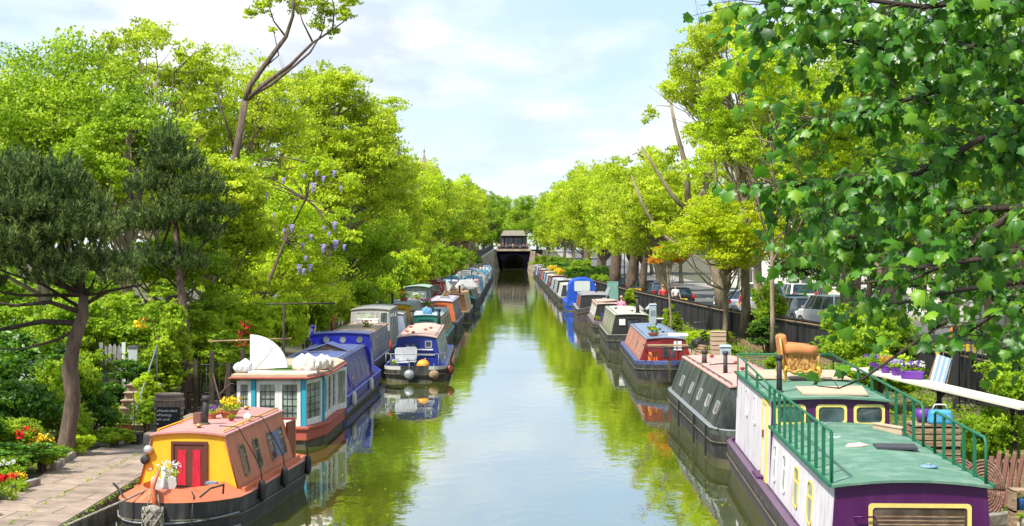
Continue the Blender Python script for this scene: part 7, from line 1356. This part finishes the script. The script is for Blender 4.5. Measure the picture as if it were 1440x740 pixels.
for i, (t, cl_, lb, r_) in enumerate(((.09, 'purple', 'small purple pot of violet pansies at the far end of the plank', .12), (.165, 'orange', 'purple pot of orange pansies, second on the plank', .12), (.235, 'lilac', 'purple pot of lilac pansies, third on the plank', .12))): p = a.lerp(b_, t); pot(None, p + Vector((0, 0, 0)), lb, m_purplepot, cl_, r_, .17, 22)
p = a.lerp(b_, .34); T = thing('flower_trough', 'long purple trough of white and violet pansies nearest on the plank', 'flower trough', p, R(-20)); g = G(); g.box((0, 0, .09), (.44, .18, .18), m_purplepot, taper=1.15); g.build('trough', T, bevel=.02); foliage('leaves', [(-.15, 0, .24), (0, 0, .25), (.15, 0, .24)], [.12] * 3, 300, .05, ML['mid'], T)
for cl_ in ('purple', 'white'): Q = np.array([(rd.uniform(-.24, .24), rd.uniform(-.1, .1), rd.uniform(.26, .38)) for _ in range(20)]); PP = np.repeat(Q, 12, 0) + rng.normal(0, .016, (240, 3)); v, f, aa = leaf_geo(PP, .035, .5, .9); mesh_np('blossoms', v, f, MF[cl_], aa, T)
T = thing('deck_chair', 'blue and white striped folded deck chair leaning behind the plank', 'deck chair', (px(1322, 36), 36.2, 2.05)); 
for i in range(6): g = G(); g.box((-.15 + i * .055, 0, .3), (.05, .02, .62), cmat((.30, .48, .70)) if i % 2 else m_wht); g.build('stripe', T)
g = G(); g.bar((-.2, .03, 0), (-.16, .03, .75), .03, .03, m_wood); g.bar((.2, .03, 0), (.16, .03, .75), .03, .03, m_wood); g.build('frame', T); T.rotation_euler = (R(-10), R(18), 0)
T = thing('compost_crate', 'slatted wooden crate stack under the blue cool bag', 'crate', (px(1312, 31), 31, .48)); 
for k in range(3):
    g = G()
    for j in range(3):
        z = .08 + k * .4 + j * .12
        for s_ in (-1, 1): g.box((0, s_ * .36, z), (.85, .025, .095), m_wood); g.box((s_ * .42, 0, z), (.025, .70, .095), m_wood)
    g.build('tier', T)
g = G(); g.box((0, 0, 1.22), (.9, .78, .03), m_wood); g.build('top_board', T)
m_bagblue = P_('cool_bag', (.04, .30, .55), rough=.5, dirt=.3, dirtcol=(.5, .6, .65), scale=6, streak=False)
T = thing('cool_bag', 'bright blue cool bag on the crate stack behind the green rail', 'bag', (px(1322, 30.8), 30.8, 1.72)); g = G(); g.box((0, 0, .13), (.46, .3, .26), m_bagblue, taper=.85); g.build('bag_body', T, bevel=.05); g = G(); g.tube([(-.15, 0, .26), (-.1, 0, .36), (.1, 0, .36), (.15, 0, .26)], .014, m_wht, 5); g.build('handle', T)
T = thing('plastic_tub', 'deep purple plastic tub left of the blue cool bag', 'tub', (px(1298, 31.1), 31.1, 1.72)); g = G(); g.lathe([(.11, 0), (.15, .24), (.13, .24), (.1, .02)], (0, 0, 0), m_purplepot, 16); g.build('bucket', T)
g = G(); 
m_wick = twotone('brown_wicker', (.10, .05, .035), (.30, .17, .12), 14, .4, .6, .8, .8, .02, stretch=(1, 1, 4))
for i, (a_, d, lb, rr) in enumerate(((1384, 27.6, 'round brown wicker tabletop leaning upright behind the railing', .43), (1352, 28.6, 'second wicker round, further behind the railing', .38))):
    T = thing('wicker_round', lb, 'tabletop', (px(a_, d), d, .52 + rr), R(-35)); g = G()
    for k in range(9): q = rr * (k + 1) / 9; g.tube([(q * math.cos(t) * .8, .0 + (k % 2) * .008, q * math.sin(t) * 1.15) for t in [2 * math.pi * j / 24 for j in range(25)]], rr / 18, m_wick, 5)
    g.build('weave', T); g = G()
    for k in range(10): t = 2 * math.pi * k / 10; g.tube([(0, .02, 0), (rr * .8 * math.cos(t), .02, rr * 1.15 * math.sin(t))], .012, m_wick, 4)
    g.build('ribs', T)
T = thing('stacked_timber', 'brown boards leaning beside the wicker round', 'boards', (px(1412, 28.6), 28.6, .5), R(-15))
for k in range(5): g = G(); g.bar((-.3 + k * .11, 0, 0), (-.2 + k * .13, .18, .86 + .05 * (k % 2)), .09, .025, P_('red_brown_board', (.17, .07, .05), rough=.7, dirt=.4)); g.build('board', T)
T = thing('picket_screen', 'low rustic picket screen between the boards and the shelf', 'fence', (px(1440, 30), 30, .5)); g = G()
for i in range(8): g.box((-.45 + i * .14, 0, .4), (.06, .03, .8 + .04 * (i % 2)), m_wood)
g.box((0, .03, .25), (1.15, .03, .06), m_wood); g.box((0, .03, .62), (1.15, .03, .06), m_wood); g.build('picket', T)
T = thing('garden_shelf', 'small wooden shelf with blue tins at the right edge', 'shelf', (px(1445, 25.6), 25.6, .5)); 
for z in (.12, .42, .74): g = G(); g.box((.05, 0, z), (.62, .34, .03), m_wood); g.build('shelf', T)
for x in (-.24, .34): g = G(); g.box((x, 0, .37), (.04, .34, .74), m_wood); g.build('side_panel', T)
for i, (x, z, m, lb) in enumerate(((-.10, .435, cmat((.03, .16, .42)), 'blue tin on the middle of the wooden shelf'), (.12, .435, cmat((.05, .25, .5)), 'second blue tin, right of the first on the shelf'), (-.05, .135, m_wht, 'white and blue tub on the bottom of the wooden shelf'))): e_ = thing('tin', lb, 'tin', (px(1445, 25.6) + x, 25.55, .5 + z)); g = G(); g.lathe([(.085, 0), (.085, .17), (.09, .18), (.075, .18)], (0, 0, 0), m, 14); g.build('can', e_)
T = thing('stone_edging', 'old timber sleeper edging the right towpath', 'sleeper', (px(1400, 26.4), 26.4, .52), R(30)); g = G(); g.box((0.05, .1, .1), (.8, .18, .2), m_kerbs); g.build('sleeper', T, bevel=.02)
T = thing('timber_rail', 'curved dark timber hull side of a skiff lying under the plank', 'skiff', (px(1330, 33), 33, .55), R(-70)); g = G(); hs_ = []
for i in range(13): y = -2.2 + 4.4 * i / 12; w = .62 * math.sqrt(max(.02, 1 - (y / 2.3) ** 2)); z = .55 + .12 * (y / 2.2) ** 2; hs_.append([(-w, y, z), (-w * .8, y, .2), (0, y, .0), (w * .8, y, .2), (w, y, z), (w - .05, y, z), (w * .7, y, .24), (0, y, .05), (-w * .7, y, .24), (-w + .05, y, z)])
g.loft(hs_, P_('tarred_timber', (.07, .05, .04), rough=.7, dirt=.5, dirtcol=(.2, .17, .13)), closed=True, caps=True); g.build('planked_hull', T)
T = thing('iron_gate', 'black iron railing gate at the right edge', 'gate', (px(1425, 44), 44, .7), R(-12))
for i in range(20): g = G(); g.tube([(-1.4 + i * .15, 0, 0), (-1.4 + i * .15, 0, 2.0)], .016, m_iron, 5); g.build('bar', T)
g = G(); g.box((0, 0, .15), (3, .04, .05), m_iron); g.box((0, 0, 1.85), (3, .04, .05), m_iron); g.build('rail', T); g = G(); g.box((-1.5, 0, 1.1), (.16, .16, 2.3), m_iron); g.build('post', T)
for i, (a_, b_, d, lb) in enumerate(((1345, 470, 46, 'orange lantern shape hanging beyond the maple tips'), (1430, 520, 47, 'second orange lantern at the right edge behind the gate'))): T = thing('orange_planter', lb, 'planter', at(a_, b_, d)); g = G(); g.ball((0, 0, 0), (.22, .22, .28), cmat((.85, .28, .02)), 12, 8); g.build('bowl', T); g = G(); g.tube([(0, 0, .26), (0, 0, .7)], .01, m_iron, 4); g.build('hook', T)
T = thing('yellow_barrier', 'yellow slatted barrier beyond the maple tips at the right', 'barrier', at(1352, 492, 48)); g = G()
for i in range(7): g.box((-.7 + i * .22, 0, 0), (.1, .03, .34), cmat((.85, .6, .02)))
g.box((0, .03, .12), (1.6, .03, .05), cmat((.85, .6, .02))); g.build('slats', T)
# bench, bollards
for i, (x, d, z, h, lb) in enumerate(((px(1020, 59), 59, .5, 1.0, 'pale blue grey service bollard beside the salmon roofed boat'), (px(918, 91), 91, .48, 1.45, 'tall pale grey power post behind the olive boat'))):
    T = thing('service_post', lb, 'service post', (x, d, z)); g = G(); g.box((0, 0, h / 2), (.38, .3, h), cmat((.40, .50, .56), .5)); g.build('housing', T, bevel=.02); g = G(); g.box((0, 0, h + .03), (.44, .36, .07), cmat((.35, .45, .52)), taper=.7); g.build('cap', T); g = G(); g.box((0, -.155, h * .68), (.26, .012, .3), cmat((.2, .28, .34))); g.build('socket_door', T)
T = thing('garden_bench', 'black iron and timber bench on the right towpath', 'bench', (8.6, 71.5, .5), R(75)); g = G()
for y in (-.18, -.05, .08, .2): g.box((0, y, .44), (1.4, .09, .03), m_fb)
g.build('seat', T); g = G()
for z in (.6, .72, .84): g.box((0, .27 + (z - .6) * .2, z), (1.4, .03, .08), m_fb)
g.build('backrest', T)
for x in (-.62, .62): g = G(); g.tube([(x, -.2, 0), (x, -.2, .44), (x, -.1, .62), (x, .25, .62), (x, .3, .9)], .022, m_iron, 6); g.tube([(x, .28, 0), (x, .22, .44)], .022, m_iron, 6); g.build('leg', T)
box_thing('wood_planter', 'tall pale wooden planter box against the fence', 'planter', (px(1012, 62), 62.5, .5), (.55, .55, 1.35), m_ply, 0, slats=8); 
box_thing('garden_table', 'white topped work table by the power post', 'table', (8.2, 86, .6), (1.3, .8, .75), m_fb, 0, m2=m_wht)
bags((8.3, 74.5, .5), 'dark bin bags beside the bench', 3, m_fend, .35, 6); logs((7.9, 68, .5), 'log pile on the towpath beside the red ended boat', 5, .6); bicycle((9.1, 79, .52), 'bicycle leaning by the fence near the bench', .5, m_iron)
# lamp posts
for i, (x, d, lb) in enumerate(((px(878, 150) , 150, 'thin dark lamp post behind the brown trunks on the right'), (7.9, 345, 'thin lamp post near the tunnel on the right bank'))):
    T = thing('street_lamp', lb, 'street lamp', (x, d, roadz(d) - .1)); g = G(); g.tube([(0, 0, 0), (0, 0, 1), (0, 0, 5.6)], [.10, .07, .045], m_iron, 10); g.build('pole', T); g = G(); g.lathe([(.05, 5.6), (.20, 6.1), (.22, 6.15), (.05, 6.35)], (0, 0, 0), m_gl, 8, False); g.build('lantern', T)
# ------------------------------------------------------------ people
def person(label, loc, rz, pose, skin=(.55, .33, .24), top=(.7, .2, .3), legs=(.05, .06, .1), hair=(.10, .06, .03), group=None, scale=1.0):
    T = thing('person', label, 'person', loc, rz, group); T.scale = (scale,) * 3
    Z = dict(stand=dict(pel=(0, 0, .93), ch=(0, 0, 1.30), nk=(0, 0, 1.48), hd=(0, .02, 1.64), kl=(-.10, .02, .50), kr=(.10, .02, .50), fl=(-.11, 0, .05), fr=(.11, 0, .05), el=(-.27, .02, 1.14), er=(.27, .02, 1.14), hl=(-.28, .14, .92), hr=(.28, .14, .92)),
             bend=dict(pel=(0, 0, .93), ch=(0, .28, 1.15), nk=(0, .44, 1.24), hd=(0, .56, 1.30), kl=(-.10, .05, .50), kr=(.10, .05, .50), fl=(-.12, 0, .05), fr=(.12, 0, .05), el=(-.27, .42, .92), er=(.27, .42, .92), hl=(-.2, .60, .74), hr=(.2, .60, .74)),
             sit=dict(pel=(0, 0, .48), ch=(0, .04, .86), nk=(0, .06, 1.04), hd=(0, .10, 1.20), kl=(-.12, .42, .50), kr=(.12, .42, .50), fl=(-.12, .45, .05), fr=(.12, .45, .05), el=(-.26, .12, .72), er=(.26, .12, .72), hl=(-.14, .34, .62), hr=(.14, .34, .62)))[pose]
    def V(k): return Vector(Z[k])
    def skn(name, verts, edges, rad, m, parent, root=0, lvl=1):
        me = bpy.data.meshes.new(name); me.from_pydata([tuple(v) for v in verts], edges, []); o = bpy.data.objects.new(name, me); COL.objects.link(o); o.parent = parent
        md = o.modifiers.new('skin', 'SKIN'); 
        if not me.skin_vertices: bm = bmesh.new(); bm.from_mesh(me); bm.verts.layers.skin.verify(); bm.to_mesh(me); bm.free()
        for i, r in enumerate(rad): me.skin_vertices[0].data[i].radius = (r, r) if not isinstance(r, tuple) else r
        me.skin_vertices[0].data[root].use_root = True; s_ = o.modifiers.new('sub', 'SUBSURF'); s_.levels = s_.render_levels = lvl; me.materials.append(m); return o
    sh = .19; ax = lambda s: V('ch') + Vector((s * sh, 0, .10)); hip = lambda s: V('pel') + Vector((s * .10, 0, -.04))
    up = (V('nk') - V('ch')).normalized(); fwd = Vector((0, 1, 0))
    vs = [V('pel'), V('pel').lerp(V('ch'), .5), V('ch'), V('nk'), V('hd') - up * .02, V('hd') + up * .11, ax(-1), V('el'), V('hl'), ax(1), V('er'), V('hr'), hip(-1), V('kl'), V('fl'), V('fl') + Vector((0, .16, -.01)), hip(1), V('kr'), V('fr'), V('fr') + Vector((0, .16, -.01)), V('hd') + Vector((0, .10, -.01))]
    ed = [(0, 1), (1, 2), (2, 3), (3, 4), (4, 5), (2, 6), (6, 7), (7, 8), (2, 9), (9, 10), (10, 11), (0, 12), (12, 13), (13, 14), (14, 15), (0, 16), (16, 17), (17, 18), (18, 19), (4, 20)]
    ra = [.13, .12, .14, .055, .085, .07, .055, .042, .03, .055, .042, .03, .085, .058, .042, .03, .085, .058, .042, .03, .02]
    body = skn('body', vs, ed, ra, cmat(skin, .6, 0), T)
    # fingers as short chains from each palm
    g = G()
    for h_, e_2 in (('hl', 'el'), ('hr', 'er')):
        dirn = (V(h_) - V(e_2)).normalized(); sd_ = dirn.cross(Vector((0, 0, 1)))
        sd_ = sd_.normalized() if sd_.length > .1 else Vector((0, 1, 0))
        for k in range(4): o_ = V(h_) + sd_ * (k - 1.5) * .018 + dirn * .02; g.tube([o_, o_ + dirn * .045, o_ + dirn * .075 + Vector((0, .015, 0))], [.010, .009, .006], cmat(skin, .6, 0), 6)
        g.tube([V(h_) - sd_ * .03, V(h_) - sd_ * .06 + dirn * .03], [.011, .007], cmat(skin, .6, 0), 6)
    g.build('fingers', body)
    skn('shirt', [V('pel') + Vector((0, 0, .03)), V('pel').lerp(V('ch'), .5), V('ch'), V('nk') - up * .05, ax(-1), ax(-1).lerp(V('el'), .8), ax(1), ax(1).lerp(V('er'), .8)], [(0, 1), (1, 2), (2, 3), (2, 4), (4, 5), (2, 6), (6, 7)], [.155, .15, .17, .075, .078, .068, .078, .068], cmat(top, .8, .05), T)
    skn('trousers', [V('pel'), hip(-1), V('kl'), V('fl').lerp(V('kl'), .15), hip(1), V('kr'), V('fr').lerp(V('kr'), .15)], [(0, 1), (1, 2), (2, 3), (0, 4), (4, 5), (5, 6)], [.15, .105, .076, .062, .105, .076, .062], cmat(legs, .8, .05), T)
    g = G(); hc = V('hd') + up * .06 - fwd * .02; g.ball(hc, (.098, .108, .095), cmat(hair, .7, 0), 14, 10); g.build('hair', T)
    g = G()
    for s_ in (-1, 1): g.ball(V('hd') + Vector((s_ * .035, .092, .02)), .012, m_fend, 8, 6)
    g.ball(V('hd') + Vector((0, .105, -.01)), (.013, .018, .02), cmat(skin, .6, 0), 8, 6); g.ball(V('hd') + Vector((0, .09, -.055)), (.028, .012, .008), cmat((.4, .12, .1)), 8, 6); 
    for s_ in (-1, 1): g.ball(V('hd') + Vector((s_ * .088, .0, .0)), (.014, .022, .032), cmat(skin, .6, 0), 8, 6)
    g.build('face', T)
    return T
person('person in a pink shirt on the stern of the faded pink roofed boat', (px(874, 95.5), 95.5, .52), R(-30), 'stand', top=(.80, .22, .40), legs=(.25, .22, .2), hair=(.55, .36, .22))
person('person in a grey top bending down behind the power post', (px(908, 95), 95, .5), R(-80), 'bend', top=(.38, .38, .42), legs=(.06, .06, .07))
person('person in a red top beyond the black fence', (px(932, 106), 106, .95), R(20), 'stand', top=(.70, .06, .05), legs=(.05, .05, .08), hair=(.4, .15, .06)); person('person in white top and black trousers walking beside the red topped one', (px(950, 107), 107, .95), R(200), 'stand', top=(.75, .75, .75), legs=(.02, .02, .03))
person('person in a red jacket by the cars behind the shrub', (px(1042, 92), 92, .95), R(100), 'stand', top=(.55, .05, .05), legs=(.4, .4, .42))
for i in range(9):
    person('diner seated at a table on the cafe terrace above the tunnel', (-3.4 + i * .82, YT + .9 + .5 * (i % 2), 5.15), R(170 + 30 * (i % 3)), 'sit', top=[(.7, .7, .68), (.5, .1, .1), (.1, .12, .3), (.65, .5, .4)][i % 4], legs=(.05, .05, .06), group='diners on the cafe terrace', hair=[(.05, .03, .02), (.4, .25, .12)][i % 2], scale=1.1)
for i in range(4):
    T = thing('cafe_table', 'small round cafe table on the terrace above the tunnel', 'table', (-2.9 + i * 1.8, YT + .6, 5.12), 0, 'terrace tables'); g = G(); g.lathe([(.38, .72), (.38, .75)], (0, 0, 0), m_wht, 14); g.build('tabletop', T); g = G(); g.tube([(0, 0, 0), (0, 0, .72)], .03, m_iron, 6); g.lathe([(.2, 0), (.2, .03)], (0, 0, 0), m_iron, 10); g.build('leg', T)
for i in range(5): pot(None, (-3.6 + i * 1.75, YT - .1, 5.12), 'window box of pink and white flowers on the cafe terrace edge', m_terra, ('pink', 'white')[i % 2], .28, .25, 24)['group'] = 'terrace flower boxes'
def scatter(name, n, fx_, size, mat, up=.6):
    P = np.array([fx_() for _ in range(n)]); v, f, a = leaf_geo(P, size, up, .6); tag(mesh_np(name, v, f, mat, a), kind='stuff')
def gc_right():
    d = 24 + 150 * rd.random() ** 1.7; x0, x1 = RX + (.95 if d < 32 else .75), float(fx(d)) - .25; t = rd.random(); x = x0 + (x1 - x0) * t; n_ = math.sin(x * 2.1 + d * .9) + math.sin(d * .37 - x * 1.3)
    if n_ < -.3: t = t * .2 + .8 * (rd.random() > .5); x = x0 + (x1 - x0) * t
    return (x, d, .50 + .12 * t + rd.random() ** 2 * (.16 + .14 * max(0, n_)))
def gc_left():
    d = 24 + 40 * rd.random() ** 1.4; lw = float(lwall(d)); x = -9.5 - rd.random() * (abs(lw) - 9.5 + 1.5); return (x, d, .54 + .3 * min(1, (-9.5 - x) / 3) + rd.random() ** 2 * .22)
scatter('ground_cover', 26000, gc_right, .10, ML['mid']); scatter('ground_cover', 14000, gc_left, .09, ML['bright'])
def fl():
    d = 22 + 90 * rd.random() ** 1.6; s_ = rd.choice((-1, 1)); x = s_ * (4.3 - abs(rd.gauss(0, 1.1))) if rd.random() < .75 else rd.uniform(-4, 4); return (x, d, .012)
P = np.array([fl() for _ in range(420)]); v, f, a = leaf_geo(P, .055, 60, .7); v[:, 2] = np.maximum(.006, v[:, 2]); tag(mesh_np('floating_leaves', v, f, ML['gold'], a), kind='stuff')
def moss():
    k = rd.random(); d = 26 + 14 * rd.random(); x = (-9.05 + rd.gauss(0, .06)) if k < .5 else (LX + .1 + abs(rd.gauss(0, .08)) if k < .8 else -8.2 + rd.gauss(0, .02)); return (x, d, .53 + rd.random() * .03)
scatter('path_weeds', 1100, moss, .05, ML['mid'])
def wood(): x = rd.uniform(-90, 90); return (x, rd.uniform(470, 530), 5 + 11.5 * rd.random() ** .7 * (1 + .12 * math.sin(x * .35)))
scatter('far_woodland', 30000, wood, .9, ML['mid'], .3)
for o in list(bpy.data.objects):
    if o.type == 'MESH' and o.parent is None and 'category' not in o and 'kind' not in o: print('TOPLEVEL', o.name)
